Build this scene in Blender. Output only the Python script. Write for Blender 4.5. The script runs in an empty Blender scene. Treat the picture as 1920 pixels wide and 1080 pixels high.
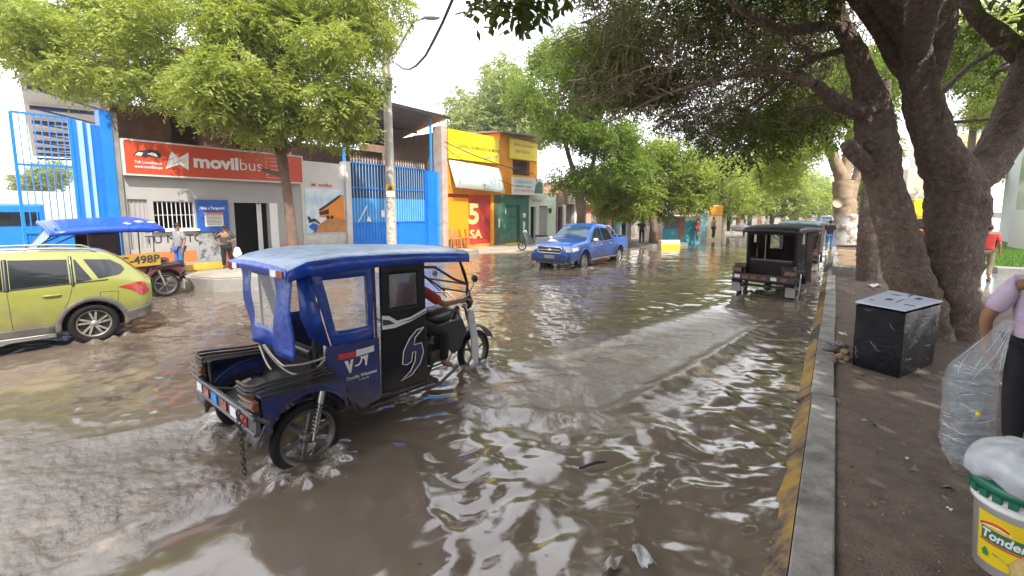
import bpy, bmesh, math, random
import numpy as np
from mathutils import Vector, Matrix
random.seed(7); RNG = np.random.default_rng(11)
scene = bpy.context.scene
COL = scene.collection
R = math.radians

# ------------------------------------------------------------------ camera
CAM_H = 2.25
FPX, PCX, PCY = 850.0, 960.0, 492.0            # focal length and principal point in 1920x1080 pixels
PITCH, YAW = math.atan(97 / 850.0), R(35.45)
cd = bpy.data.cameras.new('camera')
cd.sensor_width = 36.0
cd.lens = 36.0 * FPX / 1920.0
cd.shift_y = -(540.0 - PCY) / 1920.0
cd.clip_start = 0.05; cd.clip_end = 2000
cam = bpy.data.objects.new('camera', cd); COL.objects.link(cam)
cam.location = (0, 0, CAM_H)
cam.rotation_euler = (R(90) - PITCH, 0, YAW)
scene.camera = cam

# ------------------------------------------------------------------ sky, sun, exposure
SUN_AZ = Vector((0.80, -0.52, 0)).normalized()   # towards the sun, seen from above
SUN_EL = R(50)
world = bpy.data.worlds.new('World'); scene.world = world; world.use_nodes = True
nt = world.node_tree; nt.nodes.clear()
def wn(t, **k):
    n = nt.nodes.new(t)
    for a, b in k.items(): setattr(n, a, b)
    return n
out = wn('ShaderNodeOutputWorld'); bg = wn('ShaderNodeBackground')
sky = wn('ShaderNodeTexSky', sky_type='NISHITA', sun_disc=False, sun_elevation=SUN_EL,
         sun_rotation=math.atan2(SUN_AZ.x, SUN_AZ.y), air_density=1.0, dust_density=1.5)
sk = wn('ShaderNodeVectorMath', operation='SCALE'); sk.inputs['Scale'].default_value = 0.1
tc = wn('ShaderNodeTexCoord')
ns = wn('ShaderNodeTexNoise'); ns.inputs['Scale'].default_value = 2.3; ns.inputs['Detail'].default_value = 7; ns.inputs['Roughness'].default_value = 0.55
rp = wn('ShaderNodeValToRGB'); rp.color_ramp.elements[0].position = 0.30; rp.color_ramp.elements[1].position = 0.46
cl = wn('ShaderNodeMix', data_type='RGBA'); cl.inputs['B'].default_value = (2.0, 2.02, 2.16, 1)
nt.links.new(tc.outputs['Generated'], ns.inputs['Vector']); nt.links.new(ns.outputs['Fac'], rp.inputs['Fac'])
nt.links.new(sky.outputs['Color'], sk.inputs[0]); nt.links.new(sk.outputs['Vector'], cl.inputs['A'])
nt.links.new(rp.outputs['Color'], cl.inputs['Factor']); nt.links.new(cl.outputs['Result'], bg.inputs['Color'])
bg.inputs['Strength'].default_value = 1.0
nt.links.new(bg.outputs['Background'], out.inputs['Surface'])
sd = bpy.data.lights.new('sun', 'SUN'); sd.energy = 5.0; sd.angle = R(0.6); sd.color = (1.0, 0.945, 0.84)
sun = bpy.data.objects.new('sun', sd); COL.objects.link(sun)
sdir = Vector((SUN_AZ.x * math.cos(SUN_EL), SUN_AZ.y * math.cos(SUN_EL), math.sin(SUN_EL)))
sun.rotation_euler = sdir.to_track_quat('Z', 'Y').to_euler(); sun.location = (10, -10, 30)
vs = scene.view_settings
vs.view_transform = 'Standard'; vs.look = 'None'; vs.exposure = 0.38; vs.gamma = 1.0
cy = scene.cycles
cy.max_bounces = 7; cy.diffuse_bounces = 3; cy.glossy_bounces = 3; cy.transmission_bounces = 4; cy.transparent_max_bounces = 8
cy.caustics_reflective = False; cy.caustics_refractive = False; cy.use_denoising = True; cy.sample_clamp_indirect = 6

# ------------------------------------------------------------------ measuring: where a sight line meets a plane
_fw = Vector((-math.sin(YAW) * math.cos(PITCH), math.cos(YAW) * math.cos(PITCH), -math.sin(PITCH)))
_rt = Vector((math.cos(YAW), math.sin(YAW), 0)); _up = _rt.cross(_fw)
_O = Vector((0, 0, CAM_H))
def ray(u, v): return _fw + _rt * ((u - PCX) / FPX) + _up * ((PCY - v) / FPX)
def at(u, v, D): return _O + ray(u, v) * D                       # at a distance D
def onz(u, v, z): r = ray(u, v); return _O + r * ((z - CAM_H) / r.z)   # on a level z
def onx(u, v, x): r = ray(u, v); return _O + r * (x / r.x)

# ------------------------------------------------------------------ materials
def mat(name, col, rough=0.6, metal=0.0, var=0.12, vs=3.0, bump=0.0, bs=40.0, spec=0.5, coat=0.0, tint=None, tint_s=1.5, tint_lo=0.5, tint_hi=0.7, alpha=1.0, trans=0.0, bd=0.02, mud=None):
    m = bpy.data.materials.new(name); m.use_nodes = True
    t = m.node_tree; p = t.nodes['Principled BSDF']
    def N(k): return t.nodes.new(k)
    c = (*col, 1) if len(col) == 3 else col
    tcn = N('ShaderNodeTexCoord')
    base = None
    if var > 0:
        n = N('ShaderNodeTexNoise'); n.inputs['Scale'].default_value = vs; n.inputs['Detail'].default_value = 6; n.inputs['Roughness'].default_value = 0.65
        t.links.new(tcn.outputs['Object'], n.inputs['Vector'])
        mr = N('ShaderNodeMapRange'); mr.inputs['From Min'].default_value = 0.25; mr.inputs['From Max'].default_value = 0.75
        mr.inputs['To Min'].default_value = 1 - var; mr.inputs['To Max'].default_value = 1 + var
        t.links.new(n.outputs['Fac'], mr.inputs['Value'])
        mx = N('ShaderNodeVectorMath'); mx.operation = 'SCALE'; mx.inputs[0].default_value = c[:3]
        t.links.new(mr.outputs['Result'], mx.inputs['Scale'])
        base = mx.outputs['Vector']
    if tint is not None:
        n2 = N('ShaderNodeTexNoise'); n2.inputs['Scale'].default_value = tint_s; n2.inputs['Detail'].default_value = 8; n2.inputs['Roughness'].default_value = 0.7
        t.links.new(tcn.outputs['Object'], n2.inputs['Vector'])
        m2 = N('ShaderNodeMapRange'); m2.inputs['From Min'].default_value = tint_lo; m2.inputs['From Max'].default_value = tint_hi
        t.links.new(n2.outputs['Fac'], m2.inputs['Value'])
        mm = N('ShaderNodeMix'); mm.data_type = 'RGBA'; mm.inputs['B'].default_value = (*tint, 1)
        if base: t.links.new(base, mm.inputs['A'])
        else: mm.inputs['A'].default_value = c
        t.links.new(m2.outputs['Result'], mm.inputs['Factor'])
        base = mm.outputs['Result']
    if mud:                                                # (height, colour, strength): dirt clinging to the lower part
        sp = N('ShaderNodeSeparateXYZ'); t.links.new(tcn.outputs['Object'], sp.inputs[0]); n4 = N('ShaderNodeTexNoise'); n4.inputs['Scale'].default_value = 4.0; n4.inputs['Detail'].default_value = 8; n4.inputs['Roughness'].default_value = .7
        t.links.new(tcn.outputs['Object'], n4.inputs['Vector']); q1 = N('ShaderNodeMath'); q1.operation = 'MULTIPLY_ADD'; q1.inputs[1].default_value = mud[0] * 1.6; q1.inputs[2].default_value = -mud[0] * .8; t.links.new(n4.outputs['Fac'], q1.inputs[0])
        q2 = N('ShaderNodeMath'); t.links.new(sp.outputs['Z'], q2.inputs[0]); t.links.new(q1.outputs[0], q2.inputs[1]); q3 = N('ShaderNodeMapRange'); q3.inputs['From Min'].default_value = mud[0] * .45; q3.inputs['From Max'].default_value = mud[0]; q3.inputs['To Min'].default_value = mud[2]; q3.inputs['To Max'].default_value = 0
        t.links.new(q2.outputs[0], q3.inputs['Value']); m5 = N('ShaderNodeMix'); m5.data_type = 'RGBA'; m5.inputs['B'].default_value = (*mud[1], 1)
        if base: t.links.new(base, m5.inputs['A'])
        else: m5.inputs['A'].default_value = c
        t.links.new(q3.outputs['Result'], m5.inputs['Factor']); base = m5.outputs['Result']
    if base: t.links.new(base, p.inputs['Base Color'])
    else: p.inputs['Base Color'].default_value = c
    p.inputs['Roughness'].default_value = rough; p.inputs['Metallic'].default_value = metal
    p.inputs['Specular IOR Level'].default_value = spec
    p.inputs['Coat Weight'].default_value = coat; p.inputs['Coat Roughness'].default_value = 0.08
    p.inputs['Alpha'].default_value = alpha; p.inputs['Transmission Weight'].default_value = trans
    if bump > 0:
        n3 = N('ShaderNodeTexNoise'); n3.inputs['Scale'].default_value = bs; n3.inputs['Detail'].default_value = 5
        t.links.new(tcn.outputs['Object'], n3.inputs['Vector'])
        b = N('ShaderNodeBump'); b.inputs['Strength'].default_value = bump; b.inputs['Distance'].default_value = bd
        t.links.new(n3.outputs['Fac'], b.inputs['Height']); t.links.new(b.outputs['Normal'], p.inputs['Normal'])
    return m

# ------------------------------------------------------------------ mesh builder
def _basis(d):
    d = d.normalized()
    a = Vector((0, 0, 1)) if abs(d.z) < 0.9 else Vector((1, 0, 0))
    x = d.cross(a).normalized(); return x, d.cross(x).normalized()
class MB:
    def __init__(s): s.v = []; s.f = []; s.m = []; s.s = []; s.T = None; s.mi = 0
    def at(s, o=(0, 0, 0), rot=None):                      # following shapes are placed by this transform
        s.T = Matrix.Translation(o) @ (rot.to_4x4() if rot is not None else Matrix.Identity(4)); return s
    def raw(s, vs, fs, smooth=False):
        k = len(s.v)
        if s.T is not None: vs = [s.T @ Vector(p) for p in vs]
        s.v += [tuple(p) for p in vs]
        for f in fs: s.f.append([i + k for i in f]); s.m.append(s.mi); s.s.append(smooth)
        return s
    def box(s, c, size, rot=None, taper=1.0):
        x, y, z = [q / 2 for q in size]
        P = [Vector((a * x * (taper if d > 0 else 1), b * y * (taper if d > 0 else 1), d * z)) for d in (-1, 1) for a, b in ((-1, -1), (1, -1), (1, 1), (-1, 1))]
        if rot is not None: P = [rot @ p for p in P]
        P = [p + Vector(c) for p in P]
        return s.raw(P, [(3, 2, 1, 0), (4, 5, 6, 7), (0, 1, 5, 4), (1, 2, 6, 5), (2, 3, 7, 6), (3, 0, 4, 7)])
    def box2(s, a, b):
        return s.box([(p + q) / 2 for p, q in zip(a, b)], [abs(q - p) for p, q in zip(a, b)])
    def tube(s, pts, r, n=8, smooth=True, cap=True):
        pts = [Vector(p) for p in pts]; k = len(pts)
        rr = list(r) if hasattr(r, '__len__') else [r] * k
        V = []; px = None
        for i in range(k):
            d = (pts[min(i + 1, k - 1)] - pts[max(i - 1, 0)])
            if d.length < 1e-7: d = Vector((0, 0, 1))
            d.normalize()
            if px is None: x, y = _basis(d)
            else:
                x = (px - d * px.dot(d))
                x = x.normalized() if x.length > 1e-5 else _basis(d)[0]
                y = d.cross(x)
            px = x
            for j in range(n):
                a = 2 * math.pi * j / n
                V.append(pts[i] + (x * math.cos(a) + y * math.sin(a)) * rr[i])
        F = [(i * n + j, i * n + (j + 1) % n, (i + 1) * n + (j + 1) % n, (i + 1) * n + j) for i in range(k - 1) for j in range(n)]
        s.raw(V, F, smooth)
        if cap:
            s.raw(V[:n], [tuple(range(n))[::-1]]); s.raw(V[-n:], [tuple(range(n))])
        return s
    def lathe(s, prof, c=(0, 0, 0), axis='z', n=24, a0=0, a1=2 * math.pi, smooth=True):
        full = abs(a1 - a0 - 2 * math.pi) < 1e-6; k = n if full else n + 1
        V = []
        for r, h in prof:
            for j in range(k):
                a = a0 + (a1 - a0) * j / n; x, y = r * math.cos(a), r * math.sin(a)
                p = (x, y, h) if axis == 'z' else ((x, h, y) if axis == 'y' else (h, x, y))
                V.append(Vector(p) + Vector(c))
        F = []
        for i in range(len(prof) - 1):
            for j in range(n):
                q = (j + 1) % k if full else j + 1
                F.append((i * k + j, i * k + q, (i + 1) * k + q, (i + 1) * k + j))
        return s.raw(V, F, smooth)
    def prism(s, poly, o, ux, uy, depth):                  # flat outline poly pushed along the normal ux x uy
        o, ux, uy = Vector(o), Vector(ux), Vector(uy); nrm = ux.cross(uy).normalized() * depth; n = len(poly)
        A = [o + ux * p[0] + uy * p[1] for p in poly]
        V = A + [p + nrm for p in A]
        F = [tuple(range(n))[::-1], tuple(range(n, 2 * n))] + [(i, (i + 1) % n, n + (i + 1) % n, n + i) for i in range(n)]
        return s.raw(V, F)
    def grid(s, P, smooth=True, flip=False):               # P[i][j] points
        a, b = len(P), len(P[0]); V = [p for row in P for p in row]
        F = [(i * b + j, i * b + j + 1, (i + 1) * b + j + 1, (i + 1) * b + j) for i in range(a - 1) for j in range(b - 1)]
        if flip: F = [f[::-1] for f in F]
        return s.raw(V, F, smooth)
    def ell(s, c, r, n=14, m=9, rot=None):
        V = []; F = []
        for i in range(m + 1):
            t = math.pi * i / m
            for j in range(n):
                a = 2 * math.pi * j / n
                p = Vector((r[0] * math.sin(t) * math.cos(a), r[1] * math.sin(t) * math.sin(a), r[2] * math.cos(t)))
                if rot is not None: p = rot @ p
                V.append(p + Vector(c))
        for i in range(m):
            for j in range(n): F.append((i * n + j, (i + 1) * n + j, (i + 1) * n + (j + 1) % n, i * n + (j + 1) % n))
        return s.raw(V, F, True)
    def mesh(s, name):
        use = sorted({i for f in s.f for i in f})
        if len(use) < len(s.v): mp = {a: b for b, a in enumerate(use)}; s.v = [s.v[i] for i in use]; s.f = [[mp[i] for i in f] for f in s.f]
        me = bpy.data.meshes.new(name); me.from_pydata(s.v, [], s.f)
        me.polygons.foreach_set('material_index', s.m); me.polygons.foreach_set('use_smooth', s.s); me.update(); return me
    def build(s, name, mats, parent=None, bevel=0, solid=0, subd=0):
        o = link(name, s.mesh(name), mats, parent)
        if solid: q = o.modifiers.new('thickness', 'SOLIDIFY'); q.thickness = solid; q.offset = 0
        if bevel: q = o.modifiers.new('edges', 'BEVEL'); q.width = bevel; q.segments = 2; q.limit_method = 'ANGLE'
        if subd: q = o.modifiers.new('round', 'SUBSURF'); q.levels = subd; q.render_levels = subd
        return o
def link(name, me, mats, parent=None):
    o = bpy.data.objects.new(name, me); COL.objects.link(o)
    for m in (mats if isinstance(mats, (list, tuple)) else [mats]): me.materials.append(m)
    if parent is not None: o.parent = parent
    return o
def np_mesh(name, V, Q, smooth=False):                     # verts (n,3), quads (m,4)
    me = bpy.data.meshes.new(name); V = np.ascontiguousarray(V, np.float32); Q = np.ascontiguousarray(Q, np.int32)
    me.vertices.add(len(V)); me.vertices.foreach_set('co', V.ravel())
    me.loops.add(Q.size); me.loops.foreach_set('vertex_index', Q.ravel())
    me.polygons.add(len(Q)); me.polygons.foreach_set('loop_start', np.arange(0, Q.size, Q.shape[1], dtype=np.int32))
    me.polygons.foreach_set('use_smooth', np.full(len(Q), smooth)); me.update(calc_edges=True); return me
def tag(o, label, cat, group=None, kind=None):
    o['label'] = label
    if cat: o['category'] = cat
    if group: o['group'] = group
    if kind: o['kind'] = kind
    return o
def struct(o, label, cat): return tag(o, label, cat, kind='structure')
def thing(name, label, cat, loc=(0, 0, 0), rz=0.0, group=None):
    o = bpy.data.objects.new(name, None); COL.objects.link(o); o.empty_display_size = 0.2
    o.location = loc; o.rotation_euler = (0, 0, rz); return tag(o, label, cat, group)
def copy_tree(o, parent=None):
    c = o.copy(); COL.objects.link(c)
    if parent is not None: c.parent = parent; c.matrix_parent_inverse = o.matrix_parent_inverse
    for ch in list(o.children): copy_tree(ch, c)
    return c
def baked(o, name):                                        # mesh of o with its modifiers worked in; o is removed
    dg = bpy.context.evaluated_depsgraph_get(); dg.update()
    me = bpy.data.meshes.new_from_object(o.evaluated_get(dg), depsgraph=dg)
    me.name = name; bpy.data.objects.remove(o); return me
_tc = {}
def words(s, h, bold=0.0, thick=0.004, shear=0.0, wide=1.0):   # lettering as a mesh, centred, height of a capital = h
    key = (s, bold, shear)
    cu = bpy.data.curves.new('t', 'FONT'); cu.body = s; cu.size = h / 0.7; cu.extrude = thick / 2; cu.offset = bold * h; cu.shear = shear
    cu.align_x = 'CENTER'; cu.align_y = 'CENTER'; cu.resolution_u = 3
    o = bpy.data.objects.new('t', cu); COL.objects.link(o); me = baked(o, 'lettering'); bpy.data.curves.remove(cu)
    if wide != 1.0: me.transform(Matrix.Diagonal((wide, 1, 1, 1)))
    return me
def lettering(s, h, m, parent, o, ux=(1, 0, 0), uy=(0, 0, 1), name='lettering', fit=None, **k):
    me = words(s, h, **k)
    if fit: xs_ = [v.co.x for v in me.vertices]; me.transform(Matrix.Diagonal((fit / (max(xs_) - min(xs_)), 1, 1, 1)))
    ux, uy = Vector(ux).normalized(), Vector(uy).normalized(); uz = ux.cross(uy)
    M4 = Matrix((ux, uy, uz)).transposed().to_4x4(); M4.translation = Vector(o); me.transform(M4)
    return link(name, me, m, parent)
# ------------------------------------------------------------------ shared materials
MW = {}
def mk(k, *a, **q): MW[k] = mat(k, *a, **q); return MW[k]
mk('ochre_stone', (.33, .25, .12), .85, var=.25, vs=12, bump=.5); mk('dull_red', (.22, .07, .06), .5); mk('dull_rim', (0.15, 0.145, 0.14), 0.45, 0.6, var=.3); mk('smoked_film', (.035, .037, .05), .18, var=.1, alpha=.93, spec=.8)
mk('rubber', (0.012, 0.011, 0.0105), 0.7, var=.3, spec=.25); mk('black_paint', (0.015, 0.014, 0.016), 0.35, var=.2, coat=.3)
mk('steel', (0.45, 0.44, 0.42), 0.35, 0.9, var=.25); mk('chrome', (0.75, 0.75, 0.74), 0.12, 1.0, var=.05)
mk('dark_steel', (0.06, 0.055, 0.055), 0.5, 0.5, var=.3, tint=(.10, .06, .04), tint_s=6)
mk('alloy', (0.42, 0.40, 0.37), 0.4, 0.6, var=.3, tint=(.2, .16, .12), tint_s=9)
mk('concrete', (0.27, 0.255, 0.235), 0.85, var=.25, vs=2.5, bump=.3, bs=60, tint=(.22, .20, .17), tint_s=1.2)
mk('kerb_stone', (0.31, 0.295, 0.27), 0.8, var=.3, vs=5, bump=.5, bs=90, tint=(.15, .14, .125), tint_s=2.6, tint_lo=.48, tint_hi=.66)
mk('white_wall', (0.66, 0.64, 0.61), 0.8, var=.08, vs=1.2, bump=.1, bs=30, mud=(1.3, (.34, .29, .23), .6), tint=(.55, .50, .43), tint_s=.8, tint_lo=.52, tint_hi=.8)
mk('grey_wall', (0.40, 0.385, 0.375), 0.8, var=.08, vs=1.2, bump=.1, bs=30, mud=(1.1, (.26, .22, .18), .55), tint=(.42, .40, .38), tint_s=.9, tint_lo=.5, tint_hi=.8)
mk('blue_gate', (0.01, 0.20, 0.72), 0.4, var=.14, vs=2, tint=(.03, .22, .52), tint_s=2, tint_lo=.5, tint_hi=.8)
mk('pale_blue', (0.35, 0.58, 0.80), 0.45, var=.1)
mk('light_blue', (0.03, 0.30, 0.74), 0.5, var=.14)
mk('glass_dark', (0.015, 0.017, 0.02), 0.06, var=0, spec=.8)
mk('glass_clear', (0.6, 0.65, 0.66), 0.06, var=0, alpha=.28, spec=.8)
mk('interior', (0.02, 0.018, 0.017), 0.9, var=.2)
mk('white_paint', (0.80, 0.79, 0.76), 0.5, var=.06); mk('paper', (0.78, 0.76, 0.72), 0.7, var=.06)
mk('orange_sign', (0.62, 0.075, 0.025), 0.45, var=.10, vs=2, tint=(.50, .075, .035), tint_s=1.0, tint_lo=.45, tint_hi=.75)
mk('orange_band', (0.72, 0.19, 0.05), 0.7, var=.12, tint=(.5, .2, .1), tint_s=3, tint_lo=.55, tint_hi=.8)
mk('yellow_paint', (0.72, 0.42, 0.04), 0.65, var=.2, vs=4, tint=(.35, .28, .18), tint_s=3, tint_lo=.5, tint_hi=.7)
mk('yellow_sign', (0.85, 0.68, 0.01), 0.45, var=.05); mk('orange_wall', (0.82, 0.33, 0.015), 0.75, var=.1, vs=1.5, tint=(.6, .26, .05), tint_s=1.2, tint_lo=.55, tint_hi=.8)
mk('red_wall', (0.56, 0.05, 0.04), 0.55, var=.12, vs=2, tint=(.35, .04, .035), tint_s=2)
mk('green_wall', (0.045, 0.17, 0.12), 0.7, var=.2, vs=3, mud=(.9, (.20, .17, .13), .5), tint=(.10, .26, .20), tint_s=1.6, tint_lo=.5, tint_hi=.72)
mk('brick', (0.25, 0.15, 0.10), 0.9, var=.3, vs=6, bump=.6, bs=14, tint=(.18, .11, .08), tint_s=5)
mk('brown_wall', (0.22, 0.10, 0.06), 0.75, var=.2, tint=(.3, .17, .1), tint_s=1.5)
mk('rust_roof', (0.24, 0.22, 0.21), 0.6, .3, var=.25, vs=2); mk('grey_sheet', (0.50, 0.51, 0.52), 0.55, .1, var=.1)
mk('black_ink', (0.03, 0.03, 0.035), 0.7, var=0); mk('red_ink', (0.65, 0.04, 0.03), .6, var=0); mk('white_ink', (0.82, 0.82, 0.80), .5, var=0)
mk('cream_ink', (0.80, 0.60, 0.22), .5, var=0); mk('blue_ink', (0.02, 0.10, 0.42), .5, var=.1)
mk('red_lamp', (0.34, 0.03, 0.025), 0.15, var=.1, coat=.5); mk('amber_lamp', (0.26, 0.075, 0.025), 0.2, var=.1, coat=.4); mk('clear_lamp', (0.65, 0.66, 0.66), 0.1, var=.1, coat=.6)
mk('skin', (0.32, 0.16, 0.095), 0.55, var=.06, spec=.35); mk('hair', (0.012, 0.010, 0.009), 0.5, var=.2)
mk('sole', (0.03, .028, .027), .7)
mk('soil', (0.135, 0.098, 0.076), 0.85, var=.35, vs=6, bump=.7, bs=45, bd=.03, tint=(.20, .155, .12), tint_s=1.7, tint_lo=.5, tint_hi=.75)
mk('wet_path', (0.20, 0.20, 0.20), 0.12, var=.2, vs=1, bump=.05, bs=6)
mk('clear_plastic', (0.75, 0.78, 0.80), 0.22, var=0, alpha=.30, spec=.9)

# ------------------------------------------------------------------ water (real waves, driven by where vehicles churn it)
def seg_dist(X, Y, pts):                                  # distance to a polyline and position along it 0..1
    best = np.full(X.shape, 1e9); tt = np.zeros(X.shape); L = [0]
    for a, b in zip(pts, pts[1:]): L.append(L[-1] + math.hypot(b[0] - a[0], b[1] - a[1]))
    for i, (a, b) in enumerate(zip(pts, pts[1:])):
        dx, dy = b[0] - a[0], b[1] - a[1]; q = dx * dx + dy * dy
        t = np.clip(((X - a[0]) * dx + (Y - a[1]) * dy) / q, 0, 1)
        d = np.hypot(X - a[0] - t * dx, Y - a[1] - t * dy); m = d < best
        best = np.where(m, d, best); tt = np.where(m, (L[i] + t * math.sqrt(q)) / L[-1], tt)
    return best, tt
def in_poly(X, Y, pts, soft):
    ins = np.zeros(X.shape, bool)
    for (x0, y0), (x1, y1) in zip(pts, pts[1:] + pts[:1]):
        c = ((y0 > Y) != (y1 > Y)) & (X < (x1 - x0) * (Y - y0) / (y1 - y0 + 1e-12) + x0); ins ^= c
    d, _ = seg_dist(X, Y, pts + pts[:1])
    return np.clip(0.5 + np.where(ins, d, -d) / (2 * soft), 0, 1)
def waves(X, Y, n, l0, l1, steep, seed, ang=None, spread=math.pi):
    r = np.random.default_rng(seed); h = np.zeros(X.shape)
    for i in range(n):
        lam = l0 * (l1 / l0) ** (i / (n - 1)); a = (ang if ang is not None else 0) + r.uniform(-spread, spread); k = 2 * math.pi / lam
        w = np.cos(a) * X + np.sin(a) * Y; c = -np.sin(a) * X + np.cos(a) * Y
        # crests bend and break up along their length
        ph = r.uniform(0, 7) + 0.9 * np.sin(c * k * r.uniform(.25, .5) + r.uniform(0, 7)) + .7 * np.sin(w * k * .21 + r.uniform(0, 7))
        env = 0.55 + 0.45 * np.sin(c * k * r.uniform(.12, .3) + w * k * r.uniform(.05, .15) + r.uniform(0, 7))
        s_ = np.sin(w * k + ph); h += steep * lam / (2 * math.pi) * env * (s_ + .28 * np.cos(2 * (w * k + ph)))
    return h / math.sqrt(n / 2)
def pz(*uv): return [tuple(onz(u, v, 0.0).xy) for u, v in uv]
CHURN = pz((0, 800), (130, 815), (300, 800), (420, 775), (470, 800), (330, 870), (260, 890), (300, 895), (420, 885), (500, 870), (420, 925), (300, 970), (190, 1040), (100, 1080), (0, 1090))
PATCH = pz((930, 755), (985, 765), (1080, 778), (1180, 745), (1280, 690), (1390, 625), (1430, 590), (1330, 590), (1200, 625), (1060, 680), (960, 720))
SHALLOW = pz((640, 760), (700, 810), (790, 880), (805, 960), (850, 1010), (800, 1100), (200, 1100), (270, 990), (430, 930), (530, 880))
FRONT1 = pz((900, 762), (1000, 775), (1080, 784), (1180, 755), (1285, 700), (1400, 628), (1480, 585))
FRONT2 = pz((770, 860), (790, 900), (800, 960), (845, 1010), (850, 1050), (800, 1110))
FRONT3 = pz((60, 1110), (190, 1035), (260, 990), (420, 930), (560, 868))
FRONT5 = pz((512, 872), (430, 905), (330, 945), (230, 1000))
FRONT6 = pz((425, 785), (340, 795), (250, 812), (120, 835))
FRONT4 = pz((870, 690), (960, 690), (1100, 650), (1300, 590), (1420, 545))
def water_height(X, Y):
    dist = np.hypot(X, Y)
    churn = np.maximum(in_poly(X, Y, CHURN, .3), in_poly(X, Y, PATCH, .8) * .85)
    sh = in_poly(X, Y, SHALLOW, .25) * (1 - churn)
    calm = 1 - .8 * sh
    near = np.clip((9 - dist) / 5, 0, 1) * np.clip((X + 5.2) / 1.6, 0, 1)
    h = waves(X, Y, 26, .5, 2.4, .048, 3) * (1 - .35 * near) * calm
    h += waves(X, Y, 22, .22, .55, .085, 5, ang=R(100), spread=1.0) * calm * (1 - .45 * near)
    h += waves(X, Y, 16, .32, 1.2, .21, 9) * near * calm            # big rounded ripples by the kerb
    h += waves(X, Y, 18, .10, .26, .12, 13) * (.5 + .5 * churn) * (1 - .6 * near * (1 - churn)) * calm * np.clip((20 - dist) / 9, 0, 1)
    h += waves(X, Y, 30, .045, .13, .34, 17) * churn * np.clip((12 - dist) / 4, 0, 1)
    h += waves(X, Y, 12, .15, .5, .065, 19) * churn
    for P, amp, w in ((FRONT1, .05, .14), (FRONT2, .022, .10), (FRONT3, .024, .09), (FRONT4, .025, .2), (FRONT5, .045, .13), (FRONT6, .04, .14)):
        d, t = seg_dist(X, Y, P); e = np.sin(np.pi * np.clip(t, 0.02, .98)) ** .5
        h += amp * e * np.exp(-(d / w) ** 2) - amp * .45 * e * np.exp(-((d - 2.2 * w) / (1.4 * w)) ** 2)
    for (cx, cy, r0) in WHEELS:                                       # water pushed up round each wheel
        d = np.hypot(X - cx, Y - cy)
        h += .07 * np.exp(-((d - r0) / .13) ** 2) * (.6 + .4 * np.sin(9 * np.arctan2(Y - cy, X - cx)))
    foam = np.clip(churn * .36, 0, 1)
    for P, w in ((FRONT1, .06), (FRONT2, .05), (FRONT3, .055), (FRONT5, .16), (FRONT6, .16)):
        d, t = seg_dist(X, Y, P); foam = np.maximum(foam, .50 * np.exp(-(d / w) ** 2))
    for (cx, cy, r0) in WHEELS:
        foam = np.maximum(foam, .85 * np.exp(-((np.hypot(X - cx, Y - cy) - r0 * .9) / .16) ** 2))
    return h, foam, churn
WHEELS = [(-3.72, 2.05, .30), (-5.05, 2.1, .30), (-4.25, 4.9, .26), (-10.55, 2.2, .36), (-8.0, 16.1, .34), (-7.9, 19.3, .34), (-1.9, 14.2, .25), (-.9, 14.3, .25)]
na, nr = 900, 1000
A = np.linspace(R(48), R(212), na)[::-1]; RR = 1.2 * (260 / 1.2) ** (np.linspace(0, 1, nr) ** 1.12)
RR[-1] = 400
AA, RG = np.meshgrid(A, RR, indexing='ij'); WX = RG * np.cos(AA); WY = RG * np.sin(AA)
WX = np.minimum(WX, 40.)
WZ, FOAM, CH = water_height(WX, WY)
idx = np.arange(na * nr).reshape(na, nr)
Q = np.stack([idx[:-1, :-1], idx[1:, :-1], idx[1:, 1:], idx[:-1, 1:]], -1).reshape(-1, 4)[:, ::-1]
me = np_mesh('flood_water', np.stack([WX, WY, WZ], -1).reshape(-1, 3), Q, True)
for nm, arr in (('foam', FOAM), ('churn', CH)):
    a_ = me.attributes.new(nm, 'FLOAT', 'POINT'); a_.data.foreach_set('value', arr.astype(np.float32).ravel())
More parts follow.
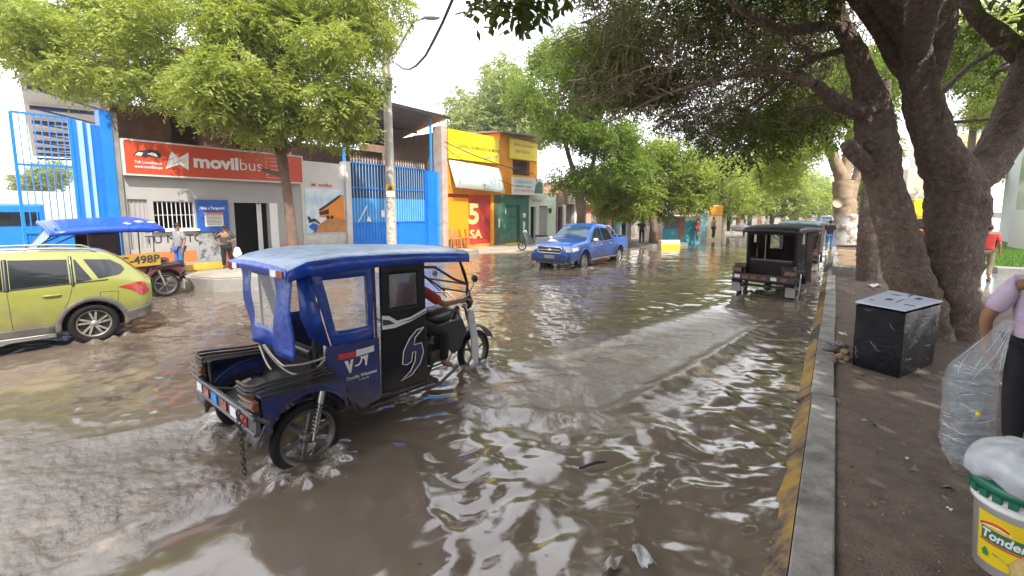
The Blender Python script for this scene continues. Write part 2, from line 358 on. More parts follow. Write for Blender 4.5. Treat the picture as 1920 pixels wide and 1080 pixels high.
def water_mat():
    m = bpy.data.materials.new('muddy_water'); m.use_nodes = True; t = m.node_tree; p = t.nodes['Principled BSDF']
    N = t.nodes.new; L = t.links.new
    tcn = N('ShaderNodeTexCoord')
    n1 = N('ShaderNodeTexNoise'); n1.inputs['Scale'].default_value = .55; n1.inputs['Detail'].default_value = 4; L(tcn.outputs['Object'], n1.inputs['Vector'])
    r1 = N('ShaderNodeValToRGB'); r1.color_ramp.elements[0].position = .3; r1.color_ramp.elements[0].color = (.128, .098, .074, 1)
    r1.color_ramp.elements[1].position = .72; r1.color_ramp.elements[1].color = (.198, .155, .116, 1); L(n1.outputs['Fac'], r1.inputs['Fac'])
    fa = N('ShaderNodeAttribute'); fa.attribute_name = 'foam'; ch = N('ShaderNodeAttribute'); ch.attribute_name = 'churn'
    n2 = N('ShaderNodeTexNoise'); n2.inputs['Scale'].default_value = 26; n2.inputs['Detail'].default_value = 5; n2.inputs['Roughness'].default_value = .7
    n2.inputs['Distortion'].default_value = 1.2; L(tcn.outputs['Object'], n2.inputs['Vector'])
    ad = N('ShaderNodeMath'); ad.operation = 'MULTIPLY_ADD'; ad.inputs[1].default_value = .62; L(fa.outputs['Fac'], ad.inputs[0]); L(n2.outputs['Fac'], ad.inputs[2])
    mr = N('ShaderNodeMapRange'); mr.inputs['From Min'].default_value = .90; mr.inputs['From Max'].default_value = 1.22; L(ad.outputs[0], mr.inputs['Value'])
    mu = N('ShaderNodeMath'); mu.operation = 'MULTIPLY'; L(mr.outputs['Result'], mu.inputs[0]); mu.inputs[1].default_value = .85
    mx = N('ShaderNodeMix'); mx.data_type = 'RGBA'; mx.inputs['B'].default_value = (.78, .75, .71, 1); L(r1.outputs['Color'], mx.inputs['A']); L(mu.outputs[0], mx.inputs['Factor'])
    L(mx.outputs['Result'], p.inputs['Base Color'])
    ro = N('ShaderNodeMath'); ro.operation = 'MULTIPLY_ADD'; ro.inputs[1].default_value = .10; ro.inputs[2].default_value = .045; L(ch.outputs['Fac'], ro.inputs[0]); L(ro.outputs[0], p.inputs['Roughness']); p.inputs['IOR'].default_value = 1.55; p.inputs['Specular IOR Level'].default_value = 1.0
    n3 = N('ShaderNodeTexNoise'); n3.inputs['Scale'].default_value = 24; n3.inputs['Detail'].default_value = 6; n3.inputs['Roughness'].default_value = .6; L(tcn.outputs['Object'], n3.inputs['Vector'])
    bs = N('ShaderNodeMath'); bs.operation = 'MULTIPLY_ADD'; L(ch.outputs['Fac'], bs.inputs[0]); bs.inputs[1].default_value = .62; bs.inputs[2].default_value = .035
    b = N('ShaderNodeBump'); b.inputs['Distance'].default_value = .03; L(bs.outputs[0], b.inputs['Strength']); L(n3.outputs['Fac'], b.inputs['Height']); L(b.outputs['Normal'], p.inputs['Normal'])
    return m
struct(link('flood_water', me, water_mat()), 'muddy brown flood water with ripples and wakes covering the street', 'flood water')

# ------------------------------------------------------------------ ground under it, pavements
def slab(name, poly, z0, z1, m, bevel=0):
    mb = MB(); n = len(poly)
    mb.raw([(x, y, z0) for x, y in poly] + [(x, y, z1) for x, y in poly],
           [tuple(range(n, 2 * n))] + [(i, (i + 1) % n, n + (i + 1) % n, n + i) for i in range(n)])
    return mb.build(name, m, None, bevel)
g = MB(); g.raw([(-900, -900, -.22), (900, -900, -.22), (900, 900, -.22), (-900, 900, -.22)], [(0, 1, 2, 3)])
struct(g.build('ground', mat('road_asphalt', (.05, .047, .044), .9, vs=1)), 'flat ground and road surface under the flood', 'ground')
struct(slab('pavement_far_side', [(-80, -40), (-14.9, -40), (-14.9, 15.6), (-15.1, 18.2), (-80, 18.2)], -.2, .24,
     mat('old_pavement', (.36, .31, .25), .85, var=.25, vs=1.2, bump=.3, bs=30, tint=(.27, .2, .14), tint_s=.7)), 'dusty concrete pavement in front of the ticket office across the street', 'pavement')
struct(slab('pavement_low', [(-80, 18.2), (-15.1, 18.2), (-13.6, 20.6), (-12.5, 25), (-11.6, 31), (-10.8, 36), (-80, 36)], -.2, .035, bpy.data.materials['old_pavement']), 'low pale pavement edge under the red and green shop fronts', 'pavement')
# soil strip on the near side, gently uneven
ys = np.linspace(-12, 60, 420); xs = np.linspace(.115, 3.35, 30)
GX, GY = np.meshgrid(xs, ys, indexing='ij')
GZ = .135 + waves(GX, GY, 14, .4, 2.2, .035, 31) + waves(GX, GY, 10, .12, .4, .03, 33)
GZ = np.where(GX < .13, .12, GZ)
ii = np.arange(GX.size).reshape(GX.shape)
Q = np.stack([ii[:-1, :-1], ii[1:, :-1], ii[1:, 1:], ii[:-1, 1:]], -1).reshape(-1, 4)
struct(link('soil_strip', np_mesh('soil_strip', np.stack([GX, GY, GZ], -1).reshape(-1, 3), Q, True), MW['soil']), 'bare dark soil strip between kerb and path', 'soil')
struct(slab('footpath', [(3.3, -12), (9, -12), (30, 200), (3.3, 200)], -.2, .13, MW['wet_path']), 'wet grey footpath shining behind the tree', 'footpath')
# kerb: blocks with a broad top and a sloped, yellow painted lower face
def kerb_yellow():
    m = bpy.data.materials.new('worn_yellow_kerb'); m.use_nodes = True; t = m.node_tree; p = t.nodes['Principled BSDF']; N = t.nodes.new; L = t.links.new
    tcn = N('ShaderNodeTexCoord')
    n = N('ShaderNodeTexNoise'); n.inputs['Scale'].default_value = 5; n.inputs['Detail'].default_value = 9; n.inputs['Roughness'].default_value = .72; L(tcn.outputs['Object'], n.inputs['Vector'])
    n2 = N('ShaderNodeTexNoise'); n2.inputs['Scale'].default_value = .9; n2.inputs['Detail'].default_value = 3; L(tcn.outputs['Object'], n2.inputs['Vector'])
    ad = N('ShaderNodeMath'); L(n.outputs['Fac'], ad.inputs[0]); L(n2.outputs['Fac'], ad.inputs[1])
    r = N('ShaderNodeValToRGB'); e = r.color_ramp.elements; e[0].position = .42; e[0].color = (.035, .03, .027, 1); e[1].position = .55; e[1].color = (.36, .215, .04, 1)
    x = e.new(.47); x.color = (.18, .12, .07, 1)
    mu = N('ShaderNodeMath'); mu.operation = 'MULTIPLY'; mu.inputs[1].default_value = .5; L(ad.outputs[0], mu.inputs[0]); L(mu.outputs[0], r.inputs['Fac']); L(r.outputs['Color'], p.inputs['Base Color'])
    p.inputs['Roughness'].default_value = .6
    b = N('ShaderNodeBump'); b.inputs['Strength'].default_value = .5; b.inputs['Distance'].default_value = .01; L(n.outputs['Fac'], b.inputs['Height']); L(b.outputs['Normal'], p.inputs['Normal'])
    return m
kb = MB(); kf = MB(); y = -8.0
while y < 110:
    ln = random.uniform(1.9, 2.3); a, b = y + .006, y + ln - .006; dz = random.uniform(-.014, .014); dx = random.uniform(-.014, .014)
    kb.raw([(-.105 + dx, a, -.2), (.115 + dx, a, -.2), (.115 + dx, a, .155 + dz), (-.105 + dx, a, .15 + dz), (-.105 + dx, b, -.2), (.115 + dx, b, -.2), (.115 + dx, b, .155 + dz), (-.105 + dx, b, .15 + dz)],
           [(0, 1, 2, 3), (7, 6, 5, 4), (3, 2, 6, 7), (1, 5, 6, 2), (0, 3, 7, 4)])
    kf.raw([(-.30 + dx, a, -.06), (-.112 + dx, a, .135 + dz), (-.112 + dx, b, .135 + dz), (-.30 + dx, b, -.06), (-.112, a, -.2), (-.112, b, -.2)], [(0, 1, 2, 3), (0, 4, 1), (3, 2, 5)])
    y += ln
k1 = kb.build('kerb', MW['kerb_stone'], None, .012); struct(k1, 'grey stone kerb blocks with worn yellow face along the soil strip', 'kerb')
kf.build('painted_face', kerb_yellow(), k1, .006)
# ------------------------------------------------------------------ people
def skin_mesh(name, pts, edges, rad, m, parent, sub=2, flat=None):
    me = bpy.data.meshes.new(name); me.from_pydata([tuple(p) for p in pts], edges, [])
    o = bpy.data.objects.new(name, me); COL.objects.link(o)
    o.modifiers.new('skin', 'SKIN')
    for i, d in enumerate(me.skin_vertices[0].data):
        q = rad[i]; d.radius = q if hasattr(q, '__len__') else (q, q); d.use_root = (i == 0)
    s = o.modifiers.new('sub', 'SUBSURF'); s.levels = sub; s.render_levels = sub
    b = baked(o, name); b.polygons.foreach_set('use_smooth', np.ones(len(b.polygons), bool))
    return link(name, b, m, parent)
def person(label, loc, rz, h=1.62, pose=None, shirt=None, trousers=None, sleeves=.55, hair='short', fat=1.0, shoes=None, parts=None, group=None):
    """local axes: x ahead, y left, z up; joints in metres for a 1.7 m figure"""
    root = thing('person', label, 'person', loc, rz, group)
    k = h / 1.7
    J = dict(pel=(0, 0, .93), bel=(.015, 0, 1.08), che=(.0, 0, 1.30), nk=(.0, 0, 1.46), hd=(.02, 0, 1.57), top=(.01, 0, 1.66))
    for s, q in ((1, 'L'), (-1, 'R')):
        J.update({'sh' + q: (0, s * .18, 1.40), 'el' + q: (-.03, s * .25, 1.13), 'wr' + q: (.06, s * .26, .90), 'ha' + q: (.08, s * .26, .82),
                  'hi' + q: (0, s * .095, .88), 'kn' + q: (.03, s * .105, .48), 'an' + q: (-.02, s * .11, .09), 'to' + q: (.14, s * .13, .03)})
    if pose: J.update(pose)
    J = {a: Vector(b) * k for a, b in J.items()}
    W = {'pel': (.135 * fat, .10 * fat), 'bel': (.135 * fat, .10 * fat), 'che': (.15 * fat, .105 * fat), 'nk': .05, 'hd': (.075, .09), 'top': (.055, .065)}
    for q in 'LR': W.update({'sh' + q: .052 * fat, 'el' + q: .04 * fat, 'wr' + q: .028, 'ha' + q: (.022, .038), 'hi' + q: .085 * fat, 'kn' + q: .058 * fat, 'an' + q: .038, 'to' + q: (.04, .03)})
    E = [('pel', 'bel'), ('bel', 'che'), ('che', 'nk'), ('nk', 'hd'), ('hd', 'top')]
    for q in 'LR': E += [('che', 'sh' + q), ('sh' + q, 'el' + q), ('el' + q, 'wr' + q), ('wr' + q, 'ha' + q), ('pel', 'hi' + q), ('hi' + q, 'kn' + q), ('kn' + q, 'an' + q), ('an' + q, 'to' + q)]
    def sk(name, keys, edges, m, grow, sub=2, extra=None):
        P = [J[a] if isinstance(a, str) else a[0] for a in keys]; ix = {(a if isinstance(a, str) else a[1]): i for i, a in enumerate(keys)}
        rd = []
        for a in keys:
            w = W[a] if isinstance(a, str) else a[2]
            rd.append(tuple(q * k + grow for q in w) if hasattr(w, '__len__') else w * k + grow)
        return skin_mesh(name, P, [(ix[a], ix[b]) for a, b in edges], rd, m, root, sub)
    W2 = dict(W); W.update({q: tuple(w * .84 for w in W[q]) for q in ('pel', 'bel', 'che')}); W.update({'shL': W['shL'] * .9, 'shR': W['shR'] * .9})
    names = list(dict.fromkeys([a for e in E for a in e]))
    # five fingers and a thumb on each hand
    keys = list(names); edges = list(E)
    for q, sg in (('L', 1), ('R', -1)):
        d = (J['ha' + q] - J['wr' + q]).normalized(); x, y = _basis(d)
        side = Vector((1, 0, 0)) - d * d.x
        side = side.normalized() if side.length > .2 else x
        for fi, (off, ln) in enumerate(((.028, .075), (.010, .088), (-.009, .08), (-.027, .062))):
            base = J['ha' + q] + (side * off + d * .02) * k
            tip = base + (d * ln + (-J['ha' + q].normalized() * .0)) * k
            nm = 'f%d%s' % (fi, q); keys.append((tip, nm, .008)); edges.append(('ha' + q, nm))
        nm = 'th' + q; keys.append((J['wr' + q] + (d * .055 + side * .055) * k, nm, .009)); edges.append(('wr' + q, nm))
    body = sk('body', keys, edges, MW['skin'], 0.0)
    W = W2
    if shirt is not None:
        low = J['pel'] + Vector((0, 0, .03)) * k; nkb = J['che'].lerp(J['nk'], .62)
        keys = ['bel', (low, 'low', (.145 * fat, .112 * fat)), 'che', (nkb, 'nkb', .062)]
        ed = [('low', 'bel'), ('bel', 'che'), ('che', 'nkb')]
        for q in 'LR':
            e = J['sh' + q].lerp(J['el' + q], min(1, sleeves / .5) if sleeves < .5 else 1.0)
            keys += ['sh' + q]; ed.append(('che', 'sh' + q))
            if sleeves <= .55: keys.append((J['sh' + q].lerp(J['el' + q], .85), 'se' + q, .052 * fat)); ed.append(('sh' + q, 'se' + q))
            else:
                keys += ['el' + q, (J['el' + q].lerp(J['wr' + q], .85), 'se' + q, .033)]; ed += [('sh' + q, 'el' + q), ('el' + q, 'se' + q)]
        sk('shirt', keys, ed, shirt, .018)
    if trousers is not None:
        keys = ['pel']; ed = []
        for q in 'LR':
            an = J['kn' + q].lerp(J['an' + q], .92)
            keys += ['hi' + q, 'kn' + q, (an, 'a' + q, .048)]; ed += [('pel', 'hi' + q), ('hi' + q, 'kn' + q), ('kn' + q, 'a' + q)]
        sk('trousers', keys, ed, trousers, .013)
    hm = MB(); hc = J['hd'].lerp(J['top'], .45); ax = (J['top'] - J['nk']).normalized()
    rot = ax.to_track_quat('Z', 'Y').to_matrix(); yaw = rot
    hm.ell(hc + Vector((-.022, 0, .012)) * k, (.093 * k, .084 * k, .105 * k), 16, 10)
    if hair == 'cap':
        hm.ell(hc + Vector((.085, 0, .02)) * k, (.075 * k, .07 * k, .012 * k), 14, 6)
    if hair == 'long': hm.ell(hc + Vector((-.07, 0, -.10)) * k, (.05 * k, .085 * k, .16 * k), 14, 9)
    hm.build('cap' if hair == 'cap' else 'hair', MW['hair'], root)
    fm = MB(); f0 = hc + Vector((.088, 0, -.03)) * k
    for s in (-1, 1):
        fm.ell(f0 + Vector((-.006, s * .032, .012)) * k, (.008 * k, .012 * k, .007 * k), 8, 6)
    fm.ell(f0 + Vector((-.006, 0, -.052)) * k, (.008 * k, .022 * k, .005 * k), 8, 6)
    fm.build('face_features', mat('eyes_and_mouth', (.06, .025, .02), .5, var=0) if 'eyes_and_mouth' not in bpy.data.materials else bpy.data.materials['eyes_and_mouth'], root)
    nm = MB(); nm.ell(f0 + Vector((.004, 0, -.015)) * k, (.018 * k, .013 * k, .024 * k), 10, 7)
    for s in (-1, 1): nm.ell(hc + Vector((-.005, s * .087, -.03)) * k, (.02 * k, .012 * k, .03 * k), 8, 6)
    nm.build('nose_and_ears', MW['skin'], root)
    if shoes is not None:
        for q in 'LR':
            s_ = MB(); a, t = J['an' + q], J['to' + q]; d = (t - a); d.z = 0; d.normalize(); an = math.atan2(d.y, d.x)
            s_.at(a + d * .055 * k - Vector((0, 0, a.z)) + Vector((0, 0, .045 * k)), Matrix.Rotation(an, 3, 'Z')); s_.ell((0, 0, 0), (.13 * k, .05 * k, .05 * k), 12, 8)
            s_.build('shoe', shoes, root)
    return root, J
def cloth(name, c, **q): return mat(name, c, .85, var=.18, vs=9, bump=.15, bs=25, **q)

# ------------------------------------------------------------------ three wheeled taxis
def wheel(parent, c, r, w, spokes=5, name='wheel', rimcol='dull_rim', axis='y', rimf=.77):
    t = MB(); q = w / 2
    prof = [(r * rimf, -q * .7), (r * (rimf + .08), -q), (r * .93, -q), (r * .985, -q * .65), (r, 0), (r * .985, q * .65), (r * .93, q), (r * (rimf + .08), q), (r * rimf, q * .7), (r * rimf, -q * .7)]
    t.lathe(prof, c, axis, 40); ty = t.build(name, MW['rubber'], parent)
    m = MB(); rr = r * rimf
    m.lathe([(rr * 1.02, -q * .75), (rr * 1.02, q * .75), (rr * .90, q * .55), (rr * .88, 0), (rr * .90, -q * .55), (rr * 1.02, -q * .75)], c, axis, 40)
    m.lathe([(0, -q * 1.1), (rr * .2, -q * 1.1), (rr * .24, -q * .5), (rr * .24, q * .5), (rr * .2, q * 1.1), (0, q * 1.1)], c, axis, 20)
    for i in range(spokes):
        a = 2 * math.pi * i / spokes + .3
        d = Vector((math.cos(a), 0, math.sin(a))); p = Vector((-math.sin(a), 0, math.cos(a)))
        if axis == 'y':
            rot = Matrix((d, Vector((0, 1, 0)), p)).transposed()
            m.box(Vector(c) + d * rr * .57, (rr * .76, q * .6, rr * .13), rot)
    m.build('rim', MW[rimcol], ty)
    return ty
def sag_rope(a, b, sag, n=12):
    a, b = Vector(a), Vector(b)
    return [a.lerp(b, i / n) - Vector((0, 0, sag * 4 * (i / n) * (1 - i / n))) for i in range(n + 1)]
def make_trike(label, loc, heading, C, style='closed', group='three wheeled taxis on the flooded street'):
    """local x ahead, y left, z up from the road; heading clockwise from +Y"""
    rz = R(90 - heading)
    root = thing('three_wheeled_taxi', label, 'mototaxi', loc, rz, group)
    B, RF, CU, DO, DK = C['body'], C['roof'], C['curtain'], C['door'], MW['black_paint']
    TR = .66
    for s in (-1, 1):
        wheel(root, (0, s * TR, .325), .325, .10, 6)
    fw = wheel(root, (2.80, 0, .31), .31, .085, 5)
    # frame
    m = MB()
    for s in (-1, 1):
        m.tube([(-.30, s * .40, .50), (.0, s * .42, .50), (.75, s * .45, .36), (1.6, s * .40, .34), (1.9, s * .14, .38)], .022)
        m.tube([(.70, s * .60, .34), (1.62, s * .60, .31), (2.2, s * .30, .30)], .018)
    m.tube([(0, -TR, .325), (0, TR, .325)], .035); m.ell((0, 0, .325), (.12, .10, .12))
    for x in (.75, 1.2, 1.6): m.tube([(x, -.6, .33), (x, .6, .33)], .016)
    m.tube([(.02, -.5, .50), (.02, .5, .50)], .02)
    m.build('chassis', MW['dark_steel'], root)
    # rear bumper with reflectors
    m = MB(); m.box((-.43, 0, .60), (.035, 1.50, .13)); m.tube([(-.45, -.75, .67), (-.45, .75, .67)], .018); m.tube([(-.45, -.75, .535), (-.45, .75, .535)], .018)
    for s in (-1, 1):
        m.tube([(-.43, s * .74, .67), (-.36, s * .76, .62), (-.32, s * .70, .50), (-.36, s * .60, .36)], .022)
        m.tube([(-.43, s * .45, .62), (-.25, s * .42, .56), (0, s * .42, .5)], .02)
    bp = m.build('rear_bumper', MW['dark_steel'] if style != 'closed' else mat('worn_bumper', (.13, .13, .14), .45, .4, var=.3, tint=(.06, .05, .05), tint_s=5), root)
    for y, mm in ((.62, 'white_ink'), (.42, 'red_lamp'), (.20, 'light_blue'), (-.05, 'red_lamp'), (-.28, 'white_ink'), (-.52, 'red_lamp')):
        q = MB(); q.box((-.455, y, .60), (.008, .14, .085)); q.build('reflector', MW[mm] if style == 'closed' else MW['dull_red'] if mm == 'red_lamp' else MW['paper'] if mm == 'white_ink' else MW['dull_red'], bp)
    m = MB()
    m.raw([(-.40, -.40, .5), (-.40, .40, .5), (.0, .40, .62), (.0, -.40, .62)], [(0, 1, 2, 3)]); m.build('cargo_floor', MW['dark_steel'], root, solid=.012)
    # fenders with rails and lamps
    for s in (-1, 1):
        m = MB(); y = s * TR
        arc = [(.46 * math.cos(a), .325 + .46 * math.sin(a)) for a in np.linspace(R(15), R(168), 16)]
        P = [[Vector((x, y + j * .12 - s * .02, z + .012 * (1 - abs(j)))) for j in (-1, -.5, 0, .5, 1)] for x, z in arc]
        m.grid(P); m.grid([[Vector((x, y - s * .13, z)), Vector((x * 1.0, y - s * .13, max(z - .16, .35)))] for x, z in arc])
        f = m.build('fender', B, root, solid=.012)
        m = MB()
        yo_ = y + s * .085
        m.prism([(.40 * math.cos(a), .325 + .43 * math.sin(a)) for a in np.linspace(R(25), R(158), 12)] + [(-.40, .86), (.33, .80)], (0, yo_ + (.008 if s < 0 else 0), 0), (1, 0, 0), (0, 0, 1), .016); m.build('fender_side', B, f); m = MB()
        m.raw([(-.42, y - .15, .86), (-.42, y + .15, .86), (.30, y + .12, .80), (.30, y - .12, .80)], [(0, 1, 2, 3)]); m.build('fender_shelf', DK, f, solid=.02)
        for k in range(3):
            m = MB(); dz = .035 * k
            m.tube([(.35, y - s * .10, .90 - dz), (.0, y - s * .02, .90 - dz), (-.30, y + s * .02, .925 - dz), (-.42, y + s * .05, .925 - dz), (-.46, y - s * .04, .92 - dz), (-.46, y - s * .22, .92 - dz)], .013)
            m.build('rail', MW['dark_steel'], f)
        m = MB(); m.box((-.44, y - s * .02, .775), (.05, .24, .085)); tl = m.build('tail_lamp', MW['amber_lamp'], f, .012)
        m = MB()
        for k in range(3): m.tube([(-.48, y - s * .15, .825 - .05 * k), (-.49, y, .83 - .05 * k), (-.475, y + s * .12, .83 - .05 * k)], .007)
        m.build('lamp_guard', MW['dull_rim'], tl)
        m = MB(); m.tube([(-.40, y, .86), (-.36, y, .55)], .03); m.tube([(-.40, y - s * .2, .88), (-.38, y - s * .2, .50)], .02); m.build('fender_post', MW['dark_steel'], f)
        if style != 'closed':
            m = MB(); m.box((-.40, y, .30), (.012, .22, .26)); m.build('mud_flap', MW['grey_wall'], f)
        m = MB(); yy = y - s * .0 + s * .075
        m.tube([(.02, yy, .30), (.16, yy - s * .03, .80)], .012); pts = []
        for i in range(81):
            t = i / 80; a = t * 2 * math.pi * 8; p = Vector((.03, yy, .36)).lerp(Vector((.11, yy - s * .02, .62)), t)
            pts.append(p + Vector((math.cos(a) * .028, math.sin(a) * .028, 0)))
        m.tube(pts, .006, 5); m.tube([(.11, yy - s * .02, .62), (.155, yy - s * .03, .78)], .032)
        m.build('shock_absorber', MW['steel'], root)
    # cabin tub
    for s in (-1, 1):
        m = MB(); poly = [(.22, .93), (.26, 1.08), (.82, 1.05), (.82, .40), (.60, .36), (.44, .52), (.40, .70)]
        m.prism(poly, (0, s * .60 + (.02 if s < 0 else 0), 0), (1, 0, 0), (0, 0, 1), .03)
        sd_ = m.build('side_panel', B, root, .008)
        if style == 'closed' and s < 0:
            q = MB(); y = -.6125
            q.prism([(.36, .985), (.54, .97), (.55, .915), (.36, .93)], (0, y, 0), (1, 0, 0), (0, 0, 1), .003); q.build('red_stripe', MW['red_ink'], sd_)
            q = MB(); q.prism([(.55, .985), (.62, .98), (.75, .985), (.75, .925), (.55, .915)], (0, y, 0), (1, 0, 0), (0, 0, 1), .003)
            q.prism([(.42, .90), (.455, .90), (.475, .84), (.49, .90), (.515, .90), (.485, .77), (.47, .77)], (0, y, 0), (1, 0, 0), (0, 0, 1), .003)
            q.prism([(.60, .90), (.68, .91), (.66, .80), (.645, .80), (.64, .86)], (0, y, 0), (1, 0, 0), (0, 0, 1), .003)
            q.tube([(.52 + .055 * math.cos(a) + .03, y - .002, .885 + .06 * math.sin(a)) for a in np.linspace(R(-110), R(20), 9)], .008, 6)
            q.build('emblem', MW['white_ink'], sd_)
            lettering('Oncide Wiansten', .034, MW['white_ink'], sd_, (.60, y - .004, .715), bold=.012)
            lettering('Tu amigo fiel', .016, MW['white_ink'], sd_, (.62, y - .004, .675))
    m = MB(); m.box((.62, 0, .40), (.9, 1.16, .03)); m.box((1.2, 0, .34), (.9, 1.10, .03)); m.build('cabin_floor', MW['dark_steel'], root)
    m = MB(); m.box((.45, 0, .64), (.46, 1.08, .12)); m.box((.19, 0, .86), (.10, 1.08, .40), Matrix.Rotation(R(-10), 3, 'Y')); m.build('passenger_seat', C.get('seat', MW['black_paint']), root, .03)
    m = MB(); m.box((.13, 0, .72), (.03, 1.14, .50)); m.build('back_wall', DK if style == 'closed' else B, root)
    # roof posts
    m = MB()
    for s in (-1, 1):
        m.tube([(.16, s * .56, .6), (.14, s * .56, 1.86)], .014); m.tube([(.80, s * .59, .4), (.79, s * .59, 1.88)], .014)
        m.tube([(1.44, s * .59, .36), (1.42, s * .59, 1.84)], .014)
        m.tube([(1.42, s * .58, 1.72), (1.62, s * .56, 1.70), (1.95, s * .52, 1.52), (2.30, s * .40, 1.40), (2.46, s * .22, 1.22)], .016)
        m.tube([(1.95, s * .58, 1.84), (2.02, s * .56, 1.70), (2.52, s * .26, 1.12)], .008)
    m.tube([(1.42, -.59, 1.84), (1.42, .59, 1.84)], .014); m.tube([(.79, -.59, 1.87), (.79, .59, 1.87)], .014); m.tube([(1.95, -.6, 1.86), (1.95, .6, 1.86)], .014)
    m.tube([(2.30, -.40, 1.40), (2.30, .40, 1.40)], .014); m.tube([(1.43, -.59, .98), (1.43, .59, .98)], .014)
    m.build('cabin_frame', MW['dark_steel'], root)
    # roof
    X = [-.09, .08, .26, .42, .9, 1.4, 1.8, 2.06]; ZC = [1.865, 1.93, 1.975, 1.985, 1.97, 1.945, 1.92, 1.895]
    Yf = [-1, -.97, -.85, -.5, 0, .5, .85, .97, 1]; dr = [.085, .06, .035, .012, 0, .012, .035, .06, .085]
    m = MB(); P = []
    for i, (x, z) in enumerate(zip(X, ZC)):
        wob = .012 * math.sin(3.1 * i)
        P.append([Vector((x, yf * .665 , z - d * (1 if x > .2 else .55) + wob * (abs(yf) > .8) * .5)) for yf, d in zip(Yf, dr)])
    m.grid(P, flip=False); rf = m.build('roof', RF, root, solid=.012)
    m = MB()
    for s in (-1, 1):
        top = [Vector((p[0 if s < 0 else -1].x, p[0 if s < 0 else -1].y + s * .006, p[0].z + .02)) for p in P]
        dp = [.10, .12, .15, .14, .115, .10, .10, .10]
        m.grid([[t, t + Vector((.0, s * .012 * math.sin(2.3 * i), -d * .5)), t + Vector((0, -s * .004, -d))] for i, (t, d) in enumerate(zip(top, dp))])
    fr = P[-1]; m.grid([[q + Vector((.01, 0, .01)), q + Vector((.012, 0, -.09 - .0 * j))] for j, q in enumerate(fr)])
    re = P[0]; m.grid([[q + Vector((-.01, 0, .012)), q + Vector((-.015, 0, -.075))] for q in re])
    m.build('roof_valance', C['valance'], rf, solid=.006)
    if style == 'closed':
        for y, mm in ((.60, 'red_lamp'), (.48, 'white_ink'), (-.42, 'white_ink'), (-.55, 'red_lamp')):
            q = MB(); q.box((-.112, y, 1.80), (.006, .12, .06)); q.build('roof_reflector', MW[mm], rf)
    # curtains
    def curtain(name, corners, win, m_, folds=3, amp=.012, nx=24, nz=16, film=None):
        # bilinear cloth with a clear window; corners tl,tr,br,bl; win = (u0,u1,v0,v1)
        tl, tr, br, bl = [Vector(c) for c in corners]; nrm = (tr - tl).cross(bl - tl).normalized(); m1 = MB(); m2 = MB(); P = []
        for j in range(nz + 1):
            row = []
            for i in range(nx + 1):
                u, v = i / nx, j / nz; p = tl.lerp(tr, u).lerp(bl.lerp(br, u), v)
                row.append(p + nrm * amp * (math.sin(u * folds * 6.28 + 1.5 * v) * (.3 + v) + .6 * math.sin(7 * u + 9 * v)))
            P.append(row)
        V = [p for r in P for p in r]
        for j in range(nz):
            for i in range(nx):
                u, v = (i + .5) / nx, (j + .5) / nz; f = (j * (nx + 1) + i, j * (nx + 1) + i + 1, (j + 1) * (nx + 1) + i + 1, (j + 1) * (nx + 1) + i)
                inside = win and win[0] < u < win[1] and win[2] < v < win[3]
                (m2 if inside else m1).f.append(list(f)); (m2 if inside else m1).m.append(0); (m2 if inside else m1).s.append(True)
        m1.v = [tuple(p) for p in V]; m2.v = [tuple(p) for p in V]
        o = m1.build(name, m_, root, solid=.004)
        if win: m2.build('clear_window', film or MW['clear_plastic'], o)
        return o
    for s in (-1, 1):
        y = s * .60; a, b = (.20, .80)
        if style == 'closed':
            curtain('side_curtain', [(a - .10, y, 1.86), (b - .03, y, 1.86), (b - .03, y, 1.04), (a + .12, y, 1.06)], (.17, .87, .18, .82), CU, 1, .008)
        elif style == 'open': 
            curtain('side_curtain', [(a - .06, y, 1.84), (b, y, 1.84), (b, y, .98), (a - .02, y, 1.0)], (.55, .85, .08, .45), CU, 1, .01)
            q = MB(); q.tube([(.12, y * .97, .55), (.10, y * .97, 1.86)], .045, 8); q.build('rear_post', B, root)
        # front door cloth
        if s < 0 or style != 'closed':
            o = curtain('door_panel', [(.84, y - s * -.015, 1.83), (1.42, y - s * -.015, 1.82), (1.43, y - s * -.015, .40), (.83, y - s * -.015, .44)], (.20, .80, .10, .36) if style == 'closed' else None, DO, 1, .006, 20, 40, MW['smoked_film'])
            if style == 'closed':
                yy = y - .030
                q = MB(); q.prism([(.845, 1.275), (.93, 1.26), (1.03, 1.19), (1.2, 1.20), (1.425, 1.265), (1.425, 1.215), (1.2, 1.15), (1.0, 1.12), (.845, 1.13)], (0, yy, 0), (1, 0, 0), (0, 0, 1), .003)
                q.build('white_band', MW['white_ink'], o)
                q = MB(); q.prism([(.85, 1.235), (.93, 1.215), (1.0, 1.165), (.85, 1.17)], (0, yy - .004, 0), (1, 0, 0), (0, 0, 1), .002)
                q.prism([(1.05, 1.17), (1.2, 1.175), (1.42, 1.235), (1.42, 1.222), (1.2, 1.163)], (0, yy - .004, 0), (1, 0, 0), (0, 0, 1), .002); q.build('band_lines', MW['black_ink'], o)
                flame = [(1.38, 1.05), (1.28, 1.04), (1.18, .96), (1.10, .84), (1.08, .70), (1.14, .68), (1.20, .70), (1.22, .80), (1.26, .80), (1.25, .70), (1.19, .60), (1.06, .52), (1.20, .55), (1.32, .65), (1.37, .77), (1.345, .88), (1.24, .88), (1.26, .96)]
                q = MB(); q.tube([(x, yy - .002, z) for x, z in flame + flame[:1]], .006, 5); q.build('swoosh_outline', MW['white_ink'], o)
                q = MB(); q.prism(flame, (0, yy, 0), (1, 0, 0), (0, 0, 1), .002); q.build('swoosh_fill', mat('swoosh_blue', (.012, .02, .07), .4, var=.1), o)
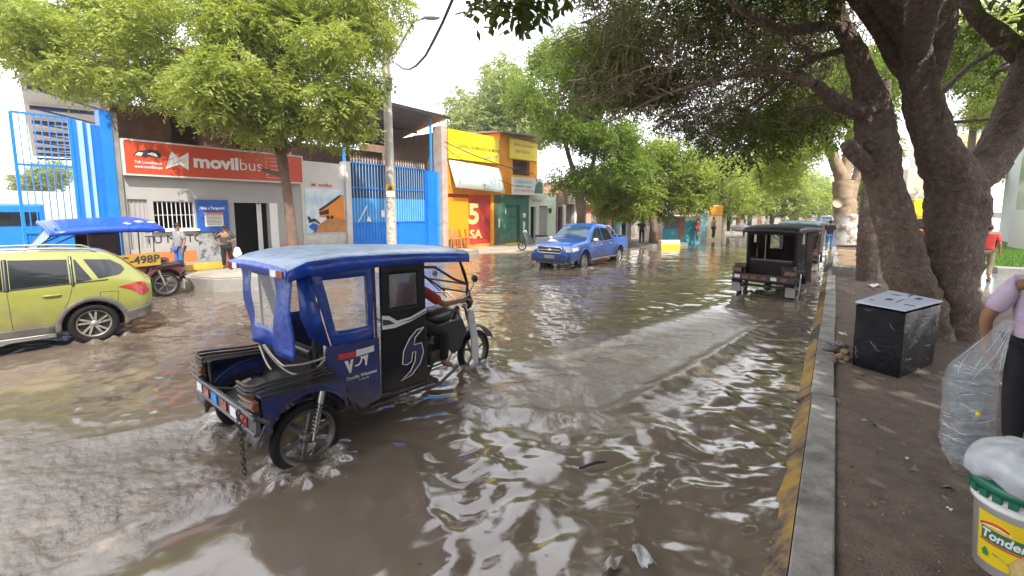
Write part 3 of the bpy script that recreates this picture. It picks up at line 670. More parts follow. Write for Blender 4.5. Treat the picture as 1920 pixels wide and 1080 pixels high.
    if style == 'closed':
        curtain('rear_curtain', [(-.02, .62, 1.84), (-.02, -.56, 1.84), (-.06, -.56, 1.00), (.0, .56, 1.06)], (.24, .70, .14, .74), CU, 2, .022)
        q = MB(); q.grid([[Vector((.02, -.56, 1.83)), Vector((.10, -.60, 1.83))], [Vector((.04, -.57, 1.4)), Vector((.20, -.60, 1.45))], [Vector((.10, -.59, 1.2)), Vector((.30, -.6, 1.05))]]); q.build('tied_flap', CU, root, solid=.004)
        q = MB(); q.tube(sag_rope((-.02, .1, 1.03), (-.10, -.50, .97), .02) + sag_rope((-.10, -.50, .97), (.22, -.64, 1.0), .02) , .009, 6)
        q.tube(sag_rope((-.03, .12, 1.03), (.20, -.66, .985), .22), .009, 6); q.tube(sag_rope((-.03, .2, 1.01), (-.13, -.3, .90), .03), .009, 6); q.build('rope', mat('pale_rope', (.45, .40, .33), .8, var=.2), root)
        q = MB()
        for i in range(14):
            z = .66 - .042 * i; rot = Matrix.Rotation(R(90) * (i % 2), 3, 'Z')
            q.at((-.48, -.48 - .004 * i, z), rot); q.tube([(.016 * math.cos(a), 0, .028 * math.sin(a)) for a in np.linspace(0, 2 * math.pi, 9)], .006, 5, cap=False)
        q.T = None; q.build('chain', MW['dark_steel'], root)
    if style == 'open':
        curtain('partition', [(1.40, .57, 1.80), (1.40, -.57, 1.80), (1.40, -.57, .55), (1.40, .57, .55)], (.10, .36, .10, .42), CU, 1, .01)
        q = MB(); q.box((.04, 0, 1.78), (.05, 1.2, .14)); q.build('rear_header', B, root)
    # motorcycle front
    m = MB(); m.tube([(1.55, 0, .72), (1.9, 0, .70), (2.25, 0, .92), (2.50, 0, 1.0)], [.05, .045, .04, .035]); m.tube([(2.48, 0, .98), (2.25, 0, .55), (1.95, 0, .36), (1.6, 0, .40)], .03); m.build('motorcycle_frame', DK, root)
    m = MB(); m.ell((2.10, 0, .96), (.30, .15, .14), 18, 12); tk = m.build('fuel_tank', C.get('tank', MW['black_paint']), root)
    m = MB(); m.box((1.68, 0, .83), (.52, .28, .10)); m.build('rider_seat', MW['black_paint'], root, .035)
    m = MB(); m.ell((1.95, 0, .46), (.22, .15, .14)); m.tube([(2.08, 0, .5), (2.18, 0, .78)], .10, 12)
    for i in range(6): m.lathe([(.0, 0), (.135, 0), (.135, .012), (0, .012)], (2.09 + .018 * i, 0, .55 + .035 * i), 'z', 14)
    m.box((1.95, -.17, .48), (.20, .05, .16)); m.build('engine', MW['dark_steel'], root, .01)
    m = MB(); m.tube([(2.2, -.08, .62), (2.28, -.14, .45), (2.15, -.18, .34), (1.7, -.20, .34), (1.2, -.22, .36)], [.022, .022, .024, .04, .04]); m.build('exhaust', MW['chrome'], root)
    m = MB(); m.prism([(1.95, .88), (2.42, .90), (2.50, .72), (2.40, .48), (2.25, .42), (2.05, .66)], (0, -.17, 0), (1, 0, 0), (0, 0, 1), -.03); m.prism([(1.95, .88), (2.42, .90), (2.50, .72), (2.40, .48), (2.25, .42), (2.05, .66)], (0, .17, 0), (1, 0, 0), (0, 0, 1), .03)
    m.build('side_cowl', C.get('cowl', MW['black_paint']), root, .015)
    m = MB()
    for s in (-1, 1): m.tube([(2.53, s * .09, 1.08), (2.62, s * .085, .80), (2.80, s * .08, .31)], [.024, .028, .026], 10)
    m.box((2.53, 0, 1.05), (.08, .24, .04)); fk = m.build('front_fork', MW['chrome'], root)
    m = MB(); m.grid([[Vector((2.80 + .37 * math.cos(a), y, .31 + .37 * math.sin(a) + .02 * (1 - abs(y) / .07))) for y in (-.075, -.05, 0, .05, .075)] for a in np.linspace(R(20), R(165), 14)]); m.build('front_fender', C.get('fender', B), root, solid=.008)
    m = MB(); m.prism([(2.57, 1.0), (2.66, .96), (2.74, .55), (2.76, .25), (2.70, .18), (2.62, .28), (2.60, .6), (2.55, .85)], (0, -.13, 0), (1, 0, 0), (0, 0, 1), .025); m.prism([(2.57, 1.0), (2.66, .96), (2.74, .55), (2.76, .25), (2.70, .18), (2.62, .28), (2.60, .6), (2.55, .85)], (0, .155, 0), (1, 0, 0), (0, 0, 1), .025)
    m.build('fork_shield', C.get('shield', MW['white_paint']), root, .01)
    m = MB(); m.ell((2.66, 0, 1.06), (.09, .10, .11)); m.build('headlamp', MW['black_paint'], root)
    m = MB(); m.lathe([(0, .045), (.05, .04), (.085, .0)], (2.71, 0, 1.06), 'x', 18); m.build('lamp_glass', MW['clear_lamp'], root)
    m = MB(); m.tube([(2.48, -.04, 1.10), (2.48, .04, 1.10)], .02)
    for s in (-1, 1): m.tube([(2.48, s * .04, 1.10), (2.46, s * .16, 1.20), (2.36, s * .32, 1.20), (2.28, s * .42, 1.17)], .012)
    hb = m.build('handlebar', MW['chrome'], root)
    for s in (-1, 1):
        m = MB(); m.tube([(2.36, s * .32, 1.20), (2.27, s * .43, 1.17)], .02); m.build('grip', MW['rubber'], hb)
        m = MB(); m.tube([(2.42, s * .26, 1.2), (2.44, s * .36, 1.36), (2.43, s * .38, 1.42)], .007); mr_ = m.build('mirror', MW['chrome'], hb)
        m = MB(); m.ell((2.43, s * .40, 1.46), (.018, .06, .05)); m.build('mirror_head', MW['black_paint'], mr_)
    # windscreen
    m = MB(); P = [[Vector((x, y, z)) for y in np.linspace(-w, w, 7)] for x, z, w in ((1.98, 1.80, .56), (2.10, 1.62, .54), (2.28, 1.42, .42), (2.42, 1.26, .25))]
    m.grid(P); m.build('windscreen', MW['clear_plastic'], root)
    m = MB(); m.tube([(1.98, -.56, 1.80), (2.10, -.54, 1.62), (2.28, -.42, 1.42), (2.42, -.25, 1.26), (2.42, .25, 1.26), (2.28, .42, 1.42), (2.10, .54, 1.62), (1.98, .56, 1.80)], .013); m.build('windscreen_frame', MW['dark_steel'], root)
    return root
tarp = lambda n, c, **q: mat(n, c, .36, var=.22, vs=4, bump=.8, bs=7, bd=.035, coat=.2, tint=(c[0] * 1.6 + .008, c[1] * 1.5 + .008, c[2] * 1.2 + .008), tint_s=2.5, tint_lo=.55, tint_hi=.9, **q)
navy = mat('navy_panel', (.008, .020, .145), .38, var=.2, coat=.25, tint=(.05, .045, .07), tint_s=3, tint_lo=.52, tint_hi=.85, mud=(.75, (.16, .12, .085), .75))
blue_tarp = tarp('blue_tarpaulin', (.006, .05, .33)); roof_grey = tarp('grey_blue_roof_sheet', (.25, .34, .47)); bright_valance = tarp('bright_blue_edge', (.006, .07, .50))
near_trike = make_trike('dark blue three wheeled taxi with pale roof and clear curtains wading through the foreground water', (-4.43, 2.15, -.10), 4.5,
    dict(body=navy, roof=roof_grey, curtain=blue_tarp, valance=bright_valance, door=mat('black_door_sheet', (.007, .007, .010), .45, var=.2, spec=.2, bump=.5, bs=7, bd=.03, mud=(.7, (.10, .08, .06), .55)), cowl=MW['black_paint'], tank=MW['black_paint'], shield=mat('silver_shield', (.62, .64, .68), .3, .4, var=.1)))
maroon = mat('maroon_panel', (.016, .007, .008), .6, var=.25, spec=.2, tint=(.03, .02, .018), tint_s=4); mtarp = mat('dark_maroon_sheet', (.012, .006, .007), .75, var=.25, spec=.15, bump=.6, bs=7, bd=.03)
dark_trike = make_trike('dark maroon three wheeled taxi with open back standing beside the kerb', (-1.38, 13.75, -.10), 13,
    dict(body=maroon, roof=mat('charcoal_roof', (.02, .021, .026), .6, var=.2, spec=.25, bump=.4, bs=6), curtain=mtarp, valance=tarp('charcoal_edge', (.015, .012, .013)), door=mtarp), style='open')
teal_trike = make_trike('three wheeled taxi with teal roof standing ahead of the maroon one', (-1.15, 20.4, -.10), 8,
    dict(body=maroon, roof=tarp('teal_roof', (.09, .15, .17)), curtain=mtarp, valance=tarp('teal_edge', (.04, .075, .085)), door=tarp('blue_black', (.02, .03, .06))), style='open')
left_trike = make_trike('three wheeled taxi with bright blue canopy and yellow number board parked by the concrete planter', (-15.05, 4.35, -.02), 180,
    dict(body=mat('silver_red_panel', (.12, .03, .03), .5, var=.2), roof=tarp('royal_blue_canopy', (.008, .07, .55)), curtain=mtarp, valance=tarp('royal_blue_edge', (.008, .06, .48)), door=mtarp, shield=MW['black_paint']), style='plain')

bd = MB(); bd.prism([(.06, .86), (.92, .84), (.92, 1.16), (.06, 1.20)], (0, .645, 0), (1, 0, 0), (0, 0, 1), -.02)
nb = bd.build('number_board', mat('dull_yellow_board', (.42, .25, .03), .6, var=.2), left_trike); lettering('C-498P', .19, MW['black_ink'], nb, (.49, .672, 1.015), ux=(-1, 0, .03), name='number', bold=.03)
lroof = [c for c in left_trike.children if c.name.startswith('roof')][0]; rx_ = Matrix.Rotation(R(-10), 3, 'X'); c_ = Vector((1, 0, 1.9)); lroof.rotation_euler = rx_.to_euler(); lroof.location = c_ - rx_ @ c_ + Vector((0, 0, .06))
for i, (x, w) in enumerate(((.35, .12), (.1, .10), (.62, .08))):
    q = MB(); q.box((x, .30 + .06 * i, 1.985 - .002 - .01 * i), (w, .16, .012), Matrix.Rotation(R(25), 3, 'Z')); q.build('canopy_mark', MW['white_ink'], lroof)
# ------------------------------------------------------------------ cars
class Body:
    def __init__(s, st, n=110):
        st = sorted(st); a = np.array(st, float); s.x = np.linspace(a[0, 0], a[-1, 0], n); s.k = []
        ker = np.array([1, 2, 3, 2, 1.]); ker /= ker.sum()
        for c in range(1, a.shape[1]):
            q = np.interp(s.x, a[:, 0], a[:, c]); q2 = np.convolve(np.pad(q, 2, mode='edge'), ker, 'valid'); s.k.append(q2)
    def par(s, x): return [float(np.interp(x, s.x, k)) for k in s.k]       # zb zs zt wb ws wt
    def side(s, x, z):
        zb, zs, zt, wb, ws, wt = s.par(x)
        if z <= zs:
            t = max(0, min(1, (z - zb) / max(zs - zb, .01))); return wb + (ws - wb) * t + .035 * math.sin(math.pi * t)
        t = min(1, (z - zs) / max(zt - zs, .05)); return ws + (wt - ws) * (t ** 1.15)
    def top(s, x, y):
        zb, zs, zt, wb, ws, wt = s.par(x); return zt + .03 * (1 - min(1, abs(y) / max(wt, .1)) ** 2)
    def mesh(s, mb):
        P = []
        for x in s.x:
            zb, zs, zt, wb, ws, wt = s.par(x); half = []
            half += [(0, zb), (wb * .8, zb)]
            for t in np.linspace(0, 1, 9): z = zb + (zs - zb) * t; half.append((s.side(x, z), z))
            for t in np.linspace(.15, .92, 6): z = zs + (zt - zs) * t; half.append((s.side(x, z), z))
            wtt = s.side(x, zt); half.append((wtt - .015, zt)); half += [(wtt * f, s.top(x, wtt * f)) for f in (.9, .7, .45, .2)] + [(0, s.top(x, 0))]
            P.append([Vector((x, y, z)) for y, z in half] + [Vector((x, -y, z)) for y, z in half[-2:0:-1]])
        for r in P: r.append(r[0])
        mb.grid(P, True, True)
        for r, fl in ((P[0], False), (P[-1], True)):
            V = r[:-1]; mb.raw(V, [tuple(range(len(V)))[::-1] if fl else tuple(range(len(V)))])
        return mb
    def patch(s, mb, bot, topl, sgn, off=.006, n=12, m=6):                # side patch between two (x,z) polylines
        def along(pl, t):
            pl = [Vector(p) for p in pl]; L = [0]
            for a, b in zip(pl, pl[1:]): L.append(L[-1] + (b - a).length)
            q = t * L[-1]
            for i in range(len(pl) - 1):
                if q <= L[i + 1] + 1e-9: return pl[i].lerp(pl[i + 1], (q - L[i]) / max(L[i + 1] - L[i], 1e-9))
            return pl[-1]
        P = []
        for i in range(n + 1):
            a, b = along(bot, i / n), along(topl, i / n); row = []
            for j in range(m + 1):
                q = a.lerp(b, j / m); row.append(Vector((q.x, sgn * (s.side(q.x, q.y) + off), q.y)))
            P.append(row)
        return mb.grid(P, True, sgn < 0)
    def line(s, mb, pl, sgn, r=.005, off=.003):
        pts = []
        for a, b in zip(pl, pl[1:]):
            for t in np.linspace(0, 1, 8): x = a[0] + (b[0] - a[0]) * t; z = a[1] + (b[1] - a[1]) * t; pts.append((x, sgn * (s.side(x, z) + off), z))
        return mb.tube(pts, r, 5)
    def glass(s, mb, x0, x1, f0, f1, off=.008, n=8, m=12):
        P = []
        for i in range(n + 1):
            x = x0 + (x1 - x0) * i / n; f = f0 + (f1 - f0) * i / n; w = s.side(x, s.par(x)[2]) * f; dzx = (s.top(x + .02, 0) - s.top(x - .02, 0)) / .04; nn = Vector((-dzx, 0, 1)).normalized()
            P.append([Vector((x, y, s.top(x, y))) + nn * off for y in np.linspace(-w, w, m + 1)])
        return mb.grid(P, True, x1 > x0)
def arch_cut(o, wheels, r, y, w=.34):
    bm = bmesh.new(); bm.from_mesh(o.data); bmesh.ops.remove_doubles(bm, verts=bm.verts, dist=.0008); bmesh.ops.recalc_face_normals(bm, faces=bm.faces); bm.to_mesh(o.data); bm.free()
    for i, x in enumerate(wheels):
        c = MB(); c.lathe([(0, -1.2), (r, -1.2), (r, 1.2), (0, 1.2)], (x, 0, y), 'y', 40)
        q = c.build('cut', MW['rubber'], o.parent); bm = bmesh.new(); bm.from_mesh(q.data); bmesh.ops.remove_doubles(bm, verts=bm.verts, dist=1e-5); bmesh.ops.recalc_face_normals(bm, faces=bm.faces); bm.to_mesh(q.data); bm.free(); b = o.modifiers.new('arch', 'BOOLEAN'); b.operation = 'DIFFERENCE'; b.object = q; b.solver = 'EXACT'
        me = bpy.data.meshes.new_from_object(o.evaluated_get(dg()), depsgraph=bpy.context.evaluated_depsgraph_get())
        o.modifiers.clear(); o.data = me; bpy.data.objects.remove(q)
    o.data.polygons.foreach_set('use_smooth', np.ones(len(o.data.polygons), bool))
    es = o.modifiers.new('edges', 'EDGE_SPLIT'); es.split_angle = R(38)
def dg():
    d = bpy.context.evaluated_depsgraph_get(); d.update(); return d
def alloy_wheel(parent, c, r, w, sgn, spokes=10):
    t = MB(); q = w / 2; rf = .70
    t.lathe([(r * rf, -q), (r * .95, -q), (r, -q * .6), (r, q * .6), (r * .95, q), (r * rf, q), (r * rf, -q)], c, 'y', 40); ty = t.build('wheel', MW['rubber'], parent)
    m = MB(); rr = r * rf; yo = sgn * q * .75
    m.lathe([(rr * 1.0, yo), (rr * .93, yo + sgn * .02), (rr * .90, yo - sgn * .03), (rr * .86, -yo)], c, 'y', 40)
    m.lathe([(0, yo + sgn * .01), (rr * .2, yo + sgn * .005), (rr * .24, yo - sgn * .03)], c, 'y', 20)
    for i in range(spokes):
        a = 2 * math.pi * (i // 2) / (spokes / 2) + (i % 2) * .42; d = Vector((math.cos(a), 0, math.sin(a))); p = Vector((-math.sin(a), 0, math.cos(a)))
        m.box(Vector(c) + Vector((0, yo - sgn * .015, 0)) + d * rr * .55 + p * rr * .05, (rr * .78, .03, rr * .13), Matrix((d, Vector((0, 1, 0)), p)).transposed())
    m.build('rim', MW['alloy'], ty)
    d = MB(); d.lathe([(0, yo - sgn * .06), (rr * .95, yo - sgn * .06)], c, 'y', 30); d.build('brake_disc', MW['dark_steel'], ty)
    return ty
def car_paint(n, c, dust=(.25, .2, .14)): return mat(n, c, .32, var=.06, vs=2, coat=.7, spec=.5, tint=dust, tint_s=1.6, tint_lo=.52, tint_hi=.95, mud=(.78, (.17, .13, .09), .62))
def make_crossover(label, loc, rz, paint, group=None):
    root = thing('parked_crossover' if group else 'crossover_car', label, 'car', loc, rz, group)
    b = Body([(-2.10, .42, .90, 1.00, .60, .70, .62), (-2.04, .36, .93, 1.06, .78, .80, .66), (-1.9, .30, .97, 1.20, .86, .86, .66), (-1.7, .27, 1.01, 1.42, .88, .88, .64), (-1.5, .25, 1.03, 1.53, .88, .89, .62), (-1.0, .24, 1.02, 1.575, .87, .89, .62), (-.2, .24, .985, 1.59, .87, .89, .63),
              (.3, .24, .965, 1.57, .87, .89, .63), (.7, .24, .95, 1.43, .87, .89, .65), (1.05, .24, .94, 1.22, .87, .88, .70), (1.3, .25, .93, 1.09, .87, .88, .76), (1.7, .28, .86, 1.02, .86, .86, .74), (2.0, .32, .78, .92, .80, .80, .68), (2.15, .36, .68, .78, .66, .66, .58), (2.2, .42, .62, .68, .5, .5, .48)])
    o = b.mesh(MB()).build('body', paint, root); arch_cut(o, (-1.27, 1.33), .405, .33)
    for s in (-1, 1):
        g = MB(); b.patch(g, [(-.28, 1.015), (.92, .985)], [(-.28, 1.47), (.42, 1.47), (.92, 1.0)], s); b.patch(g, [(-1.02, 1.06), (-.36, 1.02)], [(-1.02, 1.44), (-.36, 1.475)], s)
        b.patch(g, [(-1.30, 1.09), (-1.10, 1.065)], [(-1.12, 1.43), (-1.10, 1.435)], s); b.patch(g, [(-1.74, 1.22), (-1.66, 1.14), (-1.38, 1.10)], [(-1.70, 1.30), (-1.56, 1.40), (-1.22, 1.43)], s)
        g.build('side_windows', MW['glass_dark'], root)
        for xa, ra in ((-.32, .03), (-1.06, .022)): f = MB(); b.line(f, [(xa, 1.01), (xa, 1.48)], s, ra, .0); f.build('window_pillar', MW['black_paint'], root)
        f = MB(); b.line(f, [(-1.5, 1.07), (.95, .975)], s, .010); f.build('window_trim', MW['black_paint'], root)
        f = MB()
        for pl in ([(-.32, .98), (-.34, .30)], [(.80, .96), (.83, .32)], [(-1.06, 1.05), (-1.0, .80), (-.86, .52), (-.85, .32)], [(-1.62, .86), (-1.38, .87), (-1.38, .70), (-1.60, .69), (-1.62, .86)]): b.line(f, pl, s, .0045, -.001)
        f.build('door_seams', MW['black_ink'], root)
        f = MB(); b.patch(f, [(-.82, .25), (.93, .25)], [(-.86, .40), (.93, .40)], s, .015); b.patch(f, [(-2.06, .36), (-1.68, .28)], [(-2.08, .56), (-1.70, .50)], s, .018)
        for x in (-1.27, 1.33):
            P = []
            for a in np.linspace(R(-12), R(192), 24):
                row = []
                for rr in (.40, .44, .475):
                    px, pzz = x + rr * math.cos(a), .33 + rr * math.sin(a); row.append(Vector((px, s * (b.side(px, max(pzz, .26)) + .018), pzz)))
                P.append(row)
            f.grid(P, True, s > 0)
        f.build('cladding', mat('grey_cladding', (.085, .08, .075), .7, var=.2, tint=(.2, .17, .13), tint_s=4) if 'grey_cladding' not in bpy.data.materials else bpy.data.materials['grey_cladding'], root, solid=.012)
        f = MB(); b.patch(f, [(-.80, .20), (.92, .20)], [(-.80, .265), (.92, .265)], s, .03); f.build('sill', MW['steel'], root, solid=.02)
        for x, z in ((-.80, .885), (.33, .86)):
            f = MB(); y = s * (b.side(x, z) + .028); f.tube([(x - .10, y - s * .02, z), (x - .08, y, z + .003), (x + .08, y, z + .003), (x + .10, y - s * .02, z)], .014); f.build('door_handle', paint, root)
        f = MB(); x = .72; y = s * (b.side(x, 1.0) + .10); f.ell((x, y, 1.02), (.07, .11, .075)); f.build('wing_mirror', paint, root)
        f = MB(); b.patch(f, [(-2.055, .80), (-1.93, .74), (-1.80, .86)], [(-2.0, .985), (-1.9, .985), (-1.62, .935)], s, .010, 10, 5); f.build('tail_lamp', MW['red_lamp'], root)
        f = MB(); b.patch(f, [(1.72, .80), (2.08, .66)], [(1.72, .89), (2.08, .74)], s, .008); f.build('headlamp', MW['clear_lamp'], root)
        f = MB(); zr = 1.575; pts = [(x, s * .60, b.top(x, .60) + (.045 if -1.3 < x < .2 else .005)) for x in (-1.4, -1.28, -.9, -.5, -.1, .12, .24)]; f.tube(pts, .016); f.build('roof_rail', MW['steel'], root)
    for nm, a in (('windscreen', (1.22, .50, .92, .93)), ('rear_window', (-2.0, -1.62, .82, .86))):
        g = MB(); b.glass(g, *a); g.build(nm, MW['glass_dark'], root)
    g = MB(); g.box((-2.09, 0, .48), (.06, 1.3, .16)); g.build('rear_bumper', bpy.data.materials['grey_cladding'], root, .03)
    for x in (-1.27, 1.33):
        for s in (-1, 1): alloy_wheel(root, (x, s * .775, .335), .335, .215, s)
    m = MB(); m.box((0, 0, .33), (3.6, 1.3, .2)); m.build('underbody', MW['rubber'], root)
    return root
lime = car_paint('lime_green_paint', (.25, .26, .055), (.27, .24, .14))
green_car = make_crossover('lime green crossover car splashed with mud driving out of the left edge', (-11.25, .90, .0), R(-98), lime)
def make_pickup(label, loc, rz, paint):
    root = thing('pickup_truck', label, 'pickup', loc, rz)
    b = Body([(-2.70, .62, 1.08, 1.20, .82, .84, .84), (-2.62, .55, 1.10, 1.22, .90, .92, .92), (-1.6, .48, 1.12, 1.23, .92, .94, .93), (-1.06, .44, 1.13, 1.24, .92, .94, .92), (-1.0, .44, 1.13, 1.40, .92, .94, .80), (-.86, .44, 1.13, 1.74, .92, .94, .68), (-.6, .44, 1.13, 1.80, .92, .94, .66), (0, .44, 1.11, 1.83, .92, .94, .67),
              (.35, .44, 1.10, 1.80, .92, .94, .68), (.7, .44, 1.09, 1.60, .92, .94, .72), (1.0, .44, 1.08, 1.36, .92, .94, .78), (1.22, .44, 1.08, 1.22, .92, .94, .84), (1.6, .46, 1.07, 1.18, .92, .93, .84), (2.1, .48, 1.02, 1.13, .92, .92, .82), (2.45, .45, .98, 1.05, .90, .90, .80), (2.58, .42, .88, .95, .84, .84, .76), (2.66, .44, .76, .82, .72, .72, .70)])
    o = b.mesh(MB()).build('body', paint, root); arch_cut(o, (-1.62, 1.60), .47, .40)
    for s in (-1, 1):
        g = MB(); b.patch(g, [(.02, 1.15), (1.0, 1.14)], [(.02, 1.68), (.38, 1.68), (.98, 1.17)], s); b.patch(g, [(-.86, 1.17), (-.06, 1.15)], [(-.76, 1.64), (-.06, 1.68)], s); g.build('side_windows', MW['glass_dark'], root)
        f = MB(); b.line(f, [(-.90, 1.13), (1.1, 1.11)], s, .014); f.build('window_trim', MW['chrome'], root)
        f = MB()
        for pl in ([(-.02, 1.1), (-.02, .5)], [(1.05, 1.08), (1.08, .5)], [(-.95, 1.12), (-.95, .5)]): b.line(f, pl, s, .005, -.001)
        f.build('door_seams', MW['black_ink'], root)
        for x in (.18, -.72):
            f = MB(); y = s * (b.side(x, 1.0) + .03); f.tube([(x - .1, y - s * .02, 1.0), (x - .08, y, 1.0), (x + .08, y, 1.0), (x + .1, y - s * .02, 1.0)], .02); f.build('door_handle', MW['chrome'], root)
        f = MB(); f.ell((.92, s * 1.06, 1.2), (.07, .13, .10)); f.build('wing_mirror', MW['chrome'], root)
        f = MB(); b.patch(f, [(2.05, .86), (2.48, .84)], [(2.05, 1.0), (2.48, .97)], s, .01); f.box((2.545, s * .70, .91), (.16, .36, .17), Matrix.Rotation(-s * R(18), 3, 'Z')); f.build('headlamp', MW['clear_lamp'], root)
        f = MB(); b.patch(f, [(-1.1, .42), (1.08, .42)], [(-1.1, .47), (1.08, .47)], s, .10); f.build('side_step', MW['steel'], root, solid=.04)
        f = MB()
        for x in (-1.62, 1.60):
            P = []
            for a in np.linspace(R(-5), R(185), 20):
                P.append([Vector((x + rr * math.cos(a), s * (b.side(x + rr * math.cos(a), .40 + rr * math.sin(a)) + .03), .40 + rr * math.sin(a))) for rr in (.465, .50, .53)])
            f.grid(P, True, s > 0)
        f.build('wheel_arch', paint, root, solid=.02)
        f = MB(); f.tube([(-.98, s * .72, 1.72), (-1.1, s * .80, 1.62), (-1.55, s * .86, 1.24)], .035); f.build('sports_bar', MW['chrome'], root)
        f = MB(); b.patch(f, [(-2.62, .9), (-2.5, .9)], [(-2.62, 1.18), (-2.5, 1.18)], s, .01); f.build('tail_lamp', MW['red_lamp'], root)
    f = MB(); f.tube([(-.98, -.72, 1.72), (-.98, .72, 1.72)], .035); f.build('sports_bar', MW['chrome'], root)
    for nm, a in (('windscreen', (1.18, .48, .93, .90)), ('rear_window', (-1.0, -.88, .85, .85))):
        g = MB(); b.glass(g, *a); g.build(nm, mat('blue_reflecting_glass', (.02, .07, .13), .05, var=0, spec=.9) if nm == 'windscreen' else MW['glass_dark'], root)
    f = MB(); f.raw([(-1.08, -.82, 1.262), (-1.08, .82, 1.262), (-2.6, .82, 1.245), (-2.6, -.82, 1.245)], [(0, 1, 2, 3)]); f.build('bed_cover', MW['black_paint'], root)
    f = MB(); f.box((2.635, 0, .885), (.10, 1.10, .25)); gr = f.build('grille', MW['black_paint'], root, .04)
    f = MB(); f.tube([(2.66, -.56, .90), (2.685, -.50, 1.0), (2.69, .50, 1.0), (2.66, .56, .90), (2.685, .50, .775), (2.69, -.50, .775), (2.66, -.56, .90)], .017); f.tube([(2.69, -.50, .89), (2.695, .50, .89)], .016); f.ell((2.695, 0, .89), (.02, .10, .05)); f.build('grille_bars', MW['chrome'], gr)
    f = MB(); f.box((2.56, 0, .58), (.26, 1.72, .30)); f.build('front_bumper', mat('bumper_navy', (.012, .03, .12), .4, var=.2), root, .06)
    f = MB(); f.box((2.695, 0, .62), (.012, .46, .12)); f.build('number_plate', mat('dirty_plate', (.2, .19, .17), .6), root)
    f = MB(); f.box((2.62, 0, .42), (.1, 1.3, .14)); f.build('skid_plate', MW['dark_steel'], root, .02)
    for x in (-1.62, 1.60):
        for s in (-1, 1): alloy_wheel(root, (x, s * .82, .40), .40, .26, s, 12)
    m = MB(); m.box((0, 0, .5), (4.6, 1.3, .2)); m.build('underbody', MW['rubber'], root)
    return root
pickup = make_pickup('metallic blue double cab pickup truck driving towards the camera', (-8.86, 17.75, -.14), R(-92), car_paint('blue_metallic', (.008, .085, .38), (.12, .13, .16)))
# ------------------------------------------------------------------ buildings across the street
# local axes of a facade: x along the street (+Y), y into the building, z up
def facade(mb, x0, x1, z0, z1, holes, dep=.22):
    """wall face at y=0 with openings; the reveals go dep into the wall"""
    xs = sorted({x0, x1, *[h[0] for h in holes], *[h[1] for h in holes]}); zs = sorted({z0, z1, *[h[2] for h in holes], *[h[3] for h in holes]})
    ins = lambda x, z: any(h[0] < x < h[1] and h[2] < z < h[3] for h in holes)
    for a, b in zip(xs, xs[1:]):
        for c, d in zip(zs, zs[1:]):
            if not ins((a + b) / 2, (c + d) / 2): mb.raw([(a, 0, c), (b, 0, c), (b, 0, d), (a, 0, d)], [(0, 1, 2, 3)])
    for a, b, c, d in holes:
        mb.raw([(a, 0, c), (b, 0, c), (b, 0, d), (a, 0, d), (a, dep, c), (b, dep, c), (b, dep, d), (a, dep, d)], [(0, 4, 5, 1), (1, 5, 6, 2), (2, 6, 7, 3), (3, 7, 4, 0)])
    return mb
def shell(mb, x0, x1, dpt, z0, z1):                        # sides, back and top of a building box
    mb.raw([(x0, 0, z0), (x1, 0, z0), (x1, dpt, z0), (x0, dpt, z0), (x0, 0, z1), (x1, 0, z1), (x1, dpt, z1), (x0, dpt, z1)], [(1, 2, 6, 5), (2, 3, 7, 6), (3, 0, 4, 7), (4, 5, 6, 7)])
    return mb
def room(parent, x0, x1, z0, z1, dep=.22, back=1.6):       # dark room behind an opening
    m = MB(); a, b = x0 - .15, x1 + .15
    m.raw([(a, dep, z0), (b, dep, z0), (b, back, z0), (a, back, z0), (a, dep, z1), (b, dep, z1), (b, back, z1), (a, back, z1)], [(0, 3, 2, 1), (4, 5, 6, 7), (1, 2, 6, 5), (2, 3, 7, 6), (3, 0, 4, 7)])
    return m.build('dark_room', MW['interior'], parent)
def sign(name, label, parent_T, x0, x1, z0, z1, y, m, frame=None, dep=.10, cat='sign', tilt=0):
    o, rz = parent_T; t = thing(name, label, cat, o, rz)
    if o[1] > 5: t.scale = (RS, RS, RS)
    b = MB(); b.box(((x0 + x1) / 2, y, (z0 + z1) / 2), (x1 - x0, dep, z1 - z0)); p = b.build('panel', m, t)
    if frame:
        b = MB(); w = .05
        for c, s in ((((x0 + x1) / 2, y - .012, z1 + w / 2), (x1 - x0 + 2 * w, dep, w)), (((x0 + x1) / 2, y - .012, z0 - w / 2), (x1 - x0 + 2 * w, dep, w)), ((x0 - w / 2, y - .012, (z0 + z1) / 2), (w, dep, z1 - z0)), ((x1 + w / 2, y - .012, (z0 + z1) / 2), (w, dep, z1 - z0))): b.box(c, s)
        b.build('frame', frame, t)
    return t, p
FO, FR_ = Vector((-18.6, 0, 0)), R(90)                      # main facade line: x = world Y
# --- ticket office
bo = thing('bus_office', 'long white ticket office with barred window and dark doorway', 'building', FO, FR_)
m = MB(); facade(m, 4.72, 10.66, .2, 4.52, [(4.80, 5.32, 1.0, 2.62), (5.48, 6.66, 1.62, 2.57), (7.98, 9.28, .42, 2.55)]); shell(m, 4.72, 10.66, 1.6, .2, 4.52); m.build('wall', MW['grey_wall'], bo)
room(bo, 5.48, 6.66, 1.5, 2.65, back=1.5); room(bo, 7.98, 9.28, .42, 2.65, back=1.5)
m = MB(); facade(m, 4.75, 10.66, 4.53, 5.75, [(6.4, 7.3, 4.6, 5.5), (8.4, 9.3, 4.6, 5.5)]); shell(m, 4.75, 10.66, .8, 4.53, 5.75); m.T = None; up = m.build('upper_storey', MW['brown_wall'], bo); up.location = (0, .75, 0)
m = MB()
for x in np.linspace(5.48, 6.66, 10): m.tube([(x, .06, 1.62), (x, .06, 2.57)], .014, 6)
for z in (1.64, 2.10, 2.55): m.tube([(5.48, .06, z), (6.66, .06, z)], .011, 6)
w = m.build('window_bars', MW['white_paint'], bo)
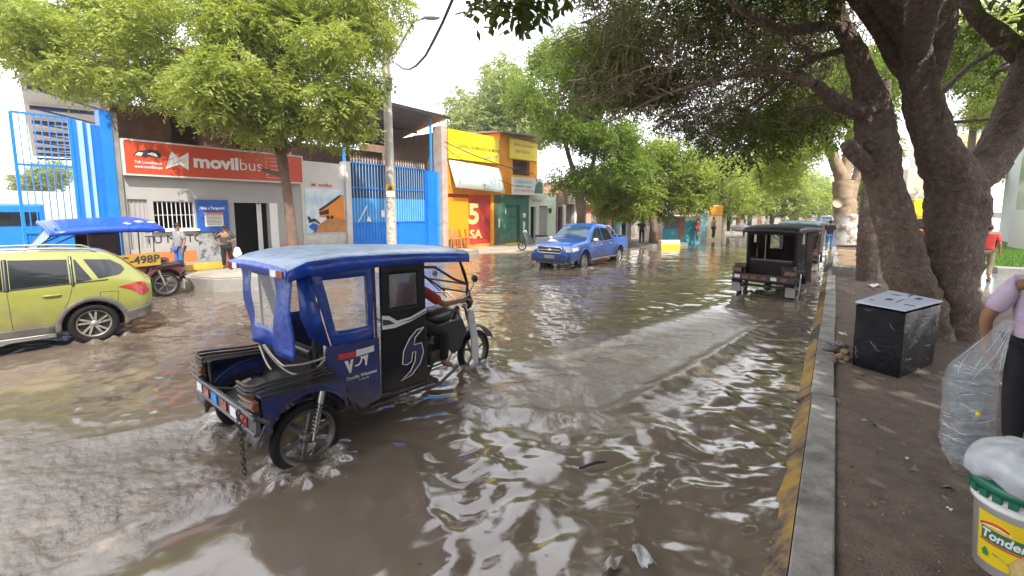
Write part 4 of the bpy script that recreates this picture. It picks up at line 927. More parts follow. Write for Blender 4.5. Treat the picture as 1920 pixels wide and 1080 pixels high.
m = MB(); m.box((6.07, -.05, 1.575), (1.36, .16, .07)); m.build('window_sill', MW['white_paint'], bo)
m = MB(); m.box((5.06, .10, 1.81), (.52, .03, 1.62))
for x in (4.86, 4.98, 5.10, 5.22): m.box((x, .07, 1.81), (.025, .03, 1.58))
m.build('shuttered_window', MW['grey_wall'], bo)
m = MB()
for x in (8.90, 9.02): m.box((x, .16, 1.48), (.05, .04, 2.1))
m.box((8.96, .19, 1.5), (.10, .01, 2.0)); m.box((9.45, -.02, 1.48), (.30, .05, 2.14)); m.build('door_leaf', MW['white_paint'], bo)
for a, b in ((4.74, 6.60), (7.55, 7.96), (9.30, 10.64)): m = MB(); m.box(((a + b) / 2, -.012, .63), (b - a, .03, .44)); m.build('orange_base_band', MW['orange_band'], bo)
lettering('TU MOTO', .26, MW['black_ink'], bo, (6.02, -.012, 1.27), name='wall_lettering')
sg, sp = sign('shop_sign', 'long orange fascia sign with white butterfly logo above the ticket office', (FO, FR_), 4.78, 10.62, 3.42, 4.46, -.16, MW['orange_sign'], MW['white_wall'], .16)
yb = -.247
q = MB()
q.prism([(5.84, 3.64), (6.03, 4.24), (6.24, 4.03), (6.53, 4.24), (6.50, 3.64), (6.24, 3.81)], (0, yb, 0), (1, 0, 0), (0, 0, 1), .006)
lg = q.build('logo', MW['white_ink'], sp); q = MB(); q.tube([(x - .23, y_, z) for x, y_, z in [(6.20, yb - .008, 3.94), (6.32, yb - .008, 4.05), (6.47, yb - .008, 4.00), (6.62, yb - .008, 3.88), (6.68, yb - .008, 3.94), (6.60, yb - .008, 4.03), (6.47, yb - .008, 3.93), (6.32, yb - .008, 3.83), (6.20, yb - .008, 3.94)]], .007, 5); q.build('logo_line', MW['orange_sign'], lg)
lettering('movil', .42, MW['white_ink'], sp, (7.40, yb, 3.95), bold=.055, fit=1.46); lettering('bus', .42, MW['white_ink'], sp, (8.58, yb, 3.95), bold=-.012, fit=.80)
lettering('Telf: | movilbus.pe', .085, MW['white_ink'], sp, (5.38, yb, 3.80), bold=.02, fit=.72); lettering('www.movilbus.pe', .095, MW['white_ink'], sp, (5.38, yb, 3.66), bold=.02, fit=.74)
q = MB(); q.prism([(4.98, 4.00), (5.10, 4.14), (5.40, 4.22), (5.66, 4.22), (5.74, 4.08), (5.70, 3.97), (5.42, 4.02), (5.28, 3.95), (5.15, 4.05)], (0, yb, 0), (1, 0, 0), (0, 0, 1), .005); bl = q.build('bus_picture', MW['black_ink'], sp)
q = MB(); q.prism([(5.04, 4.02), (5.14, 4.12), (5.26, 4.10), (5.20, 4.0)], (0, yb - .006, 0), (1, 0, 0), (0, 0, 1), .004); q.prism([(5.36, 4.08), (5.5, 4.14), (5.60, 4.10), (5.64, 4.0), (5.52, 4.03)], (0, yb - .006, 0), (1, 0, 0), (0, 0, 1), .004); q.build('bus_highlight', MW['white_ink'], bl)
q = MB()
for z in (4.18, 4.02, 3.86): q.box((9.62, yb - .002, z), (.62, .006, .016))
for a, b in (((9.15, 3.55), (9.15, 4.30)), ((9.15, 3.55), (10.1, 3.55)), ((9.15, 4.30), (10.1, 4.30))): q.tube([(a[0], yb, a[1]), (b[0], yb, b[1])], .006, 4)
q.build('address_box', MW['white_ink'], sp); lettering('Encomiendas', .09, MW['white_ink'], sp, (9.5, yb, 3.70), bold=.02)
# boards and posters on the wall
sg2, sp2 = sign('notice_board', 'blue notice board with white sheet hanging beside the barred window', (FO, FR_), 6.70, 7.74, 1.50, 2.64, -.06, MW['blue_ink'], None, .05, 'notice board')
lettering('¡Viaja a Tarapoto!', .10, MW['white_ink'], sp2, (7.2, -.088, 2.34), bold=.03, wide=.8)
q = MB(); q.box((7.24, -.09, 1.93), (.60, .008, .50)); q.build('white_sheet', MW['paper'], sp2); q = MB(); q.box((7.24, -.097, 2.14), (.60, .008, .08)); q.build('orange_heading', MW['orange_band'], sp2)
q = MB()
for i in range(7): q.box((7.24, -.097, 2.06 - .05 * i), (.50, .004, .014))
q.build('text_lines', MW['black_ink'], sp2)
sg3, sp3 = sign('wall_poster', 'grey and white photo poster pasted low beside the doorway', (FO, FR_), 6.72, 7.52, .38, 1.45, -.02, mat('grey_poster', (.45, .45, .46), .6, var=.6, vs=5, tint=(.05, .05, .055), tint_s=5, tint_lo=.45, tint_hi=.6), None, .03, 'poster')
# raised step at the foot of the wall
m = MB(); m.box((7.6, -.55, .33), (5.9, 1.1, .22)); st = struct(m.build('pavement_step', MW['concrete'], None, .01), 'raised concrete step with worn yellow edge in front of the ticket office', 'step'); st.location = FO; st.rotation_euler = (0, 0, FR_)
m = MB(); m.box((6.5, -1.12, .35), (3.2, .035, .19)); m.box((6.5, -1.0, .442), (3.2, .22, .012)); m.build('yellow_edge', MW['yellow_paint'], st)
# concrete planter box
m = MB(); P = [(-15.15, 5.05), (-13.96, 5.33), (-13.2, 6.25), (-15.9, 8.2), (-16.6, 7.0)]
n = len(P); m.raw([(x, y, -.2) for x, y in P] + [(x, y, .36) for x, y in P], [(i, (i + 1) % n, n + (i + 1) % n, n + i) for i in range(n)] + [tuple(range(n, 2 * n))])
pl = tag(m.build('concrete_planter', MW['concrete'], None, .02), 'low grey concrete planter standing in the water before the ticket office', 'planter')
m = MB(); m.raw([(x * .92 - 1.2, y * .92 + .5, .372) for x, y in P], [tuple(range(n))]); m.build('planter_soil', bpy.data.materials['old_pavement'], pl)
# --- white wall with bus poster
ww = thing('white_wall', 'bare white wall between the ticket office and the blue gate', 'wall', FO, FR_)
m = MB(); m.box2((10.68, .0, .2), (13.04, .25, 4.36)); m.build('wall', MW['white_wall'], ww)
m = MB(); m.box2((12.78, -.12, .2), (13.06, .3, 4.5)); m.build('pier', MW['white_wall'], ww)
sg4, sp4 = sign('bus_poster', 'large poster of an orange coach and blue rider on the white wall', (FO, FR_), 10.82, 12.76, 1.26, 3.22, -.02, mat('sky_poster', (.50, .66, .80), .5, var=.2, vs=1.2, tint=(.78, .82, .84), tint_s=1.2, tint_lo=.45, tint_hi=.62), None, .03, 'poster')
y = -.037; X1 = (1, 0, 0); Z1 = (0, 0, 1)
def flat(poly, m_, nm, par, yy=y, d=.003): q = MB(); q.prism(poly, (0, yy, 0), X1, Z1, d); return q.build(nm, m_, par)
flat([(11.05, 1.28), (12.74, 1.28), (12.74, 1.86), (11.9, 1.95), (11.5, 1.7)], mat('poster_ground', (.50, .22, .07), .5, var=.3, vs=3), 'picture_road', sp4)
cb = flat([(11.42, 2.32), (12.70, 2.98), (12.70, 1.88), (11.95, 1.92), (11.46, 1.98)], mat('coach_orange', (.80, .25, .02), .4, var=.1), 'picture_coach', sp4, y - .004)
flat([(11.40, 2.28), (12.45, 2.95), (12.62, 2.98), (12.3, 2.72), (11.50, 2.22)], MW['black_ink'], 'coach_windows', cb, y - .008); flat([(11.42, 2.18), (11.9, 2.32), (11.9, 2.1), (11.46, 2.06)], MW['black_ink'], 'coach_windscreen', cb, y - .008)
for x in (11.85, 12.05): q = MB(); q.lathe([(0, 0), (.085, 0), (.085, .004), (0, .004)], (x, y - .013, 1.96), 'y', 16); q.build('coach_wheel', MW['black_ink'], cb)
flat([(10.90, 1.55), (11.25, 1.30), (11.36, 1.62), (11.12, 1.72)], MW['blue_ink'], 'picture_rider', sp4, y - .004); flat([(10.86, 2.0), (10.95, 1.72), (11.2, 1.78), (11.5, 1.62), (11.42, 1.74), (11.2, 1.92), (11.05, 1.88), (10.95, 2.0)], MW['black_ink'], 'picture_seat', sp4, y - .008)
q = MB(); q.prism([(11.16, 3.28), (11.16, 3.46), (11.24, 3.38), (11.34, 3.46), (11.34, 3.28), (11.24, 3.34)], (0, -.015, 0), X1, Z1, .004); q.build('logo', MW['red_ink'], sg4); lettering('movilbus', .13, MW['red_ink'], sg4, (11.80, -.012, 3.37), bold=.02)
# --- blue yard gate with spikes
def gate(name, label, x0, x1, z0, zs, z1, n, mesh_top=None, spikes=True, y=.0, back=True):
    t = thing(name, label, 'gate', FO, FR_)
    m = MB(); w = .045
    for x in (x0, x1): m.box((x, y, (z0 + z1) / 2), (w * 1.6, .06, z1 - z0))
    for z in (z0 + .04, zs, (zs + z1) / 2 + .25, z1): m.box(((x0 + x1) / 2, y, z), (x1 - x0, .05, .06))
    m.build('gate_frame', MW['blue_gate'], t)
    m = MB(); m.box(((x0 + x1) / 2, y + .02, (z0 + zs) / 2), (x1 - x0, .012, zs - z0))
    for x in np.arange(x0 + .1, x1, .18): m.box((x, y + .005, (z0 + zs) / 2), (.03, .02, zs - z0))
    m.build('sheet_panel', MW['blue_gate'], t)
    m = MB()
    for i in range(1, n): x = x0 + (x1 - x0) * i / n; m.box((x, y, (zs + z1) / 2), (.022, .022, z1 - zs))
    m.build('bars', MW['pale_blue'] if spikes else MW['blue_gate'], t)
    if mesh_top:
        m = MB(); m.box(((x0 + x1) / 2, y + .05, (zs + mesh_top) / 2), (x1 - x0, .008, mesh_top - zs)); m.build('backing_sheet', MW['light_blue'], t)
    if back: m = MB(); m.box(((x0 + x1) / 2, y + .055, ((mesh_top or zs) + z1) / 2), (x1 - x0, .008, z1 - (mesh_top or zs))); m.build('dark_backing', mat('navy_sheet', (.01, .03, .10), .6), t)
    if spikes:
        m = MB()
        for x in np.arange(x0 + .08, x1 - .05, .16):
            m.lathe([(.034, 0), (.0, .36)], (x, y, z1 + .03), 'z', 5)
            for s in (-1, 1): m.tube([(x, y, z1 + .10), (x + s * .06, y, z1 + .17), (x + s * .05, y, z1 + .24)], .008, 4)
        m.build('spikes', mat('rusty_spikes', (.55, .42, .34), .8, var=.2) if 'rusty_spikes' not in bpy.data.materials else bpy.data.materials['rusty_spikes'], t)
    return t
g1 = gate('yard_gate', 'left half of the closed blue yard gate topped with rusty spikes', 13.10, 15.38, .22, 1.66, 4.50, 13, 2.85)
g2 = gate('yard_gate', 'right half of the closed blue yard gate, ending at the blue pillar', 15.46, 17.86, .22, 1.66, 4.50, 15, 2.85)
for g in (g1, g2): g['group'] = 'yard gate leaves'
q = MB(); q.prism([(13.4, 1.7), (13.46, 1.7), (14.0, 2.5), (13.94, 2.5)], (0, -.03, 0), X1, Z1, .01); q.box((14.9, -.035, 2.1), (.22, .01, .34)); q.prism([(13.9, 1.75), (14.05, 2.0), (14.2, 1.72)], (0, -.03, 0), X1, Z1, .01); q.build('stuck_paper', MW['paper'], g1)
bp_ = thing('gate_pillar', 'square blue pillar at the right end of the spiked gate', 'pillar', FO, FR_); m = MB(); m.box2((17.92, -.12, .2), (18.55, .4, 4.42)); m.build('pillar_face', MW['blue_gate'], bp_); m = MB(); m.box2((18.56, -.22, .2), (18.98, .4, 4.42)); m.build('light_face', MW['light_blue'], bp_)
# canopy behind the gate
cn = thing('yard_canopy', 'rusty grey canopy roof on thin blue posts over the yard gate', 'canopy', FO, FR_)
m = MB(); rows = ((-.35, 7.55), (2.6, 7.0), (5.2, 6.45))   # high at the street, falling towards the yard
xs_ = np.arange(12.6, 19.65, .09); m.grid([[Vector((x, y, z + (.035 if k % 2 else 0))) for y, z in rows] for k, x in enumerate(xs_)], False); m.build('roof_sheet', MW['rust_roof'], cn, solid=.02)
for yy, zz in ((-.30, 7.46), (2.4, 6.93), (5.0, 6.38)): m = MB(); m.box((16.1, yy, zz), (7.0, .07, .12)); m.build('rafter', MW['dark_steel'], cn)
for x, z in ((12.86, 7.4), (15.3, 7.4), (18.4, 7.4)): m = MB(); m.box2((x - .05, .0, 4.4 if x < 13 else .2), (x + .05, .1, z)); m.build('post', MW['light_blue'], cn)
bw = thing('brick_wall', 'tall unplastered brick wall behind the yard gate', 'wall', FO, FR_); m = MB(); m.box2((12.9, 5.2, 0), (19.2, 5.5, 5.9)); m.build('wall', MW['brick'], bw)
m = MB(); m.box2((12.9, 3.2, .2), (19.2, 3.3, 2.2)); m.build('lower_wall', MW['light_blue'], bw)
# --- left yard: pillars, open gate, big roof, truck
pw = thing('gate_pillar', 'bright blue pillar left of the ticket office', 'pillar', FO, FR_); m = MB(); m.box2((4.28, -.14, .2), (4.56, .3, 5.30)); m.build('pillar_face', MW['blue_gate'], pw)
pc = thing('concrete_pillar', 'tall rough concrete pillar at the left end of the ticket office', 'pillar', FO, FR_); m = MB(); m.box2((4.565, -.10, .2), (4.715, .35, 5.28)); m.build('pillar_face', MW['concrete'], pc)
g3 = gate('yard_gate', 'tall open barred blue gate leaf at the far left', 2.45, 3.62, .22, 1.62, 4.95, 8, None, False, back=False)
g3['group'] = 'yard gate leaves'
g4 = thing('yard_gate', 'folded gate leaf with blue and white upright stripes beside the blue pillar', 'gate', FO, FR_, 'yard gate leaves')
for i, (a, b, mm) in enumerate(((3.66, 3.76, 'blue_gate'), (3.77, 3.92, 'pale_blue'), (3.93, 4.0, 'blue_gate'), (4.01, 4.12, 'pale_blue'), (4.13, 4.27, 'blue_gate'))):
    m = MB(); m.box2((a, .05 * i, .2), (b, .05 * i + .06, 4.95 - .02 * i)); m.build('upright_panel', MW[mm], g4)
rs = thing('bus_shed', 'long grey shed roof with blue beams rising over the left yard', 'shed', (0, 0, 0))
A_, B_, C_, D_ = Vector((-20.5, 2.95, 7.35)), Vector((-20.5, 5.6, 7.5)), Vector((-62, 14.5, 7.6)), Vector((-62, 9.3, 7.4))
m = MB(); m.raw([A_, B_, C_, D_], [(0, 1, 2, 3)]); m.build('roof', MW['grey_sheet'], rs, solid=.12)
m = MB(); L4 = lambda t, u: A_.lerp(D_, t).lerp(B_.lerp(C_, t), u) - Vector((0, 0, .25))
for t in np.linspace(0.02, 1, 9): m.tube([L4(t, .05), L4(t, .95)], .10, 4)
for t in np.linspace(.02, .9, 8): m.tube([L4(t, .1), L4(t + .1, .9)], .05, 4)
m.build('roof_beams', mat('navy_beam', (.03, .07, .22), .5, var=.1), rs)
for t in (.03, .3, .6, 1): m = MB(); p = L4(t, .97); m.tube([(p.x, p.y, .1), p], .16, 8); m.build('post', MW['blue_gate'], rs)
yw = thing('yard_wall', 'pale cream yard wall far behind the barred gate', 'wall', (-70, 0, 0)); m = MB(); m.box2((-.3, -10, 0), (.3, 40, 4.3)); m.build('wall', mat('cream_wall', (.62, .53, .42), .85, var=.12, vs=.3, tint=(.7, .66, .6), tint_s=.2), yw)
m = MB(); m.box2((.32, -10, 0), (.36, 6, 1.6)); m.build('pale_blue_base', MW['pale_blue'], yw)
tr = thing('yard_truck', 'blue lorry with slatted side boards parked inside the yard', 'truck', (-25.5, 3.15, 0), R(84))
m = MB(); m.box((0, 0, 1.45), (1.5, 2.2, 2.1)); m.build('cab', MW['blue_gate'], tr, .08)
m = MB(); m.box((.05, -1.115, 1.95), (1.1, .02, .50)); m.build('cab_window', MW['glass_dark'], tr)
m = MB(); m.box((-1.25, 0, 1.6), (.9, 2.3, 1.9)); 
for z in np.arange(.45, 2.2, .2): m.box((-1.25, -1.16, z), (.9, .03, .05))
m.build('cargo_box', mat('teal_boards', (.08, .35, .52), .6, var=.2), tr)
m = MB()
for x in (-1.3, .2): m.lathe([(0, -.12), (.42, -.12), (.42, .12), (0, .12)], (x, -1.0, .42), 'y', 18)
m.build('wheels', MW['rubber'], tr)
# --- row on the right: red shop with orange house, green shop and more (the street bends a little)
RS = 1.13; RO, RA = Vector((-16.15 * RS, 17.04 * RS, CAM_H * (1 - RS))), math.atan2(.995, .098)
def bld(name, label, cat='building'): t = thing(name, label, cat, RO, RA); t.scale = (RS, RS, RS); return t
oh = bld('orange_house', 'two storey orange building over the red shutter and green shop front')
m = MB(); facade(m, -.08, 3.95, .1, 3.30, [(-.05, 3.22, .42, 3.12)]); facade(m, -.08, 3.95, 3.30, 6.22, []); shell(m, -.08, 3.95, 8, .1, 6.22); m.build('yellow_block', MW['orange_wall'], oh); m = MB(); m.box2((-.105, .0, .1), (-.083, 8, 6.2)); m.build('side_wall', MW['brick'], oh)
m = MB(); facade(m, 3.96, 7.42, 3.18, 6.62, [(5.05, 6.62, 4.36, 5.24)]); shell(m, 3.96, 7.42, 8, 3.18, 6.62); m.build('upper_wall', MW['orange_wall'], oh)
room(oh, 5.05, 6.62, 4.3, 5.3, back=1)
m = MB()
for x in np.linspace(5.05, 6.62, 15): m.tube([(x, .05, 4.36), (x, .05, 5.24)], .013, 5)
for z in (4.5, 4.8, 5.1): m.tube([(5.05, .05, z), (6.62, .05, z)], .013, 5)
m.build('window_bars', mat('rusty_bars', (.22, .13, .09), .8, var=.2), oh)
m = MB(); m.raw([(3.6, -.55, 6.60), (7.7, -.55, 6.72), (7.7, 7.5, 7.3), (3.6, 7.5, 7.2)], [(0, 1, 2, 3)]); m.build('roof', MW['rust_roof'], oh, solid=.08)
cpil = bld('party_column', 'weathered concrete column between the blue pillar and the yellow sign', 'pillar'); m = MB(); m.box2((-.46, -.15, .1), (-.11, .5, 6.4)); m.build('column', mat('rosy_concrete', (.48, .36, .30), .85, var=.2, vs=3, bump=.2, bs=30, tint=(.55, .50, .46), tint_s=1.2), cpil)
rd = bld('red_shutter', 'red painted shop front with cream number and letters beside an orange panel', 'shop front')
m = MB(); m.box2((1.50, .10, .42), (3.20, .16, 3.12)); 
for z in np.arange(.5, 3.1, .22): m.box((2.35, .095, z), (1.7, .012, .02))
sh_ = m.build('shutter', MW['red_wall'], rd)
m = MB(); m.box2((-.04, .04, .75), (1.49, .09, 2.93)); m.build('orange_panel', mat('orange_cloth', (.85, .36, .005), .5, var=.05), rd)
m = MB(); m.box2((-.04, .14, .42), (1.49, .2, 3.12)); m.build('dark_red_back', MW['red_wall'], rd)
m = MB(); m.box2((-.04, -.0, .42), (1.49, .05, .74)); m.build('ochre_base', mat('ochre', (.5, .27, .03), .7, var=.2), rd)
lettering('5', 1.05, MW['cream_ink'], sh_, (1.93, .082, 2.02), bold=.05, wide=1.15); lettering('SA', .46, MW['cream_ink'], sh_, (2.06, .082, .95), bold=.04, wide=1.25)
q = MB()
for a in ((2.75, 1.55), (2.95, 1.45)): q.tube([(a[0], .08, a[1]), (a[0], .08, a[1] + .4), (a[0] + .12, .08, a[1] + .2), (a[0] + .12, .08, a[1] - .15)], .012, 4)
q.build('scribble', MW['black_ink'], sh_)
for i, (x, z) in enumerate(((.05, .78), (.55, .78), (.95, .80))):
    t = thing('plastic_chair', ['pale pink plastic chair stacked by the orange panel, at its left', 'red plastic chair before the orange panel', 'bright red plastic chair next to the red shutter'][i], 'chair', RO + RS * Vector((math.cos(RA) * x + math.sin(RA) * .55, math.sin(RA) * x - math.cos(RA) * .55, .42)), RA - 1.2 + .3 * i, 'plastic chairs at the red shop'); t.scale = (RS, RS, RS)
    cm = mat('chair_red', (.65, .06, .05), .35, var=.05) if i else mat('chair_pink', (.75, .25, .2), .35, var=.05)
    m = MB(); m.box((0, 0, .42), (.40, .40, .035)); m.build('seat', cm, t, .015); m = MB(); m.box((-.19, 0, .68), (.03, .38, .42), Matrix.Rotation(R(-10), 3, 'Y')); m.build('backrest', cm, t, .012)
    for sx in (-.17, .17):
        for sy in (-.17, .17): m = MB(); m.tube([(sx, sy, .42), (sx * 1.15, sy * 1.15, 0)], .018, 6); m.build('leg', cm, t)
ys, yp = sign('yellow_sign', 'upper wide yellow sign panel with small grey lettering over the red shop', (RO, RA), -.02, 3.70, 4.86, 6.30, -.12, MW['yellow_sign'], None, .10)
lettering('CENTRO DE SERVICIO DE MOTO', .15, MW['black_ink'], yp, (2.15, -.175, 5.52), wide=1.0, bold=.01)
q = MB()
for i, x in enumerate((.25, .65, 1.05, 1.35)): q.lathe([(.08, 0), (.11, 0), (.11, .004), (.08, .004)], (x, -.175, 5.18 + .02 * i), 'y', 16)
q.prism([(2.4, 5.0), (2.8, 5.05), (3.1, 5.2), (2.7, 5.18)], (0, -.172, 0), X1, Z1, .004); q.prism([(3.2, 5.15), (3.55, 5.18), (3.5, 5.32), (3.25, 5.28)], (0, -.172, 0), X1, Z1, .004)
q.build('parts_pictures', mat('grey_picture', (.35, .36, .36), .5, var=.4, vs=20), yp)
ws_ = bld('white_banner', 'white printed banner leaning out over the red shutter', 'banner')
Pb = [[Vector((.02, -.10, 4.80)), Vector((3.74, -.10, 4.62))], [Vector((.10, -.27, 4.1)), Vector((3.80, -.27, 3.95))], [Vector((.17, -.45, 3.42)), Vector((3.90, -.45, 3.26))]]
m = MB(); m.grid([[a.lerp(b, i / 8) for i in range(9)] for a, b in Pb]); bn = m.build('cloth', mat('banner_print', (.74, .77, .70), .6, var=.12, vs=1.5, tint=(.62, .70, .25), tint_s=1.1, tint_lo=.52, tint_hi=.7), ws_, solid=.02)
def on_b(u, v): a, b = (Pb[0], Pb[2]); return a[0].lerp(a[1], u).lerp(b[0].lerp(b[1], u), v)
ub = (on_b(1, .5) - on_b(0, .5)).normalized(); vb = (on_b(.5, 0) - on_b(.5, 1)).normalized()
for i, (u, v, h_, tx) in enumerate(((.33, .18, .13, 'REPUESTOS Y'), (.33, .36, .13, 'ACCESORIOS'), (.60, .55, .10, 'LLANTAS - ACEITES'))): lettering(tx, h_, mat('grey_print', (.5, .52, .55), .6) if 'grey_print' not in bpy.data.materials else bpy.data.materials['grey_print'], bn, on_b(u, v) + ub.cross(vb) * .022, ub, vb)
q = MB()
for u, v, w_, h_ in ((.74, .72, .18, .3), (.82, .70, .12, .38), (.90, .74, .12, .3), (.62, .82, .3, .15), (.10, .78, .10, .35)):
    c = on_b(u, v) + ub.cross(vb) * .02; q.prism([(-w_, -h_), (w_, -h_ * .8), (w_ * .5, h_), (-w_ * .4, h_ * .6)], c, ub, vb, .004)
q.build('parts_pictures', mat('blue_grey_print', (.30, .36, .42), .5, var=.5, vs=14), bn)
m = MB()
for x in (.1, 3.85): m.tube([(x, .0, 3.5), (x, -.45, 3.38)], .02, 6)
m.build('bracket', MW['steel'], ws_)
y2, yp2 = sign('yellow_sign', 'faded yellow sign high on the orange building beside the tree', (RO, RA), 4.68, 7.28, 5.28, 6.40, -.06, MW['yellow_sign'], None, .08)
lettering('VENTA DE REPUESTOS', .13, MW['orange_sign'], yp2, (5.95, -.105, 6.08)); lettering('ELECTRICOS', .16, MW['orange_sign'], yp2, (5.85, -.105, 5.72))
gs = bld('green_shop', 'flaking dark green shop front with closed door and yellow step')
m = MB(); facade(m, 3.42, 6.56, -.1, 3.16, [(4.50, 5.74, .36, 2.58)], .18); shell(m, 3.42, 6.56, 7, -.1, 3.16); m.build('wall', MW['green_wall'], gs)
m = MB(); m.box2((4.50, .12, .36), (5.62, .17, 2.58))
for x0, z0, x1, z1 in ((4.6, 1.9, 5.05, 2.4), (5.1, 1.9, 5.52, 2.4), (4.6, 1.15, 5.05, 1.75), (5.1, 1.15, 5.52, 1.75), (4.6, .5, 5.05, 1.0), (5.1, .5, 5.52, 1.0)): m.box(((x0 + x1) / 2, .11, (z0 + z1) / 2), (x1 - x0, .03, z1 - z0))
m.build('door', MW['green_wall'], gs, .01)
m = MB(); m.box2((4.36, -.42, -.15), (5.92, -.002, .34)); m.build('yellow_step', MW['yellow_sign'], gs, .01)
q = MB(); q.lathe([(0, 0), (.16, 0), (.16, .004), (0, .004)], (6.12, -.006, 1.95), 'y', 14); q.box((6.1, -.004, 1.35), (.2, .006, .5)); q.box((3.85, -.004, 1.55), (.12, .006, .5)); q.box((4.42, -.004, 2.2), (.06, .006, .3)); q.build('worn_posters', MW['paper'], gs)
y3, yp3 = sign('shop_sign', 'white framed shop sign with pink lettering and a motorbike picture above the green shop', (RO, RA), 4.64, 7.50, 3.24, 4.14, -.35, mat('white_blue_sign', (.72, .73, .72), .5, var=.15, vs=2), MW['white_paint'], .12)
lettering('LUBRICANTES', .17, mat('teal_ink', (.12, .4, .42), .5, var=0), yp3, (5.6, -.415, 3.92)); lettering('MOTO REPUESTOS', .15, mat('pink_ink', (.55, .2, .25), .5, var=0), yp3, (5.6, -.415, 3.42)); lettering('SERVICIO TECNICO', .11, MW['black_ink'], yp3, (5.6, -.415, 3.66))
q = MB(); q.prism([(6.55, 3.3), (7.4, 3.3), (7.4, 3.95), (7.0, 4.05), (6.7, 3.8)], (0, -.413, 0), X1, Z1, .004); q.build('motorbike_picture', mat('dark_picture', (.06, .14, .10), .5, var=.6, vs=9), yp3)
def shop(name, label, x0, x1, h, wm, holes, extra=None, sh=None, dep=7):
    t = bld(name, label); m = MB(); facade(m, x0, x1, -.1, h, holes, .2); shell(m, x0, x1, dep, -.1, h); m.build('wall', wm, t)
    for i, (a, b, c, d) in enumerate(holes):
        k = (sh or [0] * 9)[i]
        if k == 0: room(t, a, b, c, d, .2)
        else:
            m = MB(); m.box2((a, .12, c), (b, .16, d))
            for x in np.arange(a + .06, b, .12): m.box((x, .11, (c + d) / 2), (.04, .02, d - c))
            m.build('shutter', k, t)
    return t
s1 = shop('white_shop', 'pale green and white shop front with grey folding shutter', 6.60, 9.42, 3.30, mat('pale_green_wall', (.55, .64, .52), .8, var=.12, vs=2, tint=(.45, .5, .42), tint_s=1.5), [(6.74, 7.30, .2, 2.5), (7.6, 8.5, .2, 2.56)], sh=[0, MW['grey_wall']])
lettering('Barberia', .22, mat('rose_ink', (.5, .25, .2), .5, var=0), s1, (7.4, -.008, 2.9)); m = MB(); m.box((8.72, -.05, 2.25), (.16, .14, .3)); m.build('wall_lamp', MW['black_paint'], s1)
s2 = shop('brown_shop', 'brown open shop front with two white columns under a cream fascia', 9.46, 13.2, 3.4, mat('brown_shop_wall', (.20, .14, .11), .8, var=.2, vs=2), [(9.7, 10.15, .2, 2.5), (10.45, 11.5, .2, 2.6), (11.75, 13.0, .2, 2.6)], sh=[0, mat('rust_shutter', (.26, .20, .18), .7, var=.2), MW['brown_wall']])
for x in (10.3, 11.62): m = MB(); m.box2((x - .14, -.12, .1), (x + .14, .1, 2.65)); m.build('column', MW['white_wall'], s2)
m = MB(); m.box2((10.75, -.5, 2.70), (14.1, -.02, 3.85)); m.build('fascia', mat('cream_fascia', (.66, .62, .55), .8, var=.1), s2)
s3 = shop('red_corner_shop', 'red and pink corner shop with awning and goods in its grille', 13.24, 17.0, 4.4, mat('pink_wall', (.62, .36, .28), .8, var=.1, vs=1.5), [(13.9, 16.4, .8, 2.2)])
m = MB(); m.box2((13.3, -.02, 2.2), (16.9, -.005, 2.8)); m.build('red_band', mat('red_band', (.5, .08, .05), .6, var=.1), s3)
m = MB(); m.raw([(14.2, -.05, 2.95), (17.2, -.05, 2.95), (17.4, -1.3, 2.35), (14.4, -1.3, 2.35), (14.4, -1.3, 2.15), (17.4, -1.3, 2.15)], [(0, 1, 2, 3), (3, 2, 5, 4)]); m.build('awning', mat('awning_red', (.62, .14, .09), .6, var=.08, tint=(.7, .6, .52), tint_s=.6), s3, solid=.03)
m = MB()
for x in np.linspace(13.95, 16.35, 22): m.tube([(x, .03, .8), (x, .03, 2.2)], .012, 4)
for z in (1.1, 1.5, 1.9): m.tube([(13.9, .03, z), (16.4, .03, z)], .012, 4)
m.build('grille', MW['white_wall'], s3)
m = MB()
for i in range(46): m.box((random.uniform(14, 16.3), random.uniform(.3, .6), random.uniform(.9, 2.1)), (.18, .1, .14))
m.build('goods_on_shelves', mat('mixed_goods', (.42, .30, .22), .6, var=.8, vs=5), s3)
s4 = shop('dark_blue_shop', 'narrow shop with dark blue shutter past the red awning', 17.4, 20.1, 2.9, mat('blue_shop_wall', (.18, .22, .28), .8, var=.2), [(17.6, 18.4, .2, 2.2), (18.7, 19.8, .2, 2.2)], sh=[mat('teal_shutter', (.06, .16, .22), .6, var=.3), 0])
m = MB(); m.box2((17.3, -.7, 2.35), (20.2, .0, 2.45)); m.build('roof_edge', MW['brown_wall'], s4)
s5 = shop('white_side_house', 'plain white end house with grey door at the side street', 20.15, 22.2, 2.5, MW['white_wall'], [(20.5, 21.2, .2, 2.0)], sh=[MW['grey_wall']])
